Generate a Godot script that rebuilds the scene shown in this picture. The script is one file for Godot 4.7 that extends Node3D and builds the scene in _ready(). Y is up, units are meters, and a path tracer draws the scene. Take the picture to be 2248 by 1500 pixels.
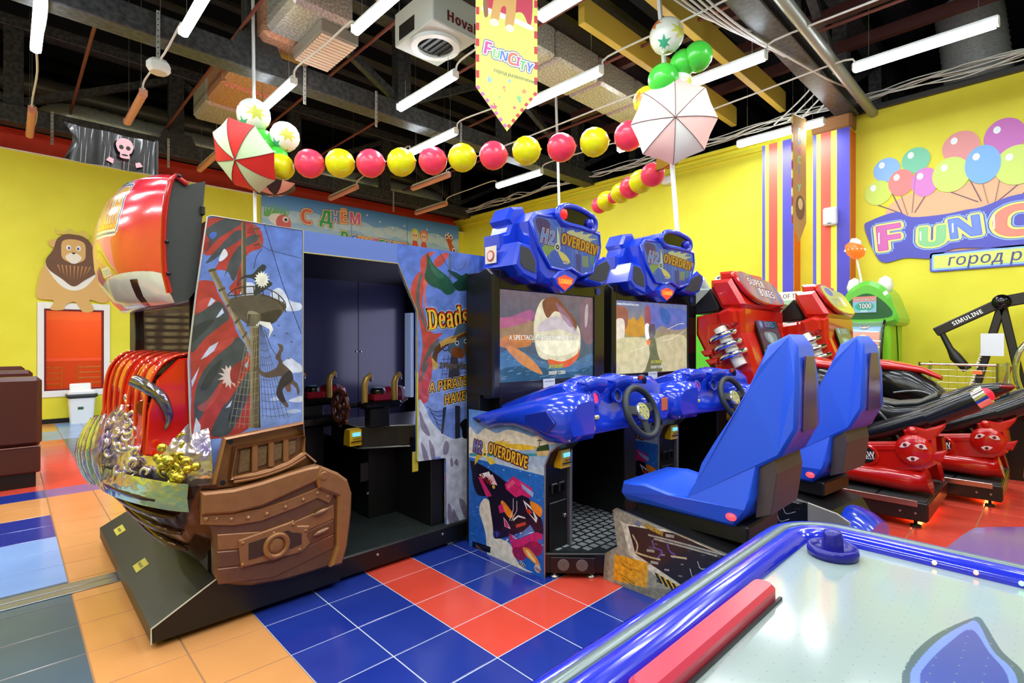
extends Node3D
# An amusement arcade: pirate booth, motor-boat racers, motorcycle racers, air hockey, party garland and an open black ceiling.
# World axes follow the hall: +X runs along the window wall, -Z towards it. Units are metres.

const TILE := 0.3
var M := {}
var taken := {}
var rng := RandomNumberGenerator.new()
var bold: Font
var plain_font: Font
var serif_font: Font

# ---------------------------------------------------------------- bookkeeping
func numbered(called: String) -> String:
	if not taken.has(called):
		taken[called] = 0
		return called
	taken[called] += 1
	return "%s_%03d" % [called, taken[called]]

func tag(o: Node, label: String, category: String, group := "", kind := "") -> Node:
	if label: o.set_meta("label", label)
	if category: o.set_meta("category", category)
	if group: o.set_meta("group", group)
	if kind: o.set_meta("kind", kind)
	return o

func thing(called: String, label: String, category: String, at := Vector3.ZERO, turn := 0.0, group := "") -> Node3D:
	var o := Node3D.new()
	o.name = numbered(called)
	add_child(o)
	o.position = at
	o.rotation.y = deg_to_rad(turn)
	tag(o, label, category, group)
	return o

func obj(called: String, st, m: Material, parent: Node = null) -> MeshInstance3D:
	var o := MeshInstance3D.new()
	if st is SurfaceTool:
		st.generate_normals()
		o.mesh = st.commit()
	else:
		o.mesh = st
	o.material_override = m
	if parent == null:
		o.name = numbered(called)
		add_child(o)
	else:
		o.name = called
		parent.add_child(o, true)
	return o

# a part whose shape is given in hall coordinates
func wpart(called: String, st, m: Material, parent: Node3D) -> MeshInstance3D:
	var o := obj(called, st, m, parent)
	o.transform = parent.transform.affine_inverse()
	return o

func struct(called: String, st, m: Material, parent: Node = null) -> MeshInstance3D:
	var o := obj(called, st, m, parent)
	if parent == null: o.set_meta("kind", "structure")
	return o

func single(called: String, label: String, category: String, st, m: Material, group := "") -> MeshInstance3D:
	var o := obj(called, st, m)
	tag(o, label, category, group)
	return o

func dup(o: Node3D, label := "", group := "") -> Node3D:
	var c: Node3D = o.duplicate()
	c.name = numbered(str(o.name).rstrip("0123456789").trim_suffix("_"))
	add_child(c)
	if label: c.set_meta("label", label)
	if group: c.set_meta("group", group)
	return c

# ---------------------------------------------------------------- materials
func mat(c: Color, rough := 0.5, metal := 0.0, coat := 0.0) -> StandardMaterial3D:
	var m := StandardMaterial3D.new()
	m.albedo_color = c
	m.roughness = rough
	m.metallic = metal
	if coat > 0.0:
		m.clearcoat_enabled = true
		m.clearcoat = coat
		m.clearcoat_roughness = 0.05
	return m

func rgb(r: int, g: int, b: int) -> Color:
	return Color(r / 255.0, g / 255.0, b / 255.0)

func emat(c: Color, energy: float, albedo := Color(0.9, 0.9, 0.9)) -> StandardMaterial3D:
	var m := mat(albedo, 0.4)
	m.emission_enabled = true
	m.emission = c
	m.emission_energy_multiplier = energy
	return m

func noise_tex(freq: float, c0: Color, c1: Color, size := 256, octaves := 4, sd := 1, as_normal := false, mid := -1.0) -> NoiseTexture2D:
	var n := FastNoiseLite.new()
	n.seed = sd
	n.frequency = freq
	n.fractal_octaves = octaves
	var t := NoiseTexture2D.new()
	t.width = size
	t.height = size
	t.seamless = true
	t.noise = n
	if as_normal:
		t.as_normal_map = true
		t.bump_strength = 4.0
	else:
		var g := Gradient.new()
		g.set_color(0, c0)
		g.set_color(1, c1)
		if mid > 0.0:
			g.set_offset(0, mid - 0.12)
			g.set_offset(1, mid + 0.12)
		t.color_ramp = g
	return t

func noisy(c0: Color, c1: Color, rough: float, metal: float, freq: float, scale: float, sd := 1) -> StandardMaterial3D:
	var m := mat(Color.WHITE, rough, metal)
	m.albedo_texture = noise_tex(freq, c0, c1, 256, 4, sd)
	m.uv1_triplanar = true
	m.uv1_world_triplanar = true
	m.uv1_scale = Vector3.ONE * scale
	return m

func art_mat(a, rough := 0.35, coat := 0.0) -> StandardMaterial3D:
	var m := mat(Color.WHITE, rough, 0.0, coat)
	m.albedo_texture = ImageTexture.create_from_image(a.im)
	m.texture_repeat = false
	return m

func glow_art(a, energy: float, rough := 0.12) -> StandardMaterial3D:
	var m := mat(Color(0.04, 0.04, 0.04), rough)
	m.emission_enabled = true
	m.emission = Color.WHITE
	m.emission_operator = BaseMaterial3D.EMISSION_OP_MULTIPLY
	m.emission_texture = ImageTexture.create_from_image(a.im)
	m.emission_energy_multiplier = energy
	m.texture_repeat = false
	return m

# ---------------------------------------------------------------- shapes
func nb() -> SurfaceTool:
	var st := SurfaceTool.new()
	st.begin(Mesh.PRIMITIVE_TRIANGLES)
	st.set_smooth_group(-1)
	return st

func V(x: float, y: float, z: float) -> Vector3:
	return Vector3(x, y, z)

func turn(rx: float, ry: float, rz: float, at := Vector3.ZERO) -> Transform3D:
	return Transform3D(Basis.from_euler(Vector3(deg_to_rad(rx), deg_to_rad(ry), deg_to_rad(rz))), at)

func tri(st: SurfaceTool, a: Vector3, b: Vector3, c: Vector3, ua := Vector2.ZERO, ub := Vector2.ZERO, uc := Vector2.ZERO) -> void:
	st.set_uv(ua); st.add_vertex(a)
	st.set_uv(ub); st.add_vertex(b)
	st.set_uv(uc); st.add_vertex(c)

# a, b, c, d run clockwise seen from the front: top left, top right, bottom right, bottom left
func quad(st: SurfaceTool, a: Vector3, b: Vector3, c: Vector3, d: Vector3) -> void:
	tri(st, a, b, c, Vector2(0, 0), Vector2(1, 0), Vector2(1, 1))
	tri(st, a, c, d, Vector2(0, 0), Vector2(1, 1), Vector2(0, 1))

func box(st: SurfaceTool, c: Vector3, s: Vector3, bev := 0.0, tf := Transform3D()) -> void:
	st.set_smooth_group(-1)
	var h := s * 0.5
	bev = minf(bev, minf(h.x, minf(h.y, h.z)) * 0.95)
	if bev <= 0.0:
		for ax in 3:
			for sg in [-1.0, 1.0]:
				var u := (ax + 1) % 3
				var v := (ax + 2) % 3
				var p := []
				for k in [[-1, -1], [-1, 1], [1, 1], [1, -1]]:
					var q := Vector3()
					q[ax] = h[ax] * sg
					q[u] = h[u] * k[0] * sg
					q[v] = h[v] * k[1]
					p.append(tf * (c + q))
				quad(st, p[0], p[1], p[2], p[3])
		return
	var at := func(sx: float, sy: float, sz: float, ax: int) -> Vector3:
		var q := Vector3(sx * (h.x - bev), sy * (h.y - bev), sz * (h.z - bev))
		q[ax] = [sx, sy, sz][ax] * h[ax]
		return tf * (c + q)
	for ax in 3:
		var u := (ax + 1) % 3
		var v := (ax + 2) % 3
		for sg in [-1.0, 1.0]:
			var p := []
			for k in [[-1, -1], [-1, 1], [1, 1], [1, -1]]:
				var q := [0.0, 0.0, 0.0]
				q[ax] = sg; q[u] = k[0] * sg; q[v] = k[1]
				p.append(at.call(q[0], q[1], q[2], ax))
			quad(st, p[0], p[1], p[2], p[3])
	for ax in 3:  # edges that run along ax
		var u := (ax + 1) % 3
		var v := (ax + 2) % 3
		for su in [-1.0, 1.0]:
			for sv in [-1.0, 1.0]:
				var q := [0.0, 0.0, 0.0]
				q[u] = su; q[v] = sv; q[ax] = -1.0
				var w := q.duplicate(); w[ax] = 1.0
				var p := [at.call(q[0], q[1], q[2], u), at.call(w[0], w[1], w[2], u), at.call(w[0], w[1], w[2], v), at.call(q[0], q[1], q[2], v)]
				if su * sv < 0: p.reverse()
				quad(st, p[0], p[1], p[2], p[3])
	for sx in [-1.0, 1.0]:
		for sy in [-1.0, 1.0]:
			for sz in [-1.0, 1.0]:
				var p := [at.call(sx, sy, sz, 0), at.call(sx, sy, sz, 1), at.call(sx, sy, sz, 2)]
				if sx * sy * sz > 0: p.reverse()
				tri(st, p[0], p[1], p[2])

# a box given by its low and high corners
func bx(st: SurfaceTool, lo: Vector3, hi: Vector3, bev := 0.0, tf := Transform3D()) -> void:
	box(st, (lo + hi) * 0.5, (hi - lo).abs(), bev, tf)

# rings of equal length joined by quads
func loft(st: SurfaceTool, rings: Array, closed := true, caps := true, smooth := true, tf := Transform3D()) -> void:
	st.set_smooth_group(1 if smooth else -1)
	var n: int = rings[0].size()
	for r in rings.size() - 1:
		var a: PackedVector3Array = rings[r]
		var b: PackedVector3Array = rings[r + 1]
		for i in (n if closed else n - 1):
			var j := (i + 1) % n
			var u0 := float(i) / (n if closed else n - 1)
			var u1 := float(i + 1) / (n if closed else n - 1)
			var v0 := float(r) / (rings.size() - 1)
			var v1 := float(r + 1) / (rings.size() - 1)
			tri(st, tf * a[i], tf * a[j], tf * b[j], Vector2(u0, v0), Vector2(u1, v0), Vector2(u1, v1))
			tri(st, tf * a[i], tf * b[j], tf * b[i], Vector2(u0, v0), Vector2(u1, v1), Vector2(u0, v1))
	st.set_smooth_group(-1)
	if caps and closed:
		for k in [0, rings.size() - 1]:
			var a: PackedVector3Array = rings[k]
			var nrm := Vector3()
			for i in n: nrm += a[i].cross(a[(i + 1) % n])
			var ax := nrm.abs().max_axis_index()
			var flat := PackedVector2Array()
			for p in a: flat.append(Vector2(p[(ax + 1) % 3], p[(ax + 2) % 3]))
			var idx := Geometry2D.triangulate_polygon(flat)
			for t in range(0, idx.size(), 3): tri(st, tf * a[idx[t]], tf * a[idx[t + 1]], tf * a[idx[t + 2]])

func tube(st: SurfaceTool, pts: Array, r, seg := 8, caps := true, loop := false) -> void:
	var rings := []
	var side := Vector3.ZERO
	for i in pts.size():
		var p: Vector3 = pts[i]
		var d: Vector3
		if loop: d = pts[(i + 1) % pts.size()] - pts[(i - 1 + pts.size()) % pts.size()]
		else: d = pts[mini(i + 1, pts.size() - 1)] - pts[maxi(i - 1, 0)]
		d = d.normalized()
		if side == Vector3.ZERO:
			side = d.cross(Vector3.UP if absf(d.y) < 0.9 else Vector3.RIGHT).normalized()
		side = (side - d * side.dot(d)).normalized()
		var up := side.cross(d)
		var ring := PackedVector3Array()
		var rad: float = r[i] if r is Array else r
		for k in seg:
			var a := TAU * k / seg
			ring.append(p + (side * cos(a) + up * sin(a)) * rad)
		rings.append(ring)
	if loop: rings.append(rings[0])
	loft(st, rings, true, caps and not loop)

func rod(st: SurfaceTool, a: Vector3, b: Vector3, r: float, seg := 8) -> void:
	tube(st, [a, b], r, seg)

# a beam of rectangular section from a to b; w across, h up
func bar(st: SurfaceTool, a: Vector3, b: Vector3, w: float, h: float, bev := 0.0) -> void:
	var d := b - a
	var z := d.normalized()
	var x := (Vector3.UP if absf(z.y) < 0.95 else Vector3.RIGHT).cross(z).normalized()
	var y := z.cross(x)
	box(st, Vector3.ZERO, Vector3(w, h, d.length()), bev, Transform3D(Basis(x, y, z), (a + b) * 0.5))

# profile of (radius, height) turned about y
func lathe(st: SurfaceTool, prof: Array, seg := 16, tf := Transform3D(), smooth := true) -> void:
	var rings := []
	for p in prof:
		var ring := PackedVector3Array()
		for k in seg:
			var a := TAU * k / seg
			ring.append(Vector3(cos(a) * p[0], p[1], sin(a) * p[0]))
		rings.append(ring)
	loft(st, rings, true, true, smooth, tf)

func disc(st: SurfaceTool, r: float, depth: float, tf: Transform3D, seg := 20, bev := 0.0) -> void:
	# lies in local xy, from z = 0 to z = depth
	var pts := PackedVector2Array()
	for k in seg: pts.append(Vector2(cos(TAU * k / seg), sin(TAU * k / seg)) * r)
	prism(st, pts, depth, tf, bev)

func ring_disc(st: SurfaceTool, r0: float, r1: float, depth: float, tf: Transform3D, seg := 24) -> void:
	var prof := [[r0, 0.0], [r0, depth], [r1, depth], [r1, 0.0], [r0, 0.0]]
	lathe(st, prof, seg, tf * turn(90, 0, 0), false)

# polygon in local xy pushed along local z from 0 to depth; the front face (z = depth) carries uv over its bounding box, y up
func prism(st: SurfaceTool, poly: PackedVector2Array, depth: float, tf := Transform3D(), bev := 0.0, smooth := false) -> void:
	var lo := poly[0]
	var hi := poly[0]
	for p in poly:
		lo = lo.min(p); hi = hi.max(p)
	if Geometry2D.is_polygon_clockwise(poly):
		poly = poly.duplicate(); poly.reverse()
	var n := poly.size()
	var inner := PackedVector2Array()
	for i in n:
		var d0 := (poly[i] - poly[(i - 1 + n) % n]).normalized()
		var d1 := (poly[(i + 1) % n] - poly[i]).normalized()
		var nrm := (Vector2(-d0.y, d0.x) + Vector2(-d1.y, d1.x))
		var k := nrm.length_squared()
		inner.append(poly[i] + (nrm * (2.0 / k) * bev if k > 0.3 else Vector2.ZERO))
	var rings := [[0.0, poly], [depth - bev, poly]]
	if bev > 0.0: rings.append([depth, inner])
	st.set_smooth_group(2 if smooth else -1)
	for r in rings.size() - 1:
		for i in n:
			var j := (i + 1) % n
			var a: Vector2 = rings[r][1][i]
			var b: Vector2 = rings[r][1][j]
			var c: Vector2 = rings[r + 1][1][j]
			var d: Vector2 = rings[r + 1][1][i]
			quad(st, tf * V(d.x, d.y, rings[r + 1][0]), tf * V(c.x, c.y, rings[r + 1][0]), tf * V(b.x, b.y, rings[r][0]), tf * V(a.x, a.y, rings[r][0]))
	st.set_smooth_group(-1)
	var size := hi - lo
	for fr in [[0.0, poly], [depth, inner if bev > 0.0 else poly]]:
		var q: PackedVector2Array = fr[1]
		var idx := Geometry2D.triangulate_polygon(q)
		for t in range(0, idx.size(), 3):
			var p := [q[idx[t]], q[idx[t + 1]], q[idx[t + 2]]]
			if (p[1] - p[0]).cross(p[2] - p[0]) > 0 == (fr[0] > 0.0): p.reverse()
			var uv := []
			for e in p: uv.append(Vector2((e.x - lo.x) / size.x, (hi.y - e.y) / size.y))
			tri(st, tf * V(p[0].x, p[0].y, fr[0]), tf * V(p[1].x, p[1].y, fr[0]), tf * V(p[2].x, p[2].y, fr[0]), uv[0], uv[1], uv[2])

func pv(a: Array) -> PackedVector2Array:
	var p := PackedVector2Array()
	for i in range(0, a.size(), 2): p.append(Vector2(a[i], a[i + 1]))
	return p

# smooth curve through points (flat array x, y, ...), closed or open
func smooth2(a: Array, closed := true, sub := 5) -> PackedVector2Array:
	var p := pv(a)
	var n := p.size()
	var out := PackedVector2Array()
	for i in (n if closed else n - 1):
		var p0 := p[(i - 1 + n) % n] if closed or i > 0 else p[i]
		var p1 := p[i]
		var p2 := p[(i + 1) % n]
		var p3 := p[(i + 2) % n] if closed or i + 2 < n else p2
		for k in sub:
			out.append(p1.cubic_interpolate(p2, p0, p3, float(k) / sub))
	if not closed: out.append(p[n - 1])
	return out

func curve3(a: Array, sub := 6) -> Array:
	var out := []
	var n := a.size()
	for i in n - 1:
		for k in sub:
			var p: Vector3 = a[i]
			out.append(p.cubic_interpolate(a[i + 1], a[maxi(i - 1, 0)], a[mini(i + 2, n - 1)], float(k) / sub))
	out.append(a[n - 1])
	return out

func rrect(w: float, h: float, r: float, seg := 4) -> PackedVector2Array:
	var out := PackedVector2Array()
	for c in [[1, 1, 0], [-1, 1, 90], [-1, -1, 180], [1, -1, 270]]:
		for k in seg + 1:
			var a := deg_to_rad(c[2] + 90.0 * k / seg)
			out.append(Vector2(c[0] * (w / 2 - r) + cos(a) * r, c[1] * (h / 2 - r) + sin(a) * r))
	return out

func text_mesh(s: String, size: float, depth := 0.002, f: Font = null) -> TextMesh:
	var t := TextMesh.new()
	t.text = s
	t.font = f if f else bold
	t.font_size = 48
	t.pixel_size = size / 48.0
	t.depth = depth
	t.curve_step = 2.0
	return t

func letters(called: String, s: String, size: float, m: Material, tf: Transform3D, parent: Node, depth := 0.002, f: Font = null) -> MeshInstance3D:
	var o := obj(called, text_mesh(s, size, depth, f), m, parent)
	o.transform = tf
	return o

# ---------------------------------------------------------------- flat print
class Art:
	var im: Image
	var w: int
	var h: int
	var k := 1.0   # image pixels per drawing unit
	var fnt: Font
	func _init(width: int, height: int, units_wide: float, c: Color, f: Font):
		w = width; h = height; k = width / units_wide; fnt = f
		im = Image.create_empty(w, h, false, Image.FORMAT_RGB8)
		im.fill(c)
	func span(y: int, x0: float, x1: float, c: Color, a: float) -> void:
		if y < 0 or y >= h: return
		var i0 := clampi(roundi(x0), 0, w)
		var i1 := clampi(roundi(x1), 0, w)
		if i1 <= i0: return
		if a >= 0.99: im.fill_rect(Rect2i(i0, y, i1 - i0, 1), c)
		else:
			for x in range(i0, i1): im.set_pixel(x, y, im.get_pixel(x, y).lerp(c, a))
	func fill_poly(p: PackedVector2Array, c: Color, a := 1.0) -> void:
		var y0 := 1e9
		var y1 := -1e9
		for q in p:
			y0 = minf(y0, q.y); y1 = maxf(y1, q.y)
		var n := p.size()
		for y in range(maxi(0, floori(y0)), mini(h - 1, ceili(y1)) + 1):
			var yc := y + 0.5
			var xs := []
			for i in n:
				var s := p[i]
				var e := p[(i + 1) % n]
				if (s.y <= yc) != (e.y <= yc):
					xs.append(s.x + (yc - s.y) / (e.y - s.y) * (e.x - s.x))
			xs.sort()
			for i in range(0, xs.size() - 1, 2): span(y, xs[i], xs[i + 1], c, a)
	func pts(f: Array) -> PackedVector2Array:
		var p := PackedVector2Array()
		for i in range(0, f.size() - 1, 2): p.append(Vector2(f[i], f[i + 1]) * k)
		return p
	func poly(f: Array, c: Color, a := 1.0) -> void:
		fill_poly(pts(f), c, a)
	func blob(f: Array, c: Color, a := 1.0) -> void:
		fill_poly(curve(pts(f), true), c, a)
	func curve(p: PackedVector2Array, closed: bool) -> PackedVector2Array:
		var n := p.size()
		var out := PackedVector2Array()
		for i in (n if closed else n - 1):
			var p0 := p[(i - 1 + n) % n] if closed or i > 0 else p[i]
			var p3 := p[(i + 2) % n] if closed or i + 2 < n else p[(i + 1) % n]
			for s in 6: out.append(p[i].cubic_interpolate(p[(i + 1) % n], p0, p3, s / 6.0))
		if not closed: out.append(p[n - 1])
		return out
	func rect(x: float, y: float, rw: float, rh: float, c: Color) -> void:
		im.fill_rect(Rect2i(roundi(x * k), roundi(y * k), maxi(1, roundi(rw * k)), maxi(1, roundi(rh * k))), c)
	func grad(y0: float, y1: float, c0: Color, c1: Color, x0 := 0.0, x1 := 1e9) -> void:
		for y in range(maxi(0, roundi(y0 * k)), mini(h, roundi(y1 * k))):
			span(y, x0 * k, x1 * k, c0.lerp(c1, (y / k - y0) / (y1 - y0)), 1.0)
	func ell(x: float, y: float, rx: float, ry: float, c: Color, a := 1.0, rot := 0.0) -> void:
		var p := PackedVector2Array()
		for i in 28: p.append((Vector2(x, y) + Vector2(cos(TAU * i / 28) * rx, sin(TAU * i / 28) * ry).rotated(rot)) * k)
		fill_poly(p, c, a)
	func stroke(p: PackedVector2Array, wd: float, c: Color, a := 1.0) -> void:
		for i in p.size() - 1:
			var d := p[i + 1] - p[i]
			if d.length() < 0.01: continue
			var nrm := Vector2(-d.y, d.x).normalized() * wd * 0.5
			var ex := d.normalized() * wd * 0.3
			fill_poly(PackedVector2Array([p[i] + nrm - ex, p[i + 1] + nrm + ex, p[i + 1] - nrm + ex, p[i] - nrm - ex]), c, a)
	func line(f: Array, wd: float, c: Color, a := 1.0) -> void:
		stroke(pts(f), maxf(1.0, wd * k), c, a)
	func arc(f: Array, wd: float, c: Color, closed := false, a := 1.0) -> void:
		stroke(curve(pts(f), closed), maxf(1.0, wd * k), c, a)
	func star(x: float, y: float, r: float, c: Color, n := 5, inner := 0.45, rot := 0.0) -> void:
		var p := PackedVector2Array()
		for i in n * 2:
			var a := PI * i / n - PI / 2 + rot
			p.append((Vector2(x, y) + Vector2(cos(a), sin(a)) * (r if i % 2 == 0 else r * inner)) * k)
		fill_poly(p, c)
	# text with its left end at x, baseline at y; size is the height of the em; layers are [spread, colour] from back to front
	func text(s: String, x: float, y: float, size: float, layers: Array, rot := 0.0, slant := 0.0, widen := 1.0, f: Font = null) -> void:
		var tm := TextMesh.new()
		tm.text = s
		tm.font = f if f else fnt
		tm.font_size = 48
		tm.pixel_size = 1.0 / 48.0
		tm.depth = 0.0
		tm.curve_step = 3.0
		tm.horizontal_alignment = HORIZONTAL_ALIGNMENT_LEFT
		tm.vertical_alignment = VERTICAL_ALIGNMENT_TOP
		var ar := tm.get_mesh_arrays()
		var vs: PackedVector3Array = ar[Mesh.ARRAY_VERTEX]
		var ids := PackedInt32Array()
		if ar[Mesh.ARRAY_INDEX] != null: ids = ar[Mesh.ARRAY_INDEX]
		if ids.is_empty(): ids = PackedInt32Array(range(vs.size()))
		var top := (f if f else fnt).get_ascent(48) / 48.0
		var q := PackedVector2Array()
		for v in vs:
			var p := Vector2(v.x * widen + (v.y + top) * slant, -(v.y + top)) * size
			q.append((p.rotated(rot) + Vector2(x, y)) * k)
		for l in layers:
			var sp: float = l[0] * k
			var offs := [Vector2.ZERO]
			if sp > 0.3:
				offs = []
				for i in 10: offs.append(Vector2(cos(TAU * i / 10), sin(TAU * i / 10)) * sp)
			var col: Color = l[1]
			var shift := Vector2(l[2], l[3]) * k if l.size() > 3 else Vector2.ZERO
			for o in offs:
				for t in range(0, ids.size(), 3):
					fill_tri(q[ids[t]] + o + shift, q[ids[t + 1]] + o + shift, q[ids[t + 2]] + o + shift, col)
	func fill_tri(a: Vector2, b: Vector2, c: Vector2, col: Color) -> void:
		var y0 := maxi(0, floori(minf(a.y, minf(b.y, c.y))))
		var y1 := mini(h - 1, ceili(maxf(a.y, maxf(b.y, c.y))))
		for y in range(y0, y1 + 1):
			var yc := y + 0.5
			var lo := 1e9
			var hi := -1e9
			for e in [[a, b], [b, c], [c, a]]:
				var s: Vector2 = e[0]
				var t: Vector2 = e[1]
				if (s.y <= yc) != (t.y <= yc):
					var x := s.x + (yc - s.y) / (t.y - s.y) * (t.x - s.x)
					lo = minf(lo, x); hi = maxf(hi, x)
			if hi > lo: span(y, lo - 0.3, hi + 0.3, col, 1.0)
	# uneven ink: lightens and darkens by noise
	func mottle(freq: float, amount: float, sd := 1, sx := 1.0) -> void:
		var n := FastNoiseLite.new()
		n.seed = sd; n.frequency = freq; n.fractal_octaves = 3
		for y in h:
			for x in w:
				var v := 1.0 + n.get_noise_2d(x * sx / k, y / k) * amount
				var c := im.get_pixel(x, y)
				im.set_pixel(x, y, Color(c.r * v, c.g * v, c.b * v))

# ---------------------------------------------------------------- the hall
func _ready() -> void:
	rng.seed = 11
	var f1 := SystemFont.new()
	f1.font_names = PackedStringArray(["Droid Sans"])
	f1.font_weight = 700
	bold = f1
	var f2 := SystemFont.new()
	f2.font_names = PackedStringArray(["Droid Sans"])
	plain_font = f2
	var f3 := SystemFont.new()
	f3.font_names = PackedStringArray(["Droid Serif"])
	f3.font_weight = 700
	serif_font = f3
	camera_and_light()
	make_materials()
	build_shell()
	build_floor()
	build_lamps()
	build_all()

func camera_and_light() -> void:
	var cam := Camera3D.new()
	cam.name = "camera"
	cam.position = V(0, 1.287, 0)
	cam.rotation = Vector3(0, deg_to_rad(-44.0), 0)
	cam.fov = 66.23
	cam.near = 0.02
	cam.far = 60.0
	add_child(cam)
	cam.current = true
	var we := WorldEnvironment.new()
	we.name = "surroundings"
	var e := Environment.new()
	e.background_mode = Environment.BG_COLOR
	e.background_color = Color(0.02, 0.02, 0.022)
	e.tonemap_mode = Environment.TONE_MAPPER_LINEAR
	e.tonemap_exposure = EXPOSURE
	e.sdfgi_enabled = true
	e.ssao_enabled = true
	e.ssil_enabled = true
	we.environment = e
	add_child(we)

const EXPOSURE := 1.15
const LAMP_ENERGY := 2.5
const TUBE_GLOW := 14.0

func make_materials() -> void:
	M.yellow = noisy(rgb(228, 222, 50), rgb(236, 231, 62), 0.55, 0.0, 0.012, 0.5, 3)
	M.red_wall = noisy(rgb(222, 54, 38), rgb(236, 66, 50), 0.6, 0.0, 0.012, 0.5, 4)
	M.black_paint = noisy(rgb(40, 41, 44), rgb(66, 68, 72), 0.6, 0.0, 0.05, 1.2, 5)
	M.beam = noisy(rgb(40, 41, 43), rgb(88, 90, 92), 0.42, 0.2, 0.03, 1.6, 6)
	M.white_trim = mat(rgb(238, 240, 240), 0.4)
	M.white_plastic = mat(rgb(232, 236, 238), 0.35)
	M.grout = mat(rgb(196, 204, 214), 0.7)
	M.black = mat(rgb(16, 16, 18), 0.4)
	M.black_gloss = mat(rgb(12, 12, 14), 0.15)
	M.dark_grey = mat(rgb(52, 54, 57), 0.5)
	M.steel = mat(rgb(190, 194, 198), 0.28, 0.9)
	M.chrome = mat(rgb(225, 228, 232), 0.08, 1.0)
	M.cable = mat(rgb(222, 224, 222), 0.5)
	M.galv = noisy(rgb(176, 180, 180), rgb(226, 228, 228), 0.3, 0.45, 0.04, 2.0, 8)

func build_shell() -> void:
	var st := nb()
	bx(st, V(-6, -0.16, -16), V(13, -0.0025, 7))
	var fl := struct("floor", st, M.grout)
	fl.set_meta("label", "hall floor under the coloured glazed tiles")
	var tan := mat(rgb(150, 112, 78), 0.7)
	for g in [[V(-6, -0.01, -16), V(0.84, -0.002, 7)], [V(0.84, -0.01, -16), V(13, -0.002, -3.6)], [V(3.9, -0.01, -3.6), V(13, -0.002, 7)]]:
		st = nb(); bx(st, g[0], g[1])
		obj("tan_grout", st, tan, fl)
	st = nb(); bx(st, V(-6.2, 6.3, -16.2), V(13.2, 6.5, 7.2))
	struct("ceiling", st, M.black_paint)
	for w in [["wall_north", V(-6.2, -0.16, -16.2), V(13.2, 6.3, -16)], ["wall_south", V(-6.2, -0.16, 7), V(13.2, 6.3, 7.2)], ["wall_west", V(-6.2, -0.16, -16), V(-6, 6.3, 7)], ["wall_outer_east", V(13, -0.16, -16), V(13.2, 6.3, 7)]]:
		st = nb(); bx(st, w[1], w[2])
		struct(w[0], st, M.yellow if w[0] == "wall_south" or w[0] == "wall_west" else M.black_paint)
	# window wall: a yellow partition with an opening, a red wall behind it
	st = nb()
	bx(st, V(-6, 0, -11.05), V(0.34, 4.18, -10.95))
	bx(st, V(1.25, 0, -11.05), V(8.785, 4.18, -10.95))
	bx(st, V(0.34, 0, -11.05), V(1.25, 0.41, -10.95))
	bx(st, V(0.34, 1.9, -11.05), V(1.25, 4.18, -10.95))
	struct("wall_window_side", st, M.yellow)
	st = nb()
	bx(st, V(-6, 4.18, -11.07), V(8.785, 4.2, -10.93))
	struct("trim_partition_cap", st, M.white_trim)
	st = nb()
	bx(st, V(-6, 0, -14.0), V(8.9, 4.7, -13.9))
	bx(st, V(-6, 2.3, -11.4), V(8.9, 4.62, -11.3))
	struct("wall_red", st, M.red_wall)
	# far wall on the right with the mural
	st = nb()
	bx(st, V(8.785, 0, -11.3), V(8.95, 4.53, 7))
	struct("wall_east", st, M.yellow)
	st = nb()
	bx(st, V(8.74, 4.36, -11.3), V(8.79, 4.42, -3.2), 0.008)
	bx(st, V(8.7, 4.49, -11.3), V(8.96, 4.55, -3.2), 0.008)
	struct("trim_wall_ledge", st, M.yellow)
	st = nb(); bx(st, V(8.72, 4.53, -1.9), V(9.0, 4.6, 7), 0.008)
	struct("trim_wall_cap", st, M.dark_grey)
	st = nb(); bx(st, V(-6, 0, -10.95), V(8.785, 0.07, -10.93), 0.004)
	struct("baseboard_window_side", st, M.black)

func tile_colour(x: float, z: float) -> int:
	# 0 blue, 1 red, 2 orange, 3 light blue, 4 slate, 5 mauve
	var i := floori((x - 0.84) / TILE + 0.001)
	var j := floori((z + 2.476) / TILE + 0.001)
	if z > -3.6:
		if x > 3.9: return 1 if not (x > 7.6 and x < 7.95) else 3
		if i >= 0:
			if (i == 2 and j <= 2) or (j == 2 and i >= 2): return 1
			return 0
		return 2 if i >= -2 else 4
	if x > 2.6: return [1, 2, 1, 3][(floori(-z / 1.2)) % 4]
	if x < 0.19:
		if z > -3.72: return 4
		if z > -4.64: return 3
		if z > -5.28: return 0
		if z > -5.9: return 2
		if z > -6.2: return 0
		return 1
	if z > -5.9: return 2
	if z > -6.2: return 5
	if z > -7.55: return 1
	if z > -9.1: return 4 if x > 0.5 else 1
	if z > -10.1 or x > 0.55: return 3
	return 2

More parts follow.
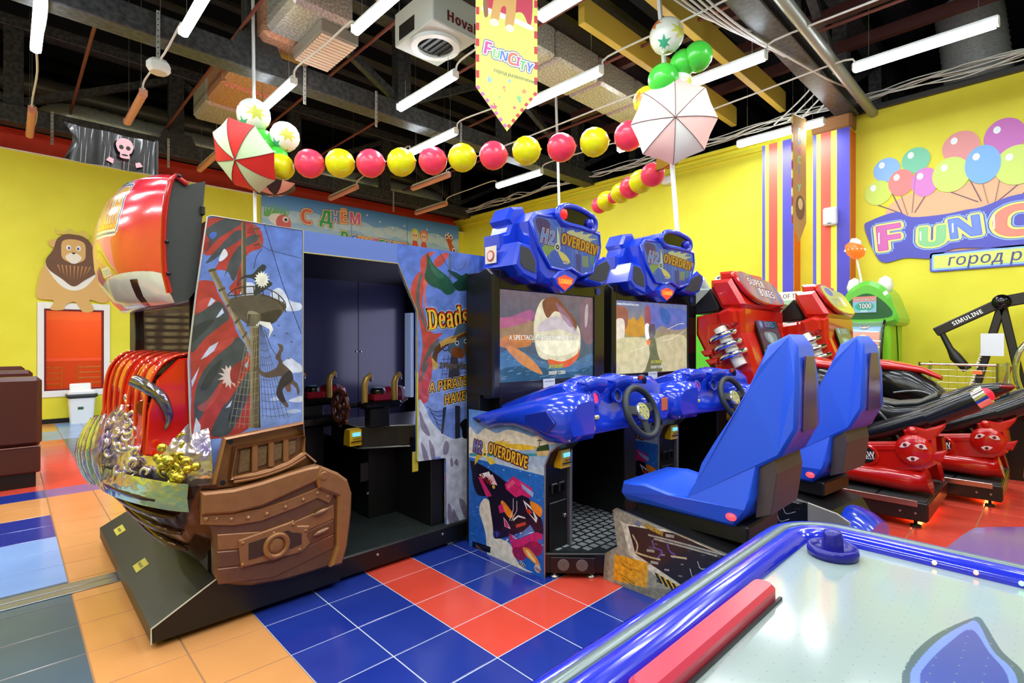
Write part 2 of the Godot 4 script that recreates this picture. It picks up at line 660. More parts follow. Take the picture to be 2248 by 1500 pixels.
func build_floor() -> void:
	var base: Array = [rgb(28, 48, 142), rgb(222, 74, 56), rgb(216, 148, 84), rgb(132, 168, 226), rgb(72, 92, 108), rgb(112, 104, 160)]
	var mats := []
	for c in base:
		for k in 2:
			var d: Color = c.lightened(0.02) if k else c
			var m := mat(Color.WHITE, 0.16)
			m.albedo_texture = noise_tex(0.02, d.darkened(0.04), d.lightened(0.03), 128, 3, 20 + k)
			m.uv1_triplanar = true
			m.uv1_world_triplanar = true
			m.uv1_scale = Vector3.ONE * 0.7
			mats.append(m)
	var st := nb()
	var h := TILE / 2 - 0.0028
	var b := 0.0018
	var top := [V(-h + b, 0, -h + b), V(h - b, 0, -h + b), V(h - b, 0, h - b), V(-h + b, 0, h - b)]
	var low := [V(-h, -b, -h), V(h, -b, -h), V(h, -b, h), V(-h, -b, h)]
	var foot := [V(-h, -0.012, -h), V(h, -0.012, -h), V(h, -0.012, h), V(-h, -0.012, h)]
	quad(st, top[0], top[1], top[2], top[3])
	for k in 4:
		var j := (k + 1) % 4
		quad(st, top[j], top[k], low[k], low[j])
		quad(st, low[j], low[k], foot[k], foot[j])
	st.generate_normals()
	var tile_mesh := st.commit()
	var arrays := tile_mesh.surface_get_arrays(0)
	var near := []
	var far := {}
	var eye := V(0, 1.287, 0)
	var fwd := V(0.6947, 0, -0.7193)
	var right := V(0.7193, 0, 0.6947)
	var covers := [Rect2(0.5, -4.3, 1.75, 1.72), Rect2(2.12, -3.2, 5.0, 1.0), Rect2(0.6, -0.45, 2.0, 3.0), Rect2(2.4, -2.3, 2.4, 1.1)]
	for i in range(-16, 28):
		for j in range(-29, 14):
			var x := 0.84 + (i + 0.5) * TILE
			var z := -2.476 + (j + 0.5) * TILE
			if x > 8.78 or z < -10.94: continue
			var c := tile_colour(x, z) * 2 + (absi(i * 7 + j * 3 + (i * j) % 5) % 2)
			var d := V(x, 0, z) - eye
			var depth := d.dot(fwd)
			var seen := depth > 0.8 and absf(d.dot(right)) < depth * 1.02 and 1.287 < depth * 0.7
			for r in covers:
				if r.has_point(Vector2(x, z)): seen = false
			if seen: near.append([depth, x, z, c])
			else:
				if not far.has(c): far[c] = []
				far[c].append(V(x, 0, z))
	near.sort_custom(func(a, b2): return a[0] < b2[0])
	var fl := get_node("floor")
	for k in near.size():
		var t: Array = near[k]
		if k < 300:
			var o := obj("tile", tile_mesh, mats[t[3]], fl)
			o.position = V(t[1], 0, t[2])
		else:
			if not far.has(t[3]): far[t[3]] = []
			far[t[3]].append(V(t[1], 0, t[2]))
	var am := ArrayMesh.new()
	var n := 0
	for c in far:
		var vs := PackedVector3Array()
		var ns := PackedVector3Array()
		for p in far[c]:
			for q in arrays[Mesh.ARRAY_VERTEX]: vs.append(q + p)
			ns.append_array(arrays[Mesh.ARRAY_NORMAL])
		var a := []
		a.resize(Mesh.ARRAY_MAX)
		a[Mesh.ARRAY_VERTEX] = vs
		a[Mesh.ARRAY_NORMAL] = ns
		am.add_surface_from_arrays(Mesh.PRIMITIVE_TRIANGLES, a)
		am.surface_set_material(n, mats[c])
		n += 1
	var rest := MeshInstance3D.new()
	rest.name = "tiles"
	rest.mesh = am
	rest.set_meta("kind", "stuff")
	fl.add_child(rest)
	# brushed metal joint across the floor
	st = nb()
	bx(st, V(-4, 0, -3.63), V(0.9, 0.006, -3.56), 0.002)
	bx(st, V(-4, 0, -3.55), V(0.9, 0.006, -3.48), 0.002)
	struct("trim_floor_joint", st, M.steel)

# ---------------------------------------------------------------- fluorescent lamps
func lamp_mesh_parts(o: Node3D, lit: bool, hang := 1.71) -> void:
	var st := nb()
	prism(st, pv([-0.024, 0.03, -0.02, 0.06, 0.02, 0.06, 0.024, 0.03]), 1.18, turn(0, 0, 0, V(0, 0, -0.59)), 0.0)
	obj("housing", st, M.white_plastic, o)
	st = nb()
	var prof := []
	for k in 14:
		var a := TAU * k / 14
		prof.append_array([cos(a) * 0.046, sin(a) * 0.046 - 0.014])
	prism(st, pv(prof), 1.15, turn(0, 0, 0, V(0, 0, -0.575)), 0.0, true)
	obj("tube_cover", st, M.tube_on if lit else M.tube_off, o)
	st = nb()
	box(st, V(0, 0, 0), V(0.09, 0.085, 0.02), 0.008)
	var cap := obj("end_cap", st, M.white_plastic if lit else M.tube_off, o)
	cap.position = V(0, 0, 0.592)
	cap = obj("end_cap", cap.mesh, M.white_plastic if lit else M.tube_off, o)
	cap.position = V(0, 0, -0.592)
	st = nb()
	rod(st, V(0, 0.05, 0), V(0, 0.04 + hang, 0), 0.003, 5)
	var wire := obj("hanger", st, M.steel, o)
	wire.position.z = -0.45
	wire = obj("hanger", wire.mesh, M.steel, o)
	wire.position.z = 0.45

func build_lamps() -> void:
	M.tube_on = emat(Color(0.93, 0.97, 1.0), TUBE_GLOW)
	M.tube_off = mat(rgb(226, 158, 138), 0.35)
	var lit := [
		[0.22, -6.75, "lit fluorescent lamp hanging nearest the left edge of the photo"],
		[1.25, -5.35, "lit fluorescent lamp ending above the grey octagonal junction box"],
		[2.45, -4.15, "lit fluorescent lamp in front of the slatted air grille"],
		[2.41, -6.75, "lit fluorescent lamp behind the left cluster of white leaf balloons"],
		[3.675, -5.32, "lit fluorescent lamp below the round air heater outlet"],
		[3.6, -2.75, "lit fluorescent lamp crossing the top edge right of the hanging pennant"],
		[4.8, -4.12, "lit fluorescent lamp crossing behind the hanging pennant's right edge"],
		[4.68, -6.6, "lit fluorescent lamp half hidden behind pink and yellow garland balloons"],
		[5.8, -2.72, "lit fluorescent lamp right above the pale pink umbrella"],
		[6.78, -0.96, "lit fluorescent lamp in front of the big corrugated silver duct"],
		[6.9, -6.97, "small distant lit fluorescent lamp above the far yellow wall corner"],
		[6.97, -4.2, "lit fluorescent lamp peeking out left of the pale pink umbrella"],
		[8.12, -2.8, "lit fluorescent lamp lying above the striped pillars"]]
	var dark := [
		[0.247, -9.88, "switched-off pinkish fluorescent lamp hanging at the far left above red wall"],
		[1.205, -8.32, "switched-off pinkish fluorescent lamp under the grey octagonal junction box"],
		[2.455, -9.89, "switched-off pinkish fluorescent lamp behind the red and green umbrella"],
		[4.95, -10.1, "switched-off pinkish fluorescent lamp above the left half of the birthday banner"],
		[5.8, -8.25, "switched-off whitish fluorescent lamp with its cable above the banner"],
		[6.97, -9.89, "switched-off pinkish fluorescent lamp near the far corner above the banner"]]
	for l in lit:
		var o := thing("fluorescent_lamp", l[2], "lamp", V(l[0], 4.33, l[1]), 0, "ceiling lamps in rows")
		lamp_mesh_parts(o, true, 0.25 if l[0] == 3.675 else (0.49 if l[0] == 2.41 else 1.71))
		lamp_light(V(l[0], 4.262, l[1]))
	for l in dark:
		var o := thing("fluorescent_lamp", l[2], "lamp", V(l[0], 4.33, l[1]), 0, "ceiling lamps in rows")
		lamp_mesh_parts(o, false)
	# the rows go on overhead and behind the photographer
	for p in [[0.2, -3.7], [0.2, -0.7], [1.25, -2.3], [1.25, 0.8], [2.45, -1.1], [2.45, 2.0], [3.65, 0.4], [4.8, -1.1], [4.8, 2.0], [5.8, 0.4], [-1.0, -5.3], [-1.0, -2.3], [-1.0, 0.8], [-2.2, -6.7], [-2.2, -3.7], [-2.2, -0.7], [-3.4, -5.2], [-3.4, -2.2], [6.9, 2.0], [0.2, 2.4], [-3.4, 0.8], [-1.0, -8.3], [-2.2, -9.7], [-3.4, -8.2], [-4.6, -6.7], [-4.6, -9.7]]:
		var o := thing("fluorescent_lamp", "lit fluorescent lamp in the rows overhead and behind the viewer", "lamp", V(p[0], 4.33, p[1]), 0, "ceiling lamps overhead and behind the viewer")
		lamp_mesh_parts(o, true)
		lamp_light(V(p[0], 4.262, p[1]))

func lamp_light(at: Vector3) -> void:
	var l := AreaLight3D.new()
	l.name = numbered("tube_light")
	l.area_size = Vector2(0.09, 1.15)
	l.light_color = Color(0.97, 0.985, 1.0)
	l.light_energy = LAMP_ENERGY
	l.shadow_enabled = true
	l.area_range = 20.0
	l.rotation = Vector3(-PI / 2, 0, 0)
	l.position = at
	add_child(l)

func art_booth_side() -> Art:
	var a := Art.new(760, 1878, 510, Color(0.439,0.541,0.831), bold)
	a.grad(0, 1260, Color(0.37, 0.49, 0.80), Color(0.56, 0.66, 0.90))
	a.blob([30,363,48,314,78,318,91,345,66,388],Color(0.91,0.933,0.973),0.85)
	a.blob([350,343,378,311,408,316,445,367,498,380,498,411,437,421,378,401],Color(0.91,0.933,0.973),0.85)
	a.blob([408,679,445,657,483,681,502,697,502,728,437,729,400,709],Color(0.91,0.933,0.973),0.85)
	a.blob([437,870,502,851,502,882],Color(0.91,0.933,0.973),0.85)
	a.blob([199,309,252,291,279,303,293,346,199,352],Color(0.91,0.933,0.973),0.85)
	a.blob([422,921,475,915,502,929,452,936],Color(0.784,0.839,0.941),0.8)
	a.blob([350,855,378,846,400,859,371,866],Color(0.784,0.839,0.941),0.8)
	a.blob([378,371,400,347,422,376],Color(0.784,0.839,0.941),0.8)
	a.blob([75,16,279,12,314,110,239,170,212,351,166,326,199,267,141,244,109,240,134,174,66,182,60,135],Color(0.69,0.243,0.235))
	a.blob([72,65,153,3,219,14,122,99,66,175,84,118],Color(0.282,0.306,0.337))
	a.blob([69,216,128,133,186,62,219,50,219,86,153,144,103,199],Color(0.282,0.306,0.337))
	a.blob([239,83,286,55,293,83,239,119],Color(0.282,0.306,0.337))
	a.blob([144,278,173,184,219,114,219,186,186,289,160,249],Color(0.282,0.306,0.337))
	a.blob([60,142,78,119,91,138,69,168],Color(0.471,0.141,0.173),0.5)
	a.blob([252,31,279,19,283,48,245,60],Color(0.471,0.141,0.173),0.5)
	a.blob([199,295,215,222,219,337],Color(0.471,0.141,0.173),0.5)
	a.blob([84,87,100,73,114,79,103,102,89,104],Color(0.275,0.431,0.784))
	a.blob([144,145,160,171,134,202,122,197],Color(0.91,0.933,0.973))
	a.blob([12,364,91,297,122,357,179,467,199,530,252,631,259,674,266,740,252,985,24,1000,12,829],Color(0.69,0.243,0.235))
	a.blob([12,479,84,414,128,391,166,460,134,496,66,559,12,620],Color(0.282,0.306,0.337))
	a.blob([24,830,48,730,103,649,166,594,205,552,245,616,219,666,166,707,122,775,78,862,30,939],Color(0.282,0.306,0.337))
	a.blob([91,994,128,894,173,835,225,752,259,711,256,812,199,951,153,1009],Color(0.282,0.306,0.337))
	a.blob([12,519,60,484,103,476,72,518,12,580],Color(0.18,0.196,0.227),0.7)
	a.blob([48,784,84,704,134,657,122,705,78,786],Color(0.18,0.196,0.227),0.7)
	a.blob([160,932,199,837,245,775,219,860,186,942],Color(0.18,0.196,0.227),0.7)
	a.blob([48,634,103,594,186,552,166,594,84,628],Color(0.804,0.329,0.314),0.6)
	a.blob([36,865,78,835,134,755,122,817,66,888],Color(0.804,0.329,0.314),0.6)
	a.blob([24,417,72,374,103,386,48,443],Color(0.804,0.329,0.314),0.6)
	a.poly([12,748,45,685,30,736,15,776],Color(0.769,0.816,0.925))
	a.poly([48,655,84,597,122,573,103,615,72,642],Color(0.769,0.816,0.925))
	a.poly([75,415,91,373,109,386,91,407],Color(0.769,0.816,0.925))
	a.poly([109,465,137,419,144,440,122,461],Color(0.769,0.816,0.925))
	a.poly([150,882,179,846,170,877],Color(0.769,0.816,0.925))
	a.poly([18,992,30,912,48,948,48,1003],Color(0.769,0.816,0.925))
	a.poly([232,688,252,656,245,703],Color(0.769,0.816,0.925))
	a.poly([207,737,192,745,214,770,185,757,195,790,174,764,172,796,163,773,151,788,151,764,136,769,143,750,116,749,142,734,119,718,146,721,132,694,150,703,151,682,163,699,171,683,176,704,197,680,185,715,211,707,189,729],Color(0.871,0.808,0.784))
	a.blob([174,700,219,666,232,710,199,765,174,757],Color(0.588,0.204,0.22))
	a.poly([219,11,237,11,240,350,217,351],Color(0.345,0.306,0.243))
	a.poly([219,11,225,10,227,350,217,351],Color(0.541,0.486,0.384))
	a.poly([258,450,295,449,304,991,256,986],Color(0.408,0.353,0.267))
	a.poly([258,450,269,449,268,987,256,986],Color(0.573,0.51,0.392))
	a.poly([288,449,295,449,304,991,293,990],Color(0.275,0.235,0.196))
	a.poly([78,246,103,237,260,573,251,616],Color(0.478,0.424,0.329))
	a.poly([78,246,87,242,252,587,251,616],Color(0.627,0.573,0.455))
	a.poly([79,248,110,238,112,248,82,259],Color(0.322,0.282,0.227))
	a.poly([120,335,148,320,150,330,123,346],Color(0.322,0.282,0.227))
	a.poly([153,406,179,386,181,396,156,417],Color(0.322,0.282,0.227))
	a.poly([189,481,212,458,214,468,192,493],Color(0.322,0.282,0.227))
	a.poly([222,551,243,523,244,533,224,563],Color(0.322,0.282,0.227))
	a.line([269,6,293,76,309,110],6,Color(0.471,0.416,0.329))
	a.line([274,35,300,26],7,Color(0.322,0.282,0.227))
	a.line([274,71,300,63],7,Color(0.322,0.282,0.227))
	a.line([274,111,300,103],7,Color(0.322,0.282,0.227))
	a.blob([164,383,219,358,321,349,408,377,424,406,378,468,321,496,252,493,192,445],Color(0.361,0.329,0.29))
	a.blob([252,479,300,441,400,415,378,472,321,496],Color(0.251,0.227,0.204))
	a.blob([245,436,266,428,297,441,304,500,252,501],Color(0.588,0.557,0.471))
	a.poly([247,443,307,441,314,499,242,501],Color(0.322,0.29,0.243))
	a.arc([160,355,199,324,279,309,364,327,415,369,424,406],5,Color(0.243,0.212,0.18))
	a.arc([160,361,199,356,279,343,364,361,415,404,424,427],5,Color(0.243,0.212,0.18))
	a.line([192,335,195,374],5,Color(0.243,0.212,0.18))
	a.line([232,318,235,357],5,Color(0.243,0.212,0.18))
	a.line([273,310,275,350],5,Color(0.243,0.212,0.18))
	a.line([314,312,317,352],5,Color(0.243,0.212,0.18))
	a.line([357,324,360,364],5,Color(0.243,0.212,0.18))
	a.line([389,344,392,385],5,Color(0.243,0.212,0.18))
	a.line([411,373,414,414],5,Color(0.243,0.212,0.18))
	a.blob([199,302,225,264,266,250,293,218,314,199,330,207,325,226,311,242,335,270,360,290,335,314,293,346,276,347,279,282,239,270,212,287,205,309],Color(0.204,0.22,0.243))
	a.poly([348,270,335,277,344,288,331,289,335,303,323,298,322,313,313,302,307,316,303,302,293,311,294,296,281,300,288,287,275,285,286,275,275,267,288,263,281,251,294,253,293,238,303,246,307,231,313,244,322,232,323,247,335,239,331,254,344,253,335,265],Color(0.941,0.941,0.863))
	a.poly([279,500,300,474,350,480,364,513,342,558,346,514,314,496],Color(0.933,0.941,0.925))
	a.line([264,442,166,975],2.2,Color(0.588,0.573,0.463))
	a.line([270,442,187,978],2.2,Color(0.588,0.573,0.463))
	a.line([276,442,208,980],2.2,Color(0.588,0.573,0.463))
	a.line([282,442,229,983],2.2,Color(0.588,0.573,0.463))
	a.line([287,442,250,985],2.2,Color(0.588,0.573,0.463))
	a.line([293,441,271,987],2.2,Color(0.588,0.573,0.463))
	a.line([299,441,293,990],2.2,Color(0.588,0.573,0.463))
	a.line([297,492,314,948],2,Color(0.275,0.298,0.329))
	a.line([299,492,334,950],2,Color(0.275,0.298,0.329))
	a.line([301,492,354,951],2,Color(0.275,0.298,0.329))
	a.line([302,492,375,952],2,Color(0.275,0.298,0.329))
	a.line([304,492,395,954],2,Color(0.275,0.298,0.329))
	a.line([306,492,416,955],2,Color(0.275,0.298,0.329))
	a.line([307,492,437,956],2,Color(0.275,0.298,0.329))
	a.arc([246,544,272,550,298,539],2.2,Color(0.588,0.573,0.463))
	a.arc([302,544,321,548,323,538],2,Color(0.275,0.298,0.329))
	a.arc([239,579,269,585,297,574],2.2,Color(0.588,0.573,0.463))
	a.arc([303,579,325,583,332,573],2,Color(0.275,0.298,0.329))
	a.arc([233,613,267,619,297,610],2.2,Color(0.588,0.573,0.463))
	a.arc([304,614,329,619,342,609],2,Color(0.275,0.298,0.329))
	a.arc([227,648,264,654,297,645],2.2,Color(0.588,0.573,0.463))
	a.arc([305,649,334,654,352,644],2,Color(0.275,0.298,0.329))
	a.arc([220,682,261,689,296,680],2.2,Color(0.588,0.573,0.463))
	a.arc([306,685,338,690,362,680],2,Color(0.275,0.298,0.329))
	a.arc([214,716,259,724,296,715],2.2,Color(0.588,0.573,0.463))
	a.arc([307,720,342,726,372,716],2,Color(0.275,0.298,0.329))
	a.arc([208,750,256,758,296,750],2.2,Color(0.588,0.573,0.463))
	a.arc([308,755,347,762,382,753],2,Color(0.275,0.298,0.329))
	a.arc([202,784,254,793,295,785],2.2,Color(0.588,0.573,0.463))
	a.arc([309,790,351,797,392,789],2,Color(0.275,0.298,0.329))
	a.arc([195,818,251,827,295,820],2.2,Color(0.588,0.573,0.463))
	a.arc([310,826,356,833,402,826],2,Color(0.275,0.298,0.329))
	a.arc([189,852,248,862,295,855],2.2,Color(0.588,0.573,0.463))
	a.arc([312,861,360,869,412,863],2,Color(0.275,0.298,0.329))
	a.arc([183,885,246,896,294,891],2.2,Color(0.588,0.573,0.463))
	a.arc([313,897,365,906,422,900],2,Color(0.275,0.298,0.329))
	a.arc([177,919,243,931,294,926],2.2,Color(0.588,0.573,0.463))
	a.arc([314,932,369,942,433,938],2,Color(0.275,0.298,0.329))
	a.arc([171,952,241,965,294,961],2.2,Color(0.588,0.573,0.463))
	a.line([320,2,408,286,502,534],3.5,Color(0.157,0.204,0.361))
	a.arc([309,110,342,124,408,135,500,149],3,Color(0.204,0.243,0.376))
	a.arc([311,125,286,164,274,224],3,Color(0.204,0.243,0.376))
	a.arc([321,514,350,595,378,640,408,671],3,Color(0.235,0.235,0.259))
	a.blob([269,718,293,694,321,724,371,707,389,674,373,651,393,611,384,584,408,592,412,615,400,641,408,679,445,718,461,764,483,789,492,828,483,846,475,811,449,787,449,821,430,823,415,792,404,829,437,892,422,899,378,835,393,768,400,746,350,751,314,742,286,715],Color(0.376,0.314,0.298))
	a.blob([404,754,445,718,461,764,437,786,408,814,422,868,408,875,378,831],Color(0.204,0.188,0.212))
	a.blob([422,796,445,794,449,821,430,823],Color(0.51,0.337,0.298))
	a.arc([385,497,389,492,395,498],3,Color(0.196,0.212,0.251))
	a.arc([363,547,368,542,373,548],3,Color(0.196,0.212,0.251))
	a.arc([425,535,430,530,436,537],3,Color(0.196,0.212,0.251))
	a.arc([433,660,437,656,443,662],3,Color(0.196,0.212,0.251))
	a.arc([448,577,452,572,458,578],3,Color(0.196,0.212,0.251))
	a.mottle(0.012, 0.14, 5)
	return a

func art_booth_right() -> Art:
	var a := Art.new(760, 1724, 820, Color(0.408,0.518,0.808), bold)
	a.grad(0, 1000, Color(0.33, 0.45, 0.78), Color(0.50, 0.60, 0.86))
	a.blob([163,120,171,66,226,26,267,22,226,67,194,150,171,165],Color(0.745,0.282,0.259))
	a.blob([93,277,131,176,178,151,226,187,186,270,178,364,210,456,251,522,326,521,251,590,243,657,251,724,235,858,210,944,151,932,151,787,171,656,178,576,147,418],Color(0.745,0.282,0.259))
	a.blob([131,300,155,173,178,171,159,259,163,365,218,496,202,496,147,392],Color(0.361,0.361,0.361))
	a.blob([171,728,226,610,300,556,284,603,218,677,186,756],Color(0.361,0.361,0.361))
	a.blob([151,820,194,729,226,697,186,782],Color(0.361,0.361,0.361))
	a.blob([186,211,218,188,202,289,226,415,251,482,218,442,190,323],Color(0.886,0.431,0.392),0.7)
	a.blob([267,110,267,69,326,22,377,16,342,75,300,106],Color(0.745,0.282,0.259))
	a.poly([377,16,398,17,398,173,378,175],Color(0.337,0.392,0.51))
	a.line([305,14,411,158,464,196],4,Color(0.157,0.235,0.314))
	a.arc([420,31,411,88,447,116,500,86,519,20],3,Color(0.204,0.259,0.471))
	a.blob([214,35,251,84,292,121,368,162,411,207,429,247,368,279,309,249,235,227,194,183,210,108],Color(0.133,0.329,0.259))
	a.blob([368,120,429,128,482,145,519,127,560,145,537,183,528,234,447,246,411,207,447,176,394,146],Color(0.0941,0.235,0.196))
	a.blob([226,67,267,116,334,158,309,180,243,132],Color(0.227,0.471,0.376),0.6)
	a.blob([528,234,574,194,699,170,699,222,612,228,565,245],Color(0.471,0.424,0.588))
	a.text("Deadstorm",218,497,172,[[13,Color(0.902,0.91,0.941)],[10,Color(0.0549,0.0549,0.0706)],[0,Color(0.839,0.204,0.141),2,-6],[0,Color(0.933,0.769,0.235),0,6]],-0.1,0,0.62,serif_font)
	a.poly([447,464,689,414,689,739,574,721,500,662,411,667,368,632],Color(0.275,0.376,0.471))
	a.line([326,686,669,672],3,Color(0.173,0.235,0.353))
	a.line([326,709,669,697],3,Color(0.173,0.235,0.353))
	a.line([326,732,669,722],3,Color(0.173,0.235,0.353))
	a.line([326,756,669,747],3,Color(0.173,0.235,0.353))
	a.line([326,779,669,772],3,Color(0.173,0.235,0.353))
	a.line([326,802,669,797],3,Color(0.173,0.235,0.353))
	a.line([326,826,669,822],3,Color(0.173,0.235,0.353))
	a.line([326,849,669,847],3,Color(0.173,0.235,0.353))
	a.line([342,659,309,863],3,Color(0.173,0.235,0.353))
	a.line([377,659,347,865],3,Color(0.173,0.235,0.353))
	a.line([411,660,385,868],3,Color(0.173,0.235,0.353))
	a.line([447,661,425,870],3,Color(0.173,0.235,0.353))
	a.line([482,661,464,872],3,Color(0.173,0.235,0.353))
	a.line([519,662,505,875],3,Color(0.173,0.235,0.353))
	a.line([556,663,546,877],3,Color(0.173,0.235,0.353))
	a.line([593,663,588,880],3,Color(0.173,0.235,0.353))
	a.line([631,664,631,883],3,Color(0.173,0.235,0.353))
	a.line([669,665,674,885],3,Color(0.173,0.235,0.353))
	a.poly([394,667,447,668,473,831,368,825],Color(0.235,0.22,0.275))
	a.poly([394,548,660,448,674,466,669,477,447,562,342,611,292,651,284,698,300,719,275,746,255,745,247,670,267,617,317,569],Color(0.345,0.212,0.118))
	a.poly([305,576,394,538,442,545,429,576,351,593,317,614],Color(0.769,0.62,0.322))
	a.poly([247,670,267,691,302,716,275,749,255,748],Color(0.769,0.62,0.322))
	a.poly([394,548,660,448,665,455,403,559],Color(0.588,0.431,0.235))
	a.arc([326,604,342,631,377,618,368,590],6,Color(0.235,0.165,0.102))
	a.blob([394,660,411,611,482,619,500,662,473,682,429,674],Color(0.471,0.259,0.141))
	a.blob([500,591,574,591,602,634,593,678,519,662],Color(0.408,0.298,0.157))
	a.blob([565,576,593,533,689,488,689,746,612,736,574,663],Color(0.275,0.0784,0.0941))
	a.blob([574,620,631,562,689,554,689,761,631,751],Color(0.0627,0.0627,0.0784))
	a.ell(443,583,16,15,Color(0.824,0.839,0.863))
	a.ell(443,583,10,9,Color(0.157,0.173,0.22))
	a.ell(515,571,17,15,Color(0.824,0.839,0.863))
	a.ell(515,571,10,9,Color(0.157,0.173,0.22))
	a.ell(559,542,17,15,Color(0.824,0.839,0.863))
	a.ell(559,542,10,9,Color(0.157,0.173,0.22))
	a.ell(607,527,17,15,Color(0.824,0.839,0.863))
	a.ell(607,527,11,9,Color(0.157,0.173,0.22))
	a.line([519,612,556,645],6,Color(0.118,0.102,0.102))
	a.line([556,609,521,648],6,Color(0.118,0.102,0.102))
	a.text("2 Player Closed Booth",305,738,44,[[4,Color(0.0784,0.0706,0.0863)],[1,Color(0.933,0.886,0.808)],[0,Color(0.157,0.133,0.157)]],0.045,0,0.85)
	a.text("A PIRATE",226,888,82,[[9,Color(0.886,0.886,0.902)],[6,Color(0.118,0.0863,0.0627)],[0,Color(0.886,0.659,0.188)]],-0.1,0.12,0.86)
	a.text("ADVENTURE",623,875,82,[[9,Color(0.886,0.886,0.902)],[6,Color(0.118,0.0863,0.0627)],[0,Color(0.808,0.769,0.235)]],-0.1,0.12,0.86)
	a.text("HAVE FUN!",338,971,82,[[9,Color(0.886,0.886,0.902)],[6,Color(0.118,0.0863,0.0627)],[0,Color(0.886,0.659,0.188)]],-0.1,0.12,0.86)
	a.blob([146,942,196,971,233,1048,278,1102,332,1152,419,1195,493,1191,551,1179,585,1428,585,1945,332,1876,332,1322,146,1305],Color(0.769,0.808,0.886))
	a.blob([157,991,189,1055,233,1140,219,1151,167,1096],Color(0.431,0.392,0.51),0.75)
	a.blob([167,1187,196,1221,226,1299,189,1293],Color(0.431,0.392,0.51),0.75)
	a.blob([226,1176,263,1231,271,1300,248,1303,233,1245],Color(0.431,0.392,0.51),0.75)
	a.blob([332,1240,355,1199,379,1228,371,1277,340,1285],Color(0.431,0.392,0.51),0.75)
	a.blob([387,1331,403,1314,411,1360,395,1370],Color(0.431,0.392,0.51),0.75)
	a.blob([419,1349,443,1327,451,1373],Color(0.431,0.392,0.51),0.75)
	a.blob([460,1588,501,1609,534,1682,518,1730,476,1656],Color(0.431,0.392,0.51),0.75)
	a.blob([411,1641,443,1694,476,1766,443,1784,411,1718],Color(0.431,0.392,0.51),0.75)
	a.blob([371,1601,395,1625,411,1705,387,1744,367,1676],Color(0.431,0.392,0.51),0.75)
	a.blob([443,1784,484,1833,518,1868,451,1857],Color(0.431,0.392,0.51),0.75)
	a.blob([363,1745,403,1735,419,1810,371,1848],Color(0.157,0.275,0.353),0.8)
	a.blob([403,1806,468,1803,518,1861,419,1861],Color(0.157,0.275,0.353),0.8)
	a.poly([427,984,468,988,468,1195,427,1196],Color(0.157,0.18,0.235))
	a.poly([332,989,359,985,332,1152,317,1150],Color(0.141,0.173,0.243))
	a.blob([468,1104,518,1077,551,1126,551,1205,493,1198,484,1151],Color(0.0784,0.0784,0.102))
	a.arc([211,972,271,1008,332,1007],4,Color(0.157,0.18,0.235))
	a.arc([226,992,278,1034,332,1039],4,Color(0.157,0.18,0.235))
	a.arc([241,1011,286,1059,332,1070],4,Color(0.157,0.18,0.235))
	a.arc([256,1031,294,1085,332,1102],4,Color(0.157,0.18,0.235))
	a.arc([271,1052,301,1111,332,1133],4,Color(0.157,0.18,0.235))
	a.mottle(0.012, 0.15, 8)
	return a

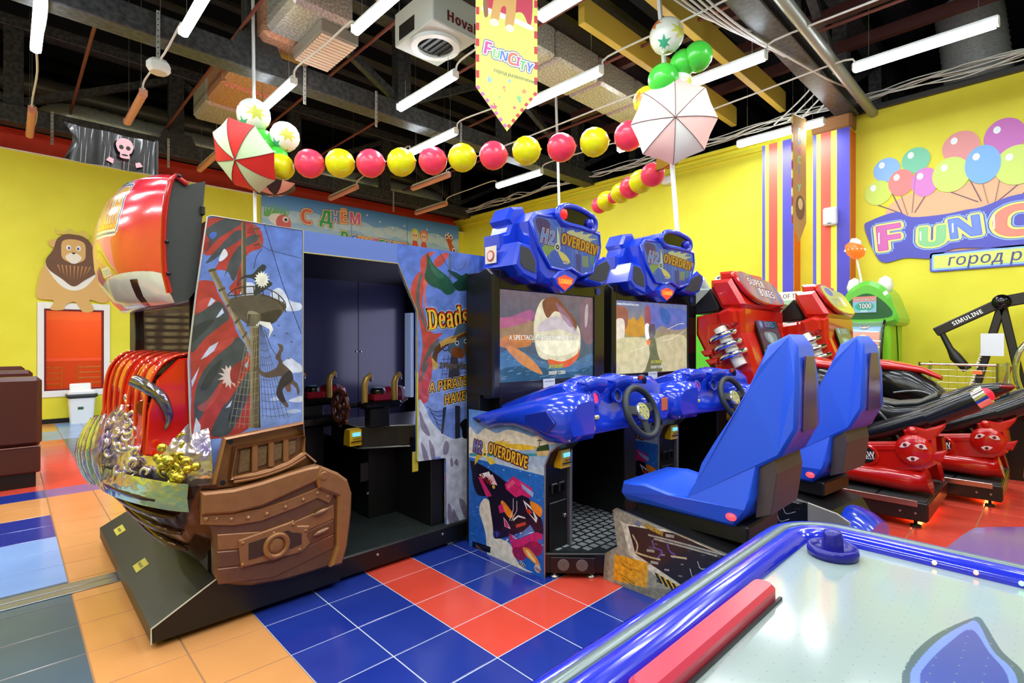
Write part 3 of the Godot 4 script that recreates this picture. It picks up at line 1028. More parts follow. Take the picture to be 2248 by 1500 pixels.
func art_racer_side() -> Art:
	var a := Art.new(800, 860, 800, Color(0.173,0.408,0.769), bold)
	a.grad(0, 330, Color(0.35, 0.55, 0.85), Color(0.78, 0.82, 0.86))
	a.grad(300, 860, Color(0.16, 0.42, 0.78), Color(0.14, 0.38, 0.76))
	a.blob([6,111,77,148,157,101,255,118,360,84,479,90,555,100,628,78,672,105,672,131,6,279],Color(0.925,0.886,0.808))
	a.poly([6,275,672,176,672,189,6,295],Color(0.235,0.588,0.667))
	a.poly([573,172,681,149,681,185,592,202],Color(0.839,0.729,0.51))
	a.poly([592,149,672,124,681,156,583,177],Color(0.204,0.298,0.157))
	a.line([603,151,608,110],5,Color(0.204,0.235,0.173))
	a.line([607,112,591,119],4,Color(0.173,0.275,0.196))
	a.line([607,112,599,112],4,Color(0.173,0.275,0.196))
	a.line([607,112,615,110],4,Color(0.173,0.275,0.196))
	a.line([607,112,624,114],4,Color(0.173,0.275,0.196))
	a.blob([177,332,185,327,193,331,185,335],Color(0.784,0.878,0.965),0.7)
	a.blob([121,321,130,316,139,320,130,324],Color(0.431,0.659,0.91),0.7)
	a.blob([592,608,602,603,612,605,602,610],Color(0.431,0.659,0.91),0.7)
	a.blob([167,573,174,568,182,572,174,576],Color(0.784,0.878,0.965),0.7)
	a.blob([134,341,140,336,147,341,140,344],Color(0.431,0.659,0.91),0.7)
	a.blob([597,621,608,615,618,618,608,623],Color(0.431,0.659,0.91),0.7)
	a.blob([526,317,533,313,539,317,533,320],Color(0.784,0.878,0.965),0.7)
	a.blob([425,616,436,610,448,612,436,617],Color(0.431,0.659,0.91),0.7)
	a.blob([571,256,580,251,588,255,580,258],Color(0.431,0.659,0.91),0.7)
	a.blob([451,493,457,488,462,492,457,496],Color(0.784,0.878,0.965),0.7)
	a.blob([331,298,344,292,356,296,344,300],Color(0.431,0.659,0.91),0.7)
	a.blob([563,489,569,484,575,488,569,491],Color(0.431,0.659,0.91),0.7)
	a.blob([587,496,598,490,609,493,598,497],Color(0.784,0.878,0.965),0.7)
	a.blob([553,471,560,466,568,470,560,474],Color(0.431,0.659,0.91),0.7)
	a.blob([408,463,413,459,419,463,413,466],Color(0.431,0.659,0.91),0.7)
	a.blob([223,711,227,706,232,711,227,714],Color(0.784,0.878,0.965),0.7)
	a.blob([45,651,53,646,61,650,53,654],Color(0.431,0.659,0.91),0.7)
	a.blob([369,493,376,488,383,492,376,495],Color(0.431,0.659,0.91),0.7)
	a.blob([635,298,642,294,649,298,642,301],Color(0.784,0.878,0.965),0.7)
	a.blob([154,629,161,624,169,628,161,632],Color(0.431,0.659,0.91),0.7)
	a.blob([256,667,263,661,270,665,263,669],Color(0.431,0.659,0.91),0.7)
	a.blob([383,717,388,712,393,717,388,720],Color(0.784,0.878,0.965),0.7)
	a.blob([56,424,69,418,81,421,69,426],Color(0.431,0.659,0.91),0.7)
	a.blob([418,360,425,355,432,360,425,363],Color(0.431,0.659,0.91),0.7)
	a.blob([137,537,142,532,147,537,142,540],Color(0.784,0.878,0.965),0.7)
	a.blob([467,690,479,683,491,686,479,691],Color(0.431,0.659,0.91),0.7)
	a.blob([488,717,492,712,496,717,492,720],Color(0.431,0.659,0.91),0.7)
	a.blob([212,798,224,791,236,793,224,799],Color(0.784,0.878,0.965),0.7)
	a.blob([291,763,301,757,311,760,301,765],Color(0.431,0.659,0.91),0.7)
	a.blob([536,366,542,362,547,366,542,369],Color(0.431,0.659,0.91),0.7)
	a.blob([312,326,320,321,328,326,320,329],Color(0.784,0.878,0.965),0.7)
	a.blob([616,369,620,365,624,370,620,373],Color(0.431,0.659,0.91),0.7)
	a.blob([44,392,57,386,70,390,57,395],Color(0.431,0.659,0.91),0.7)
	a.blob([260,419,265,414,271,419,265,422],Color(0.784,0.878,0.965),0.7)
	a.blob([627,413,632,409,638,413,632,416],Color(0.431,0.659,0.91),0.7)
	a.blob([54,326,61,321,67,326,61,329],Color(0.431,0.659,0.91),0.7)
	a.blob([454,308,459,304,463,309,459,311],Color(0.784,0.878,0.965),0.7)
	a.blob([342,381,355,375,368,378,355,383],Color(0.431,0.659,0.91),0.7)
	a.blob([99,584,111,578,124,581,111,586],Color(0.431,0.659,0.91),0.7)
	a.blob([290,787,299,781,308,784,299,789],Color(0.784,0.878,0.965),0.7)
	a.blob([181,500,185,496,190,501,185,504],Color(0.431,0.659,0.91),0.7)
	a.blob([298,389,310,383,323,386,310,391],Color(0.431,0.659,0.91),0.7)
	a.blob([544,468,548,464,552,469,548,472],Color(0.784,0.878,0.965),0.7)
	a.blob([189,406,195,401,202,406,195,409],Color(0.431,0.659,0.91),0.7)
	a.blob([174,755,179,750,185,754,179,758],Color(0.431,0.659,0.91),0.7)
	a.blob([49,822,59,815,70,818,59,823],Color(0.784,0.878,0.965),0.7)
	a.blob([632,402,643,396,653,399,643,403],Color(0.431,0.659,0.91),0.7)
	a.blob([441,643,451,637,462,639,451,644],Color(0.431,0.659,0.91),0.7)
	a.blob([344,298,350,293,356,298,350,301],Color(0.784,0.878,0.965),0.7)
	a.blob([568,665,579,658,590,660,579,666],Color(0.431,0.659,0.91),0.7)
	a.blob([243,621,255,614,267,617,255,622],Color(0.431,0.659,0.91),0.7)
	a.blob([434,657,443,651,451,654,443,659],Color(0.784,0.878,0.965),0.7)
	a.blob([441,588,448,583,454,587,448,591],Color(0.431,0.659,0.91),0.7)
	a.blob([595,685,599,681,603,685,599,688],Color(0.431,0.659,0.91),0.7)
	a.blob([621,681,630,675,639,678,630,682],Color(0.784,0.878,0.965),0.7)
	a.blob([44,807,50,801,56,806,50,809],Color(0.431,0.659,0.91),0.7)
	a.blob([620,535,624,531,628,535,624,538],Color(0.431,0.659,0.91),0.7)
	a.blob([130,636,140,630,150,634,140,638],Color(0.784,0.878,0.965),0.7)
	a.blob([495,699,501,694,507,697,501,701],Color(0.431,0.659,0.91),0.7)
	a.blob([14,828,19,823,24,828,19,831],Color(0.431,0.659,0.91),0.7)
	a.blob([569,271,579,265,590,269,579,273],Color(0.784,0.878,0.965),0.7)
	a.blob([516,667,525,662,533,665,525,669],Color(0.431,0.659,0.91),0.7)
	a.blob([570,313,580,308,589,312,580,316],Color(0.431,0.659,0.91),0.7)
	a.blob([239,750,251,743,263,745,251,751],Color(0.784,0.878,0.965),0.7)
	a.blob([330,531,334,526,338,531,334,534],Color(0.431,0.659,0.91),0.7)
	a.blob([36,635,46,629,56,633,46,638],Color(0.431,0.659,0.91),0.7)
	a.blob([563,519,567,515,572,519,567,522],Color(0.784,0.878,0.965),0.7)
	a.blob([260,677,269,671,279,674,269,679],Color(0.431,0.659,0.91),0.7)
	a.blob([19,778,33,771,47,773,33,779],Color(0.431,0.659,0.91),0.7)
	a.blob([73,598,81,592,90,596,81,601],Color(0.784,0.878,0.965),0.7)
	a.blob([519,379,525,374,530,378,525,382],Color(0.431,0.659,0.91),0.7)
	a.blob([339,762,344,757,349,761,344,765],Color(0.431,0.659,0.91),0.7)
	a.blob([93,637,107,630,121,633,107,638],Color(0.784,0.878,0.965),0.7)
	a.blob([355,476,367,470,379,473,367,478],Color(0.431,0.659,0.91),0.7)
	a.blob([513,256,524,250,535,254,524,258],Color(0.431,0.659,0.91),0.7)
	a.blob([149,447,162,441,175,444,162,449],Color(0.784,0.878,0.965),0.7)
	a.blob([299,683,304,678,310,683,304,686],Color(0.431,0.659,0.91),0.7)
	a.blob([568,301,573,297,578,301,573,304],Color(0.431,0.659,0.91),0.7)
	a.blob([344,428,353,423,362,426,353,430],Color(0.784,0.878,0.965),0.7)
	a.blob([584,565,588,561,592,566,588,568],Color(0.431,0.659,0.91),0.7)
	a.blob([227,564,236,558,245,562,236,566],Color(0.431,0.659,0.91),0.7)
	a.blob([477,476,482,471,486,476,482,479],Color(0.784,0.878,0.965),0.7)
	a.blob([183,741,191,735,199,738,191,743],Color(0.431,0.659,0.91),0.7)
	a.blob([507,725,516,719,525,722,516,727],Color(0.431,0.659,0.91),0.7)
	a.blob([454,546,461,541,468,544,461,548],Color(0.784,0.878,0.965),0.7)
	a.blob([589,443,600,437,611,440,600,444],Color(0.431,0.659,0.91),0.7)
	a.blob([223,741,235,734,247,737,235,742],Color(0.431,0.659,0.91),0.7)
	a.blob([416,467,422,463,427,467,422,470],Color(0.784,0.878,0.965),0.7)
	a.blob([509,407,519,401,528,405,519,409],Color(0.431,0.659,0.91),0.7)
	a.blob([106,332,112,328,118,333,112,336],Color(0.431,0.659,0.91),0.7)
	a.blob([100,609,145,532,201,541,234,607,228,739,298,735,380,747,421,812,470,846,555,853,329,882,190,896,157,736],Color(0.91,0.886,0.831))
	a.blob([409,677,419,669,429,673,417,680],Color(0.91,0.91,0.894),0.9)
	a.blob([439,715,449,707,459,711,447,718],Color(0.91,0.91,0.894),0.9)
	a.blob([334,738,344,731,354,734,342,742],Color(0.91,0.91,0.894),0.9)
	a.blob([349,673,359,665,369,669,357,676],Color(0.91,0.91,0.894),0.9)
	a.blob([276,897,286,889,297,892,284,901],Color(0.91,0.91,0.894),0.9)
	a.blob([198,851,209,843,220,846,207,854],Color(0.91,0.91,0.894),0.9)
	a.blob([250,749,260,741,271,745,258,753],Color(0.91,0.91,0.894),0.9)
	a.blob([143,708,154,700,165,703,152,711],Color(0.91,0.91,0.894),0.9)
	a.blob([454,818,464,810,473,813,462,821],Color(0.91,0.91,0.894),0.9)
	a.blob([407,827,417,819,427,822,415,830],Color(0.91,0.91,0.894),0.9)
	a.blob([455,660,465,653,474,656,463,664],Color(0.91,0.91,0.894),0.9)
	a.blob([336,773,347,765,357,768,345,776],Color(0.91,0.91,0.894),0.9)
	a.blob([333,880,343,872,354,875,341,883],Color(0.91,0.91,0.894),0.9)
	a.blob([394,869,404,861,414,864,402,872],Color(0.91,0.91,0.894),0.9)
	a.blob([176,857,187,849,198,852,185,860],Color(0.91,0.91,0.894),0.9)
	a.blob([366,824,377,816,387,819,375,827],Color(0.91,0.91,0.894),0.9)
	a.blob([348,850,358,842,368,845,356,853],Color(0.91,0.91,0.894),0.9)
	a.blob([241,906,252,898,263,901,250,909],Color(0.91,0.91,0.894),0.9)
	a.blob([277,815,287,807,298,810,285,818],Color(0.91,0.91,0.894),0.9)
	a.blob([437,793,447,785,457,789,445,796],Color(0.91,0.91,0.894),0.9)
	a.blob([244,734,255,726,265,729,252,737],Color(0.91,0.91,0.894),0.9)
	a.blob([250,829,260,821,271,825,258,833],Color(0.91,0.91,0.894),0.9)
	a.blob([468,829,478,822,488,825,476,833],Color(0.91,0.91,0.894),0.9)
	a.blob([275,767,285,759,296,762,283,770],Color(0.91,0.91,0.894),0.9)
	a.blob([412,701,422,694,432,697,420,705],Color(0.91,0.91,0.894),0.9)
	a.blob([279,671,289,663,300,667,287,675],Color(0.91,0.91,0.894),0.9)
	a.blob([200,822,211,814,222,817,209,826],Color(0.91,0.91,0.894),0.9)
	a.blob([372,791,382,783,392,787,380,794],Color(0.91,0.91,0.894),0.9)
	a.blob([263,905,273,897,284,900,271,908],Color(0.91,0.91,0.894),0.9)
	a.blob([349,687,360,680,370,683,358,691],Color(0.91,0.91,0.894),0.9)
	a.blob([159,943,170,934,181,937,168,946],Color(0.91,0.91,0.894),0.9)
	a.blob([466,835,475,827,485,831,474,838],Color(0.91,0.91,0.894),0.9)
	a.blob([343,727,353,719,363,723,351,730],Color(0.91,0.91,0.894),0.9)
	a.blob([167,761,178,753,189,756,176,764],Color(0.91,0.91,0.894),0.9)
	a.blob([213,915,224,906,235,909,222,918],Color(0.91,0.91,0.894),0.9)
	a.blob([436,811,446,803,456,806,444,814],Color(0.91,0.91,0.894),0.9)
	a.blob([187,751,199,742,210,746,196,754],Color(0.91,0.91,0.894),0.9)
	a.blob([240,911,251,903,262,906,249,914],Color(0.91,0.91,0.894),0.9)
	a.blob([193,887,204,878,215,882,201,890],Color(0.91,0.91,0.894),0.9)
	a.blob([368,776,378,768,388,772,376,779],Color(0.91,0.91,0.894),0.9)
	a.blob([12,324,65,323,157,337,298,377,421,424,517,444,592,508,628,553,628,632,555,631,479,644,401,686,255,746,234,716,207,599,179,517,88,521,42,463,30,397],Color(0.102,0.0784,0.173))
	a.poly([88,409,123,410,218,501,168,516],Color(0.808,0.157,0.439))
	a.poly([168,394,223,369,266,426,212,430],Color(0.91,0.745,0.784))
	a.poly([98,392,190,357,207,380,123,414],Color(0.918,0.902,0.925))
	a.text("RAW",102,414,50,[[0,Color(0.588,0.118,0.157)]],0.25,0.2,1)
	a.poly([329,407,401,347,555,389,536,447,470,441,421,465,340,433],Color(0.808,0.157,0.439))
	a.poly([460,374,564,408,555,436,479,405],Color(0.588,0.667,0.863))
	a.poly([345,411,396,366,421,382,360,429],Color(0.91,0.353,0.549))
	a.blob([536,461,610,471,628,500,610,531,555,504],Color(0.941,0.549,0.157))
	a.blob([298,513,329,513,401,567,370,595,308,553],Color(0.941,0.549,0.157))
	a.poly([479,466,536,488,592,542,583,571,517,526],Color(0.918,0.902,0.925))
	a.poly([498,483,555,510,573,553,527,530],Color(0.0784,0.0706,0.102))
	a.poly([498,510,536,508,555,524,517,533],Color(0.784,0.235,0.157))
	a.blob([386,606,440,568,498,564,508,610,470,647,411,648],Color(0.118,0.11,0.141))
	a.poly([396,596,440,561,498,561,498,568,440,572,401,606],Color(0.918,0.902,0.925))
	a.poly([421,621,498,585,503,601,426,638],Color(0.808,0.275,0.235))
	a.poly([272,548,308,525,329,570,287,587],Color(0.808,0.157,0.439))
	a.poly([319,601,350,622,380,656,329,655],Color(0.918,0.902,0.925))
	a.poly([324,607,345,623,370,652,334,654],Color(0.808,0.157,0.439))
	a.line([370,609,401,539,401,476],4,Color(0.918,0.902,0.925))
	a.line([386,606,430,539,430,484],4,Color(0.918,0.902,0.925))
	a.poly([430,699,470,654,536,592,573,626,517,648],Color(0.353,0.51,0.784))
	a.poly([430,699,541,632,573,623,517,649],Color(0.918,0.902,0.925))
	a.poly([365,681,401,707,440,699,583,621,628,619,628,652,592,655,601,692,564,709,536,683,479,733,401,769,370,722],Color(0.808,0.157,0.439))
	a.poly([380,684,421,691,401,703],Color(0.941,0.471,0.667))
	a.blob([396,764,470,729,555,678,628,685,610,743,536,758,470,812,411,808],Color(0.667,0.0784,0.235),0.85)
	a.blob([479,733,536,731,592,768,610,809,555,793,498,769],Color(0.941,0.549,0.157))
	a.blob([498,741,536,748,583,791,536,778],Color(0.98,0.863,0.549))
	a.poly([234,708,266,693,298,706,255,746],Color(0.235,0.157,0.353))
	a.poly([245,706,282,703,261,737],Color(0.22,0.275,0.667))
	a.ell(232,442,13,11,Color(0.886,0.706,0.235))
	a.poly([134,156,145,184,166,240,145,250],Color(0.925,0.808,0.275))
	a.blob([59,339,65,293,100,261,145,258,100,295],Color(0.839,0.698,0.157))
	a.blob([168,276,207,270,247,293,201,313],Color(0.925,0.808,0.275))
	a.ell(151,260,22,18,Color(0.941,0.863,0.471))
	a.ell(151,260,12,9,Color(0.471,0.376,0.157))
	a.poly([223,180,277,155,266,171,329,144,308,168,380,146,350,168,470,153,610,150,555,161,592,164,479,187,298,191],Color(0.941,0.769,0.235))
	a.text("H2",37,258,106,[[8,Color(0.157,0.0627,0.118)],[4,Color(0.588,0.157,0.235)],[0,Color(0.314,0.471,0.784)]],0.07,0.1,0.62)
	a.text("OVERDRIVE",179,247,94,[[8,Color(0.157,0.0784,0.0941)],[5,Color(0.471,0.157,0.157)],[0,Color(0.933,0.784,0.196)]],0.115,0,0.66)
	a.blob([36,828,47,819,196,810,204,818,201,845,190,848,39,858,34,851],Color(0.04,0.04,0.05))
	a.text("SPECULAR",65,845,22,[[0,Color(0.588,0.353,0.275)]],0.3,0,1)
	a.text("un",440,838,42,[[2,Color(0.941,0.941,0.941)],[0,Color(0.157,0.157,0.235)]],0.25,0.3,1)
	a.ell(592,818,25,23,Color(0.784,0.745,0.706))
	a.text("RAW",573,827,22,[[0,Color(0.471,0.118,0.118)]],0.2,0,1)
	a.mottle(0.02, 0.12, 9)
	return a

func art_racer_marquee() -> Art:
	var a := Art.new(620, 400, 620, Color(0.235,0.353,0.706), bold)
	a.grad(0, 400, Color(0.34,0.48,0.82), Color(0.22,0.36,0.78))
	a.poly([194,78,202,78,200,208,193,208],Color(0.471,0.627,0.902),0.35)
	a.poly([322,7,333,7,331,198,319,198],Color(0.235,0.196,0.471),0.35)
	a.poly([22,8,35,8,32,141,20,141],Color(0.588,0.51,0.784),0.35)
	a.poly([255,15,274,15,270,166,251,166],Color(0.784,0.745,0.471),0.35)
	a.poly([376,69,398,69,393,245,372,245],Color(0.471,0.627,0.902),0.35)
	a.poly([586,103,592,103,590,264,585,264],Color(0.235,0.196,0.471),0.35)
	a.poly([87,37,94,37,92,271,85,271],Color(0.588,0.51,0.784),0.35)
	a.poly([108,77,123,77,120,249,105,249],Color(0.784,0.745,0.471),0.35)
	a.poly([329,7,335,7,334,156,327,156],Color(0.471,0.627,0.902),0.35)
	a.poly([408,38,421,38,418,240,406,240],Color(0.235,0.196,0.471),0.35)
	a.poly([272,95,282,95,280,313,270,313],Color(0.588,0.51,0.784),0.35)
	a.poly([146,63,161,63,158,306,144,306],Color(0.784,0.745,0.471),0.35)
	a.poly([438,118,448,118,446,254,436,254],Color(0.471,0.627,0.902),0.35)
	a.poly([251,18,269,18,265,207,247,207],Color(0.235,0.196,0.471),0.35)
	a.poly([24,92,40,92,37,292,20,292],Color(0.588,0.51,0.784),0.35)
	a.poly([525,83,536,83,534,287,523,287],Color(0.784,0.745,0.471),0.35)
	a.poly([348,101,361,101,358,353,345,353],Color(0.471,0.627,0.902),0.35)
	a.poly([284,7,301,7,297,225,281,225],Color(0.235,0.196,0.471),0.35)
	a.poly([388,99,410,99,406,258,384,258],Color(0.588,0.51,0.784),0.35)
	a.poly([231,3,248,3,245,187,228,187],Color(0.784,0.745,0.471),0.35)
	a.poly([101,7,108,7,106,235,99,235],Color(0.471,0.627,0.902),0.35)
	a.poly([78,47,87,47,85,289,76,289],Color(0.235,0.196,0.471),0.35)
	a.poly([48,66,61,66,58,310,46,310],Color(0.588,0.51,0.784),0.35)
	a.poly([492,33,511,33,507,212,488,212],Color(0.784,0.745,0.471),0.35)
	a.poly([215,115,235,115,231,256,211,256],Color(0.471,0.627,0.902),0.35)
	a.poly([106,28,115,28,113,216,104,216],Color(0.235,0.196,0.471),0.35)
	a.blob([40,40,120,30,160,70,120,150,60,130],Color(0.353,0.157,0.275),0.6)
	a.blob([300,90,360,60,380,75,460,50,450,75,540,60,500,95,590,90,520,120,600,140,380,120],Color(0.863,0.839,0.588),0.9)
	a.poly([215,60,232,120,240,200,214,190],Color(0.839,0.863,0.667))
	a.blob([70,290,100,225,160,210,200,225,150,270,110,320],Color(0.549,0.667,0.392))
	a.blob([225,240,290,262,330,310,290,330,245,290],Color(0.902,0.839,0.471))
	a.ell(218,215,26,30,Color(0.863,0.878,0.824))
	a.ell(218,215,16,19,Color(0.235,0.259,0.235))
	a.ell(218,215,7,8,Color(0.784,0.784,0.745))
	a.text("H2",66,200,150,[[8,Color(0.118,0.0941,0.235)],[5,Color(0.784,0.275,0.314)],[2,Color(0.941,0.941,0.98)],[0,Color(0.376,0.588,0.839)]],0.08,0.1,0.62)
	a.text("OVERDRIVE",246,180,112,[[8,Color(0.157,0.0941,0.196)],[5,Color(0.588,0.235,0.196)],[0,Color(0.91,0.808,0.353)],[0,Color(0.839,0.667,0.235),0,0]],0.13,0,0.62)
	a.text("un",262,330,36,[[3,Color(0.118,0.118,0.235)],[0,Color(0.941,0.941,0.98)]],0.1,0.3,1)
	a.poly([440,250,500,240,505,330,445,330],Color(0.667,0.706,0.275),0.6)
	a.poly([520,230,560,225,560,300,525,305],Color(0.275,0.588,0.431),0.6)
	a.poly([380,240,430,240,430,380,390,380],Color(0.235,0.157,0.431),0.6)
	return a

func art_screen_boat() -> Art:
	var a := Art.new(800, 480, 1000, Color(0.431,0.392,0.471), bold)
	a.grad(0, 600, Color(0.42,0.36,0.42), Color(0.20,0.34,0.46))
	a.blob([0,420,200,400,400,470,700,500,1000,430,1000,600,0,600],Color(0.275,0.431,0.588))
	a.blob([0,520,300,500,700,560,1000,520,1000,600,0,600],Color(0.157,0.314,0.431))
	a.blob([0,200,200,180,420,230,420,330,200,340,0,320],Color(0.588,0.471,0.392))
	a.blob([0,190,120,170,300,120,330,180,160,230,0,250],Color(0.69,0.337,0.549),0.8)
	a.blob([0,330,120,290,260,300,300,360,150,380,20,370],Color(0.808,0.471,0.235),0.8)
	a.blob([330,220,400,60,520,40,640,80,760,180,840,260,830,420,700,480,500,470,370,420],Color(0.839,0.808,0.706))
	a.blob([420,60,560,20,700,110,800,190,780,260,700,170,560,120,470,170],Color(0.471,0.275,0.235))
	a.blob([360,240,480,170,620,160,760,220,820,290,600,250,420,270],Color(0.745,0.69,0.784),0.7)
	a.blob([560,60,660,110,760,200,720,230,620,150],Color(0.588,0.431,0.588),0.7)
	a.blob([350,290,520,300,700,290,820,320,800,400,600,440,400,400],Color(0.925,0.902,0.808))
	a.blob([480,460,640,480,800,430,830,380,820,450,700,520,520,510],Color(0.839,0.353,0.235))
	a.blob([60,370,160,380,330,470,420,560,330,540,180,470],Color(0.784,0.51,0.314))
	a.blob([860,40,1000,20,1000,330,880,330,840,180],Color(0.471,0.353,0.431))
	a.blob([905,80,940,60,930,200,900,220],Color(0.784,0.745,0.784),0.7)
	a.line([566,465,586,459],3,Color(0.431,0.588,0.706))
	a.line([402,483,445,477],3,Color(0.431,0.588,0.706))
	a.line([915,537,956,531],3,Color(0.431,0.588,0.706))
	a.line([593,535,615,529],3,Color(0.431,0.588,0.706))
	a.line([864,553,919,547],3,Color(0.431,0.588,0.706))
	a.line([766,487,802,481],3,Color(0.431,0.588,0.706))
	a.line([99,528,122,522],3,Color(0.431,0.588,0.706))
	a.line([65,455,91,449],3,Color(0.431,0.588,0.706))
	a.line([326,429,346,423],3,Color(0.431,0.588,0.706))
	a.line([145,437,180,431],3,Color(0.431,0.588,0.706))
	a.line([24,569,69,563],3,Color(0.431,0.588,0.706))
	a.line([143,463,177,457],3,Color(0.431,0.588,0.706))
	a.line([350,441,404,435],3,Color(0.431,0.588,0.706))
	a.line([953,499,993,493],3,Color(0.431,0.588,0.706))
	a.line([82,437,116,431],3,Color(0.431,0.588,0.706))
	a.line([254,561,281,555],3,Color(0.431,0.588,0.706))
	a.line([22,582,63,576],3,Color(0.431,0.588,0.706))
	a.line([141,512,162,506],3,Color(0.431,0.588,0.706))
	a.line([507,586,562,580],3,Color(0.431,0.588,0.706))
	a.line([668,464,703,458],3,Color(0.431,0.588,0.706))
	a.line([160,551,202,545],3,Color(0.431,0.588,0.706))
	a.line([748,476,777,470],3,Color(0.431,0.588,0.706))
	a.line([779,587,833,581],3,Color(0.431,0.588,0.706))
	a.line([774,559,823,553],3,Color(0.431,0.588,0.706))
	a.line([218,508,252,502],3,Color(0.431,0.588,0.706))
	a.line([28,425,59,419],3,Color(0.431,0.588,0.706))
	a.line([249,538,307,532],3,Color(0.431,0.588,0.706))
	a.line([429,579,489,573],3,Color(0.431,0.588,0.706))
	a.line([917,482,946,476],3,Color(0.431,0.588,0.706))
	a.line([218,453,246,447],3,Color(0.431,0.588,0.706))
	a.line([599,573,653,567],3,Color(0.431,0.588,0.706))
	a.line([460,531,512,525],3,Color(0.431,0.588,0.706))
	a.line([81,532,138,526],3,Color(0.431,0.588,0.706))
	a.line([751,548,790,542],3,Color(0.431,0.588,0.706))
	a.line([171,554,205,548],3,Color(0.431,0.588,0.706))
	a.line([769,585,805,579],3,Color(0.431,0.588,0.706))
	a.line([385,581,434,575],3,Color(0.431,0.588,0.706))
	a.line([163,442,189,436],3,Color(0.431,0.588,0.706))
	a.line([869,557,895,551],3,Color(0.431,0.588,0.706))
	a.line([793,587,840,581],3,Color(0.431,0.588,0.706))
	a.text("A SPECTACULAR INTERACTIVE GAME",95,325,44,[[2,Color(0.471,0.431,0.431)],[0,Color(0.98,0.973,0.957)]],0,0,1,plain_font)
	a.text("0/1 CREDITS",490,525,34,[[2,Color(0.157,0.235,0.235)],[0,Color(0.808,0.824,0.353)]],0,0,0.8)
	a.text("INSERT COINS",485,570,34,[[2,Color(0.157,0.235,0.235)],[0,Color(0.902,0.902,0.863)]],0,0,0.8)
	a.mottle(0.01, 0.1, 3)
	return a

func art_screen_race() -> Art:
	var a := Art.new(800, 480, 1000, Color(0.588,0.549,0.431), bold)
	a.grad(0, 260, Color(0.40,0.44,0.62), Color(0.60,0.54,0.46))
	a.grad(260, 600, Color(0.60,0.56,0.42), Color(0.50,0.48,0.36))
	a.blob([120,120,180,160,230,130,280,160,340,120,380,180,380,280,140,280],Color(0.769,0.549,0.235))
	a.blob([0,60,140,60,160,160,120,240,0,240],Color(0.588,0.353,0.314))
	a.blob([0,170,110,160,110,320,60,350,0,340],Color(0.886,0.839,0.784))
	a.blob([380,20,520,10,640,40,760,30,1000,60,1000,200,800,230,600,200,500,260,420,180],Color(0.376,0.431,0.706))
	a.blob([600,40,700,60,760,130,700,190,620,150],Color(0.235,0.392,0.667))
	a.blob([380,60,450,40,460,240,400,250],Color(0.588,0.314,0.392))
	a.blob([385,200,440,190,450,320,400,330],Color(0.941,0.941,0.941))
	a.blob([440,200,520,190,520,290,450,300],Color(0.353,0.314,0.353))
	a.blob([0,340,300,300,430,330,470,420,350,600,0,600],Color(0.808,0.769,0.627))
	a.blob([520,320,800,270,1000,320,1000,600,600,600,520,450],Color(0.769,0.729,0.588))
	a.blob([430,320,520,310,560,430,620,600,400,600,450,450],Color(0.431,0.439,0.314))
	a.blob([410,330,450,325,455,360,415,365],Color(0.925,0.471,0.235))
	a.arc([700,230,860,180,960,170],5,Color(0.902,0.878,0.784))
	a.arc([640,330,800,300,980,230],5,Color(0.902,0.878,0.784))
	a.arc([200,420,300,400,380,380],5,Color(0.902,0.878,0.784))
	a.text("www.h2overdrive.com",20,36,26,[[0,Color(0.863,0.878,0.925)]],0,0,1)
	a.text("0/1 CREDITS",470,525,34,[[2,Color(0.235,0.235,0.157)],[0,Color(0.808,0.824,0.353)]],0,0,0.8)
	a.text("INSERT COINS",465,570,34,[[2,Color(0.235,0.235,0.157)],[0,Color(0.902,0.902,0.863)]],0,0,0.8)
	a.mottle(0.01, 0.1, 4)
	return a

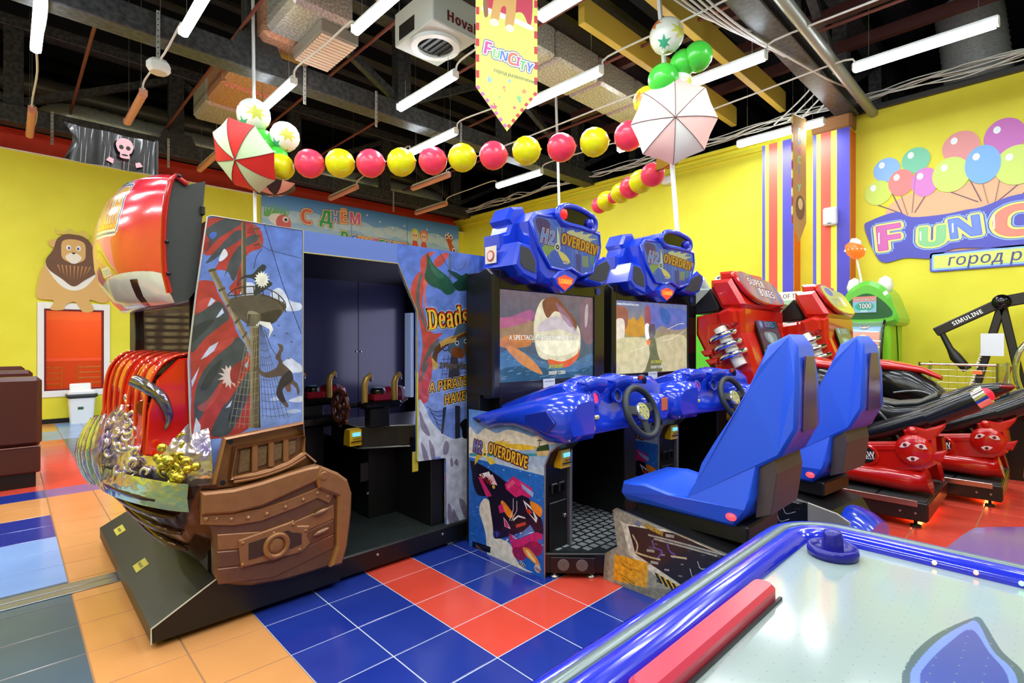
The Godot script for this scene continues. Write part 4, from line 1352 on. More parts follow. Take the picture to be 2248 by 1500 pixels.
func art_seat_base() -> Art:
	var a := Art.new(860, 506, 680, Color(0.502,0.494,0.439), bold)
	a.poly([74,14,828,-32,828,226,26,410],Color(0.588,0.58,0.518))
	a.poly([110,60,139,67,796,-16,796,5,168,70,196,199,463,284,539,329,492,346,168,226,122,82],Color(0.808,0.792,0.722))
	a.poly([157,73,796,1,796,237,575,316,202,207],Color(0.0941,0.102,0.118))
	a.poly([490,105,504,103,504,108,490,110],Color(0.275,0.282,0.306),0.9)
	a.poly([700,-38,724,-41,724,-32,700,-30],Color(0.471,0.471,0.463),0.9)
	a.poly([716,-25,740,-28,740,-19,716,-16],Color(0.173,0.18,0.204),0.9)
	a.poly([573,3,595,1,595,8,573,11],Color(0.667,0.659,0.62),0.9)
	a.poly([619,87,650,82,650,93,619,98],Color(0.275,0.282,0.306),0.9)
	a.poly([312,122,327,120,327,125,312,127],Color(0.471,0.471,0.463),0.9)
	a.poly([514,231,543,225,543,235,514,240],Color(0.173,0.18,0.204),0.9)
	a.poly([654,61,686,56,686,67,654,72],Color(0.667,0.659,0.62),0.9)
	a.poly([278,145,314,140,314,151,278,157],Color(0.275,0.282,0.306),0.9)
	a.poly([630,77,641,75,641,79,630,81],Color(0.471,0.471,0.463),0.9)
	a.poly([378,97,398,94,398,101,378,103],Color(0.173,0.18,0.204),0.9)
	a.poly([672,14,708,9,708,21,672,26],Color(0.667,0.659,0.62),0.9)
	a.poly([706,-29,726,-31,726,-24,706,-22],Color(0.275,0.282,0.306),0.9)
	a.poly([506,17,530,14,530,22,506,25],Color(0.471,0.471,0.463),0.9)
	a.poly([720,-19,746,-22,746,-13,720,-10],Color(0.173,0.18,0.204),0.9)
	a.poly([290,215,334,208,334,222,290,229],Color(0.667,0.659,0.62),0.9)
	a.poly([340,57,353,55,353,59,340,61],Color(0.275,0.282,0.306),0.9)
	a.poly([532,9,544,7,544,11,532,13],Color(0.471,0.471,0.463),0.9)
	a.poly([509,232,532,227,532,235,509,239],Color(0.173,0.18,0.204),0.9)
	a.poly([454,181,467,178,467,183,454,185],Color(0.667,0.659,0.62),0.9)
	a.poly([554,40,583,36,583,46,554,49],Color(0.275,0.282,0.306),0.9)
	a.poly([744,-39,769,-42,769,-33,744,-30],Color(0.471,0.471,0.463),0.9)
	a.poly([568,30,586,28,586,34,568,36],Color(0.173,0.18,0.204),0.9)
	a.poly([762,167,773,164,773,169,762,171],Color(0.667,0.659,0.62),0.9)
	a.poly([620,203,636,200,636,205,620,208],Color(0.275,0.282,0.306),0.9)
	a.poly([570,5,591,2,591,9,570,12],Color(0.471,0.471,0.463),0.9)
	a.poly([603,124,637,118,637,130,603,135],Color(0.173,0.18,0.204),0.9)
	a.poly([268,162,312,156,312,169,268,176],Color(0.667,0.659,0.62),0.9)
	a.poly([556,105,578,102,578,109,556,113],Color(0.275,0.282,0.306),0.9)
	a.poly([758,74,766,72,766,75,758,77],Color(0.471,0.471,0.463),0.9)
	a.poly([667,45,689,42,689,49,667,52],Color(0.173,0.18,0.204),0.9)
	a.poly([346,165,369,161,369,168,346,172],Color(0.667,0.659,0.62),0.9)
	a.poly([270,235,284,232,284,237,270,239],Color(0.275,0.282,0.306),0.9)
	a.poly([659,-23,692,-27,692,-15,659,-12],Color(0.471,0.471,0.463),0.9)
	a.poly([671,82,701,78,701,88,671,93],Color(0.173,0.18,0.204),0.9)
	a.poly([367,232,393,227,393,236,367,240],Color(0.667,0.659,0.62),0.9)
	a.poly([357,292,382,287,382,295,357,300],Color(0.275,0.282,0.306),0.9)
	a.poly([440,239,462,235,462,242,440,247],Color(0.471,0.471,0.463),0.9)
	a.poly([600,27,636,22,636,34,600,39],Color(0.173,0.18,0.204),0.9)
	a.poly([373,58,419,53,419,67,373,73],Color(0.667,0.659,0.62),0.9)
	a.poly([322,299,369,290,369,305,322,314],Color(0.275,0.282,0.306),0.9)
	a.poly([568,-2,579,-3,579,0,568,2],Color(0.471,0.471,0.463),0.9)
	a.poly([343,152,376,146,376,157,343,162],Color(0.173,0.18,0.204),0.9)
	a.poly([748,27,761,26,761,30,748,32],Color(0.667,0.659,0.62),0.9)
	a.poly([544,34,556,32,556,36,544,38],Color(0.275,0.282,0.306),0.9)
	a.poly([541,168,552,166,552,170,541,171],Color(0.471,0.471,0.463),0.9)
	a.arc([279,89,443,82,594,79,664,76],9,Color(0.627,0.62,0.58))
	a.arc([311,100,482,94,629,91],9,Color(0.627,0.62,0.58))
	a.arc([300,112,311,142,353,149,332,188],9,Color(0.361,0.282,0.588))
	a.arc([383,103,395,137,423,147,414,163],9,Color(0.361,0.282,0.588))
	a.arc([196,199,279,199,342,194],9,Color(0.745,0.69,0.51))
	a.arc([404,159,482,147],9,Color(0.745,0.69,0.51))
	a.arc([185,114,213,155,208,195],9,Color(0.745,0.69,0.51))
	a.arc([501,191,520,229,575,202],4,Color(0.745,0.753,0.769))
	a.arc([539,144,557,173,611,148],4,Color(0.745,0.753,0.769))
	a.text("H2",200,54,30,[[2,Color(0.157,0.118,0.196)],[0,Color(0.549,0.627,0.824)]],0.2,0.15,0.7)
	a.text("OVERDRIVE",255,54,27,[[2,Color(0.196,0.118,0.0784)],[0,Color(0.886,0.729,0.235)]],0.2,0,0.72)
	a.blob([74,254,92,244,263,232,272,243,268,354,252,362,80,382,68,371],Color(0.871,0.62,0.133))
	a.text("PUSH TO",128,268,12,[[0,Color(0.235,0.173,0.0784)]],0.22,0,1,plain_font)
	a.text("OPEN DOOR",110,289,12,[[0,Color(0.235,0.173,0.0784)]],0.22,0,1,plain_font)
	a.text("CANOPY JETTISON",102,343,12,[[0,Color(0.235,0.173,0.0784)]],0.25,0,1,plain_font)
	a.text("HANDLE INSIDE",112,360,12,[[0,Color(0.235,0.173,0.0784)]],0.25,0,1,plain_font)
	a.arc([168,295,202,289,224,292],2,Color(0.275,0.196,0.0784))
	a.poly([311,269,328,268,359,311,342,311],Color(0.118,0.11,0.102))
	a.poly([328,268,342,267,373,310,359,311],Color(0.839,0.69,0.196))
	a.poly([342,275,359,274,389,317,373,317],Color(0.118,0.11,0.102))
	a.poly([359,274,373,273,404,316,389,317],Color(0.839,0.69,0.196))
	a.poly([373,281,389,280,420,322,404,322],Color(0.118,0.11,0.102))
	a.poly([389,280,404,279,433,321,420,322],Color(0.839,0.69,0.196))
	a.poly([404,286,420,286,449,327,433,327],Color(0.118,0.11,0.102))
	a.poly([420,286,433,285,463,326,449,327],Color(0.839,0.69,0.196))
	a.poly([433,292,449,291,478,333,463,333],Color(0.118,0.11,0.102))
	a.poly([449,291,463,290,492,331,478,333],Color(0.839,0.69,0.196))
	a.mottle(0.03, 0.2, 12)
	return a

func art_hood() -> Art:
	var a := Art.new(700, 453, 1390, Color(0.91,0.0863,0.227), bold)
	a.poly([0,0,1150,0,1040,200,990,450,1040,700,1150,900,0,900],Color(0.941,0.329,0.62))
	a.poly([1010,0,1080,0,960,200,900,450,960,700,1060,900,1000,900,890,700,830,450,890,200],Color(0.925,0.471,0.667),0.5)
	a.text("Deadstorm",760,190,130,[[16,Color(0.925,0.925,0.941)],[8,Color(0.157,0.118,0.235)],[0,Color(0.471,0.784,0.745)]],0,0,0.3,serif_font)
	a.text("PIRATES",745,400,250,[[30,Color(0.925,0.925,0.941)],[22,Color(0.353,0.314,0.588)],[14,Color(0.941,0.925,0.863)],[4,Color(0.886,0.431,0.196)],[0,Color(0.941,0.769,0.275)]],0,0,0.27,serif_font)
	a.blob([745,457,811,440,893,491,976,559,1042,661,1020,652,932,593,822,525,745,508],Color(0.839,0.667,0.314))
	a.arc([745,491,822,482,921,533,1036,656],8,Color(0.588,0.392,0.157))
	a.blob([756,525,800,525,855,610,844,661,789,644,750,593],Color(0.808,0.588,0.275))
	a.blob([778,559,794,550,805,593,783,601],Color(0.235,0.235,0.235))
	a.blob([822,567,844,576,855,627,833,618],Color(0.925,0.886,0.784))
	a.text("2 PLAYER",820,620,54,[[10,Color(0.941,0.941,0.941)],[0,Color(0.588,0.588,0.745)]],-0.06,0,0.5)
	a.blob([300,690,700,650,1390,632,1390,1000,300,1000],Color(0.941,0.949,0.957))
	a.poly([960,900,1060,900,1180,650,1110,650],Color(0.0941,0.0941,0.102))
	a.mottle(0.006, 0.06, 14)
	return a

# ---------------------------------------------------------------- pirate booth
func iridescent(sd: int, cols: Array) -> StandardMaterial3D:
	var m := mat(Color.WHITE, 0.14, 0.85)
	var t := noise_tex(0.02, Color.WHITE, Color.WHITE, 256, 3, sd)
	var g := Gradient.new()
	g.offsets = PackedFloat32Array([0.0, 0.3, 0.5, 0.7, 1.0])
	g.colors = PackedColorArray(cols)
	t.color_ramp = g
	m.albedo_texture = t
	m.uv1_triplanar = true
	m.uv1_scale = Vector3.ONE * 2.2
	m.normal_enabled = true
	m.normal_texture = noise_tex(0.03, Color.WHITE, Color.WHITE, 256, 2, sd + 1, true)
	m.normal_scale = 0.5
	return m

func build_booth() -> void:
	var b := thing("pirate_game_booth", "walk-in pirate shooting booth with brown ship hull, torn sail print and red hood", "arcade booth", V(1.3, 0, -3.4))
	var bronze := noisy(rgb(146, 98, 58), rgb(158, 108, 66), 0.3, 0.25, 0.03, 2.0, 31)
	var dark_bronze := noisy(rgb(112, 74, 48), rgb(124, 84, 56), 0.22, 0.3, 0.03, 2.0, 32)
	var edge := mat(rgb(196, 192, 176), 0.4)
	var inner := mat(rgb(58, 58, 84), 0.16)
	# plinth and platform
	var st := nb()
	prism(st, pv([0.432, 0.03, 0.432, 0.093, 0.675, 0.224, 0.80, 0.245, 1.262, 0.13, 1.262, 0.03]), 1.65, turn(0, 0, 0, V(0, 0, -4.25)), 0.004)
	wpart("plinth", st, M.black, b)
	st = nb()
	for p in [[0.5, -2.68], [0.5, -4.15]]:
		lathe(st, [[0.0, 0.0], [0.03, 0.0], [0.03, 0.012], [0.012, 0.016], [0.012, 0.05]], 12, turn(0, 0, 0, V(p[0], 0, p[1])))
		wpart("levelling_foot", st, M.dark_grey, b)
		st = nb()
	tube(st, [V(0.432, 0.03, -2.598), V(0.432, 0.095, -2.598), V(0.675, 0.226, -2.598)], 0.0035, 6)
	wpart("plinth_edge_trim", st, edge, b)
	st = nb(); bx(st, V(1.262, 0.02, -4.25), V(2.42, 0.128, -2.64), 0.006)
	wpart("platform", st, M.black, b)
	var tread := mat(rgb(52, 60, 58), 0.42, 0.5)
	st = nb(); bx(st, V(1.27, 0.128, -4.2), V(2.4, 0.132, -2.645), 0.001)
	wpart("tread_plate", st, tread, b)
	st = nb()
	for i in 36:
		for j in 24:
			var c := V(1.285 + i * 0.0185, 0.1325, -2.655 - j * 0.0185)
			box(st, c, V(0.012, 0.0016, 0.004), 0.0006, Transform3D(Basis(), c) * turn(0, 45 if (i + j) % 2 else -45, 0) * Transform3D(Basis(), -c))
	var nubs := wpart("tread_nubs", st, tread, b)
	nubs.set_meta("kind", "stuff")
	for x in [1.5, 1.95]:
		st = nb(); disc(st, 0.008, 0.006, turn(0, 0, 0, V(x, 0.09, -2.64)), 10, 0.002)
		wpart("screw", st, M.steel, b)
	# walls of the cabin
	st = nb()
	bx(st, V(0.66, 0.13, -4.22), V(2.7, 1.84, -4.17))
	wpart("back_wall", st, inner, b)
	st = nb(); bx(st, V(2.184, 0.6, -4.17), V(2.188, 1.8, -4.166))
	wpart("door_seam", st, M.black, b)
	for x in [2.165, 2.207]:
		st = nb(); disc(st, 0.008, 0.012, turn(0, 0, 0, V(x, 1.2, -4.17)), 10, 0.003)
		wpart("door_knob", st, M.steel, b)
	st = nb(); bx(st, V(0.66, 0.24, -4.17), V(0.7, 1.84, -2.68))
	wpart("end_wall", st, M.black, b)
	st = nb(); bx(st, V(2.66, 0.13, -4.17), V(2.7, 1.84, -2.72))
	wpart("screen_wall", st, M.black_gloss, b)
	st = nb(); bx(st, V(2.652, 0.85, -4.0), V(2.66, 1.6, -2.85))
	wpart("game_screen", st, emat(rgb(190, 190, 226), 1.6, rgb(40, 40, 60)), b)
	var gl := AreaLight3D.new()
	gl.name = "game_screen_light"
	gl.area_size = Vector2(1.15, 0.75)
	gl.light_color = rgb(190, 190, 226)
	gl.light_energy = 0.5
	gl.area_range = 8.0
	gl.shadow_enabled = true
	gl.rotation = Vector3(0, PI / 2, 0)
	gl.position = V(2.645, 1.22, -3.42)
	add_child(gl)
	st = nb(); bx(st, V(0.66, 1.8, -4.2), V(2.7, 1.845, -2.67), 0.004)
	wpart("roof", st, M.black, b)
	# printed front panels
	var left := pv([0.655, 1.852, 0.672, 1.86, 1.09, 1.855, 1.09, 0.86, 0.66, 0.60, 0.612, 0.61, 0.588, 0.9, 0.58, 1.2, 0.592, 1.32, 0.61, 1.5])
	st = nb(); prism(st, left, 0.02, turn(0, 0, 0, V(0, 0, -2.685)))
	# the print spans 0.58..1.09 by 0.60..1.86
	wpart("printed_side_panel", st, art_mat(art_booth_side(), 0.3, 0.4), b)
	var rim := PackedVector2Array(left)
	var rim3 := []
	for p in rim: rim3.append(V(p.x, p.y, -2.664))
	st = nb(); tube(st, rim3, 0.0035, 5, false, true)
	wpart("panel_edge_trim", st, edge, b)
	var sky := mat(rgb(102, 128, 202), 0.3, 0.0, 0.4)
	st = nb(); prism(st, pv([1.092, 1.855, 1.64, 1.855, 1.64, 1.742, 1.092, 1.742]), 0.02, turn(0, 0, 0, V(0, 0, -2.685)))
	wpart("header_panel", st, sky, b)
	st = nb()
	prism(st, pv([1.64, 1.86, 2.46, 1.86, 2.46, 0.0, 2.01, 0.0, 2.0, 0.02, 1.995, 0.545, 1.985, 0.553, 1.79, 0.563, 1.781, 0.575, 1.779, 1.47, 1.645, 1.74, 1.64, 1.742]), 0.02, turn(0, 0, 0, V(0, 0, -2.685)))
	wpart("printed_title_panel", st, art_mat(art_booth_right(), 0.3, 0.4), b)
	st = nb()
	tube(st, [V(1.092, 1.742, -2.664), V(1.645, 1.742, -2.664), V(1.779, 1.47, -2.664), V(1.779, 1.1, -2.664)], 0.004, 6)
	wpart("doorway_edge_trim", st, mat(rgb(170, 158, 92), 0.4), b)
	st = nb(); tube(st, [V(1.781, 1.1, -2.664), V(1.781, 0.57, -2.664)], 0.005, 6)
	wpart("yellow_edge_strip", st, mat(rgb(206, 200, 40), 0.4), b)
	st = nb(); bx(st, V(1.76, 0.5, -2.69), V(1.80, 0.62, -2.683), 0.001)
	wpart("warning_sticker", st, mat(rgb(190, 176, 60), 0.5), b)
	st = nb(); bx(st, V(1.752, 0.95, -2.76), V(1.772, 1.46, -2.69), 0.002)
	wpart("side_window_film", st, mat(rgb(150, 170, 226), 0.2), b)
	build_hull(b, bronze, dark_bronze)
	build_bow(b, dark_bronze)
	build_gun_deck(b)
	build_hood(b)

func build_hull(b: Node3D, bronze: Material, dark: Material) -> void:
	var plane := turn(0, 0, 0, V(0, 0, -2.6))
	var hull := smooth2([0.60, 0.64, 0.73, 0.63, 0.846, 0.64, 0.968, 0.66, 1.065, 0.672, 1.119, 0.671, 1.21, 0.62, 1.262, 0.575, 1.287, 0.50, 1.283, 0.40, 1.262, 0.237, 1.232, 0.145], false, 4)
	hull.append_array(smooth2([1.1, 0.143, 0.968, 0.145, 0.87, 0.158, 0.787, 0.175, 0.669, 0.233, 0.655, 0.33, 0.648, 0.45, 0.60, 0.56], false, 3))
	var st := nb(); prism(st, hull, 0.05, plane, 0.012)
	wpart("hull_side", st, dark, b)
	# raised rim: gunwale on top, stem post at the stern side
	st = nb()
	prism(st, pv([0.60, 0.64, 0.73, 0.63, 0.846, 0.64, 0.968, 0.66, 1.065, 0.672, 1.119, 0.671, 1.112, 0.60, 1.0, 0.57, 0.846, 0.53, 0.73, 0.525, 0.60, 0.545]), 0.03, turn(0, 0, 0, V(0, 0, -2.552)), 0.01)
	wpart("gunwale", st, bronze, b)
	st = nb()
	prism(st, pv([1.119, 0.672, 1.21, 0.622, 1.262, 0.577, 1.287, 0.5, 1.283, 0.4, 1.262, 0.237, 1.235, 0.15, 1.17, 0.152, 1.205, 0.25, 1.212, 0.5, 1.112, 0.56, 1.095, 0.62]), 0.034, turn(0, 0, 0, V(0, 0, -2.552)), 0.012)
	wpart("stern_post", st, bronze, b)
	st = nb(); disc(st, 0.022, 0.006, turn(0, 0, 0, V(1.135, 0.62, -2.518)), 18, 0.004)
	wpart("boss", st, bronze, b)
	# riveted band
	st = nb()
	prism(st, pv([0.60, 0.545, 0.73, 0.522, 0.846, 0.515, 0.968, 0.53, 1.06, 0.548, 1.112, 0.56, 1.203, 0.516, 1.171, 0.468, 1.112, 0.508, 1.0, 0.482, 0.846, 0.457, 0.73, 0.465, 0.60, 0.5]), 0.012, turn(0, 0, 0, V(0, 0, -2.552)), 0.004)
	wpart("riveted_band", st, bronze, b)
	for p in [[0.62, 0.522], [0.66, 0.512], [0.72, 0.498], [0.79, 0.488], [0.87, 0.487], [0.955, 0.5], [1.04, 0.517], [1.112, 0.535], [1.165, 0.507]]:
		st = nb(); lathe(st, [[0.0095, 0.0], [0.008, 0.005], [0.0, 0.008]], 12, turn(90, 0, 0, V(p[0], p[1], -2.54)))
		wpart("rivet", st, mat(rgb(170, 130, 96), 0.2, 0.5), b)
	# planks of the lower hull
	for k in 3:
		st = nb()
		var y := 0.40 - k * 0.075
		prism(st, pv([0.665, y + 0.04, 0.9, y - 0.002, 1.2, y + 0.055, 1.205, y - 0.015, 0.9, y - 0.072, 0.668, y - 0.03]), 0.006, turn(0, 0, 0, V(0, 0, -2.552)), 0.003)
		wpart("plank", st, bronze if k == 0 else dark, b)
	# gun port with its ring
	st = nb()
	prism(st, pv([0.748, 0.396, 0.97, 0.423, 0.995, 0.428, 1.012, 0.398, 1.072, 0.383, 1.06, 0.33, 1.075, 0.295, 1.03, 0.262, 0.76, 0.268]), 0.012, turn(0, 0, 0, V(0, 0, -2.547)), 0.006)
	wpart("gun_port_plate", st, bronze, b)
	st = nb()
	prism(st, pv([0.79, 0.372, 0.965, 0.388, 0.985, 0.372, 1.03, 0.358, 1.03, 0.305, 0.985, 0.298, 0.79, 0.298]), 0.004, turn(0, 0, 0, V(0, 0, -2.537)))
	wpart("gun_port_recess", st, mat(rgb(66, 42, 26), 0.4), b)
	var ring := []
	for k in 28: ring.append(V(0.912 + cos(TAU * k / 28) * 0.05, 0.33 + sin(TAU * k / 28) * 0.05, -2.532))
	st = nb(); tube(st, ring, 0.013, 8, false, true)
	wpart("porthole_ring", st, bronze, b)
	st = nb(); lathe(st, [[0.042, 0.0], [0.036, 0.008], [0.02, 0.013], [0.0, 0.014]], 20, turn(90, 0, 0, V(0.912, 0.33, -2.54)))
	wpart("porthole_dome", st, bronze, b)
	for p in [[0.765, 0.38], [0.765, 0.282], [0.99, 0.41], [1.05, 0.365], [0.9, 0.39], [0.9, 0.272], [1.02, 0.28]]:
		st = nb(); lathe(st, [[0.0085, 0.0], [0.007, 0.004], [0.0, 0.007]], 10, turn(90, 0, 0, V(p[0], p[1], -2.535)))
		wpart("plate_rivet", st, bronze, b)
	for y in [0.44, 0.34]:
		st = nb(); tube(st, curve3([V(1.09, y - 0.01, -2.537), V(1.12, y, -2.532), V(1.165, y + 0.008, -2.535)], 4), [0.002, 0.006, 0.009, 0.011, 0.012, 0.012, 0.011, 0.009, 0.006], 8)
		wpart("cleat", st, mat(rgb(150, 112, 84), 0.2, 0.4), b)
	# quarterdeck rail with openings
	st = nb()
	prism(st, pv([0.648, 0.637, 0.698, 0.857, 1.055, 0.891, 1.06, 0.82, 0.752, 0.80, 0.731, 0.675, 0.9, 0.688, 0.99, 0.712, 1.048, 0.742, 1.06, 0.82, 1.062, 0.742, 1.12, 0.685, 1.1, 0.665, 0.95, 0.655, 0.8, 0.63]), 0.04, turn(0, 0, 0, V(0, 0, -2.6)), 0.008)
	wpart("quarterdeck_rail", st, bronze, b)
	st = nb(); prism(st, pv([0.72, 0.66, 0.74, 0.81, 1.06, 0.83, 1.06, 0.73, 0.9, 0.68]), 0.012, turn(0, 0, 0, V(0, 0, -2.6)))
	wpart("rail_backing", st, dark, b)
	for k in 4:
		var x: float = [0.79, 0.865, 0.935, 1.0][k]
		st = nb()
		prism(st, pv([x - 0.032, 0.685 + k * 0.013, x - 0.022, 0.79 + k * 0.004, x + 0.024, 0.793 + k * 0.004, x + 0.018, 0.69 + k * 0.017]), 0.008, turn(0, 0, 0, V(0, 0, -2.588)), 0.003)
		wpart("rail_panel", st, noisy(rgb(120, 92, 60), rgb(150, 124, 84), 0.18, 0.4, 0.05, 4.0, 33), b)
	for k in 3:
		var x: float = [0.829, 0.902, 0.97][k]
		st = nb(); bx(st, V(x - 0.013, 0.68 + k * 0.012, -2.588), V(x + 0.013, 0.81 + k * 0.004, -2.566), 0.005)
		wpart("baluster", st, bronze, b)
	for k in 2:
		st = nb()
		tube(st, curve3([V(0.735, 0.672 - k * 0.016, -2.56), V(0.85, 0.672 - k * 0.012, -2.556), V(0.97, 0.695 - k * 0.012, -2.556), V(1.06, 0.735 - k * 0.016, -2.56)], 5), 0.008, 8)
		wpart("rail_moulding", st, bronze, b)
	for p in [[0.722, 0.838], [1.035, 0.862], [0.69, 0.66]]:
		st = nb(); disc(st, 0.012, 0.003, turn(0, 0, 0, V(p[0], p[1], -2.561)), 14)
		wpart("bolt_hole", st, M.black, b)

func build_bow(b: Node3D, brown: Material) -> void:
	# keel shape: half rings in plan that shrink towards the foot
	var rings := []
	for s in [[0.66, 0.315, 0.0], [0.58, 0.345, 0.02], [0.48, 0.40, 0.05], [0.38, 0.47, 0.09], [0.29, 0.55, 0.16], [0.23, 0.635, 0.26]]:
		var ring := PackedVector3Array()
		for k in 15:
			var a := PI * k / 14
			var w: float = 0.78 - s[2]
			ring.append(V(0.67 - (0.67 - s[1]) * pow(sin(a), 0.7), s[0] + 0.04 * sin(a), -3.33 + cos(a) * w * (1.0 if cos(a) > 0 else 0.95)))
		rings.append(ring)
	var st := nb(); loft(st, rings, false, false)
	var mahogany := noisy(rgb(58, 34, 30), rgb(96, 62, 46), 0.1, 0.5, 0.04, 3.0, 35)
	wpart("bow", st, mahogany, b)
	for k in 4:   # strakes
		st = nb()
		var pts := []
		for i in 9:
			var a := 0.35 + 1.25 * i / 8.0
			var y := 0.60 - k * 0.085
			var e := 0.325 + k * 0.055
			pts.append(V(0.665 - (0.67 - e) * pow(sin(a), 0.7), y + 0.04 * sin(a), -3.33 + cos(a) * (0.785 - k * 0.035)))
		tube(st, pts, [0.006, 0.014, 0.018, 0.02, 0.02, 0.02, 0.018, 0.014, 0.006], 8)
		wpart("strake", st, mahogany, b)
	# gilded wave ornament
	var violet := iridescent(51, [rgb(130, 110, 180), rgb(196, 180, 220), rgb(238, 230, 240), rgb(226, 200, 160), rgb(150, 126, 196)])
	var green := iridescent(53, [rgb(180, 200, 160), rgb(218, 226, 170), rgb(196, 220, 190), rgb(226, 216, 160), rgb(186, 170, 206)])
	var gold := iridescent(55, [rgb(60, 110, 120), rgb(206, 180, 50), rgb(236, 214, 80), rgb(190, 190, 70), rgb(70, 80, 140)])
	rings = []
	for s in [[0.63, 0.34, 0.80], [0.70, 0.318, 0.81], [0.78, 0.33, 0.8], [0.86, 0.385, 0.76], [0.95, 0.435, 0.7], [1.04, 0.475, 0.6], [1.09, 0.52, 0.5]]:
		var ring := PackedVector3Array()
		for k in 25:
			var a := PI * k / 24
			var n := 0.012 * sin(k * 2.1 + s[0] * 23.0) + 0.01 * sin(k * 0.9 - s[0] * 40.0)
			ring.append(V(0.66 - (0.66 - s[1] - n) * pow(sin(a), 0.75), s[0] + n, -3.36 + cos(a) * s[2] * 0.94))
		rings.append(ring)
	st = nb(); loft(st, rings, false, false)
	wpart("wave_ornament", st, violet, b)
	st = nb()
	rings = []
	for s in [[0.60, 0.318], [0.66, 0.298], [0.72, 0.312]]:
		var ring := PackedVector3Array()
		for k in 17:
			var a := 0.2 + 1.5 * k / 16.0
			ring.append(V(0.665 - (0.665 - s[1]) * pow(sin(a), 0.72), s[0] - 0.05 * cos(a) * cos(a) + 0.02 * sin(3.0 * a), -3.33 + cos(a) * 0.80))
		rings.append(ring)
	loft(st, rings, false, false)
	wpart("smooth_wave_collar", st, green, b)
	var r2 := RandomNumberGenerator.new()
	r2.seed = 5
	for k in 60:   # scrolls and shells
		var a := 0.12 + 1.5 * r2.randf()
		var y := 0.69 + 0.34 * r2.randf() * (0.45 + 0.55 * sin(a))
		var e := 0.32 + maxf(0.0, y - 0.75) * 0.55
		var wz := 0.79 - maxf(0.0, y - 0.75) * 0.9
		var c := V(0.66 - (0.66 - e) * pow(sin(a), 0.75), y, -3.36 + cos(a) * wz * 0.96)
		var out := V(-sin(a), 0.25, cos(a)).normalized()
		var side := out.cross(Vector3.UP).normalized()
		var up := side.cross(out)
		var pts := []
		var rr := r2.randf_range(0.018, 0.036)
		var ph := r2.randf() * TAU
		for i in 9:
			var t := i / 8.0
			var ang := ph + t * 5.0
			pts.append(c + (side * cos(ang) + up * sin(ang)) * rr * (1.0 - 0.55 * t) + out * (0.006 + 0.02 * t))
		st = nb(); tube(st, pts, [0.003, 0.006, 0.009, 0.011, 0.012, 0.012, 0.011, 0.009, 0.006], 7)
		wpart("scroll", st, gold if a < 0.55 else violet, b)
	for k in 14:   # gold coins and pearls where the wave meets the hull
		var a := 0.06 + 0.42 * r2.randf()
		var y := 0.66 + 0.2 * r2.randf()
		var c := V(0.655 - 0.33 * pow(sin(a), 0.75), y, -3.36 + cos(a) * 0.785)
		st = nb(); lathe(st, [[0.0, -0.012], [0.017, -0.006], [0.02, 0.0], [0.017, 0.008], [0.008, 0.014], [0.0, 0.015]], 14, Transform3D(Basis(Vector3.RIGHT, PI / 2), c + V(-0.008, 0, 0.012)))
		wpart("pearl", st, gold, b)
	for k in 5:   # long feathers at the stem
		st = nb()
		var a := 1.1 + 0.12 * k
		var pts := []
		for i in 7:
			var t := i / 6.0
			pts.append(V(0.62 - (0.30 + 0.04 * sin(t * 3.0)) * pow(sin(a), 0.75) - 0.01, 0.95 - t * 0.34 - k * 0.012, -3.36 + cos(a + t * 0.1) * (0.62 + 0.18 * t)))
		tube(st, pts, [0.006, 0.016, 0.022, 0.024, 0.02, 0.014, 0.004], 8)
		wpart("feather", st, green if k % 2 else violet, b)
	# ribbed red chest behind the ornament
	var candy := mat(rgb(228, 34, 20), 0.1, 0.2, 0.6)
	rings = []
	for i in 49:
		var z := -4.02 + 1.32 * i / 48.0
		var r := 1.0 + 0.035 * maxf(0.0, cos(i * TAU / 6.0) - 0.55) / 0.45
		var ring := PackedVector3Array()
		for k in 13:
			var a := PI * 0.5 * k / 12.0
			ring.append(V(0.66 - 0.225 * r * pow(sin(a), 0.6) - (0.02 if k == 12 else 0.0), 0.80 + 0.42 * r * pow(cos(a), 0.55), z))
		rings.append(ring)
	st = nb(); loft(st, rings, false, false)
	wpart("ribbed_chest", st, candy, b)
	st = nb(); prism(st, pv([0.66, 1.225, 0.55, 1.21, 0.47, 1.12, 0.435, 0.98, 0.425, 0.8, 0.66, 0.72]), 0.02, turn(0, 0, 0, V(0, 0, -2.715)), 0.008)
	wpart("chest_end", st, candy, b)
	var rib := mat(rgb(232, 84, 48), 0.12, 0.3, 0.6)
	for k in 7:
		var z := -4.0 + 1.28 * k / 6.0
		var pts := []
		for i in 11:
			var a := PI * 0.5 * i / 10.0
			pts.append(V(0.66 - 0.235 * pow(sin(a), 0.6), 0.80 + 0.432 * pow(cos(a), 0.55), z))
		st = nb(); tube(st, pts, 0.009, 7)
		wpart("chest_rib", st, rib, b)
	st = nb()
	tube(st, curve3([V(0.395, 1.12, -2.76), V(0.44, 1.09, -2.72), V(0.485, 1.04, -2.69), V(0.51, 0.96, -2.68), V(0.495, 0.90, -2.69)], 4), [0.026, 0.027, 0.028, 0.028, 0.028, 0.028, 0.027, 0.026, 0.025, 0.023, 0.021, 0.019, 0.016, 0.013, 0.01, 0.006, 0.002], 10)
	wpart("tusk", st, iridescent(59, [rgb(50, 36, 90), rgb(90, 70, 140), rgb(120, 120, 160), rgb(190, 180, 110), rgb(70, 60, 110)]), b)
	st = nb(); disc(st, 0.035, 0.008, turn(0, -50, 0, V(0.43, 1.0, -2.74)), 16, 0.003)
	wpart("chest_medallion", st, mat(rgb(120, 40, 26), 0.15, 0.4), b)
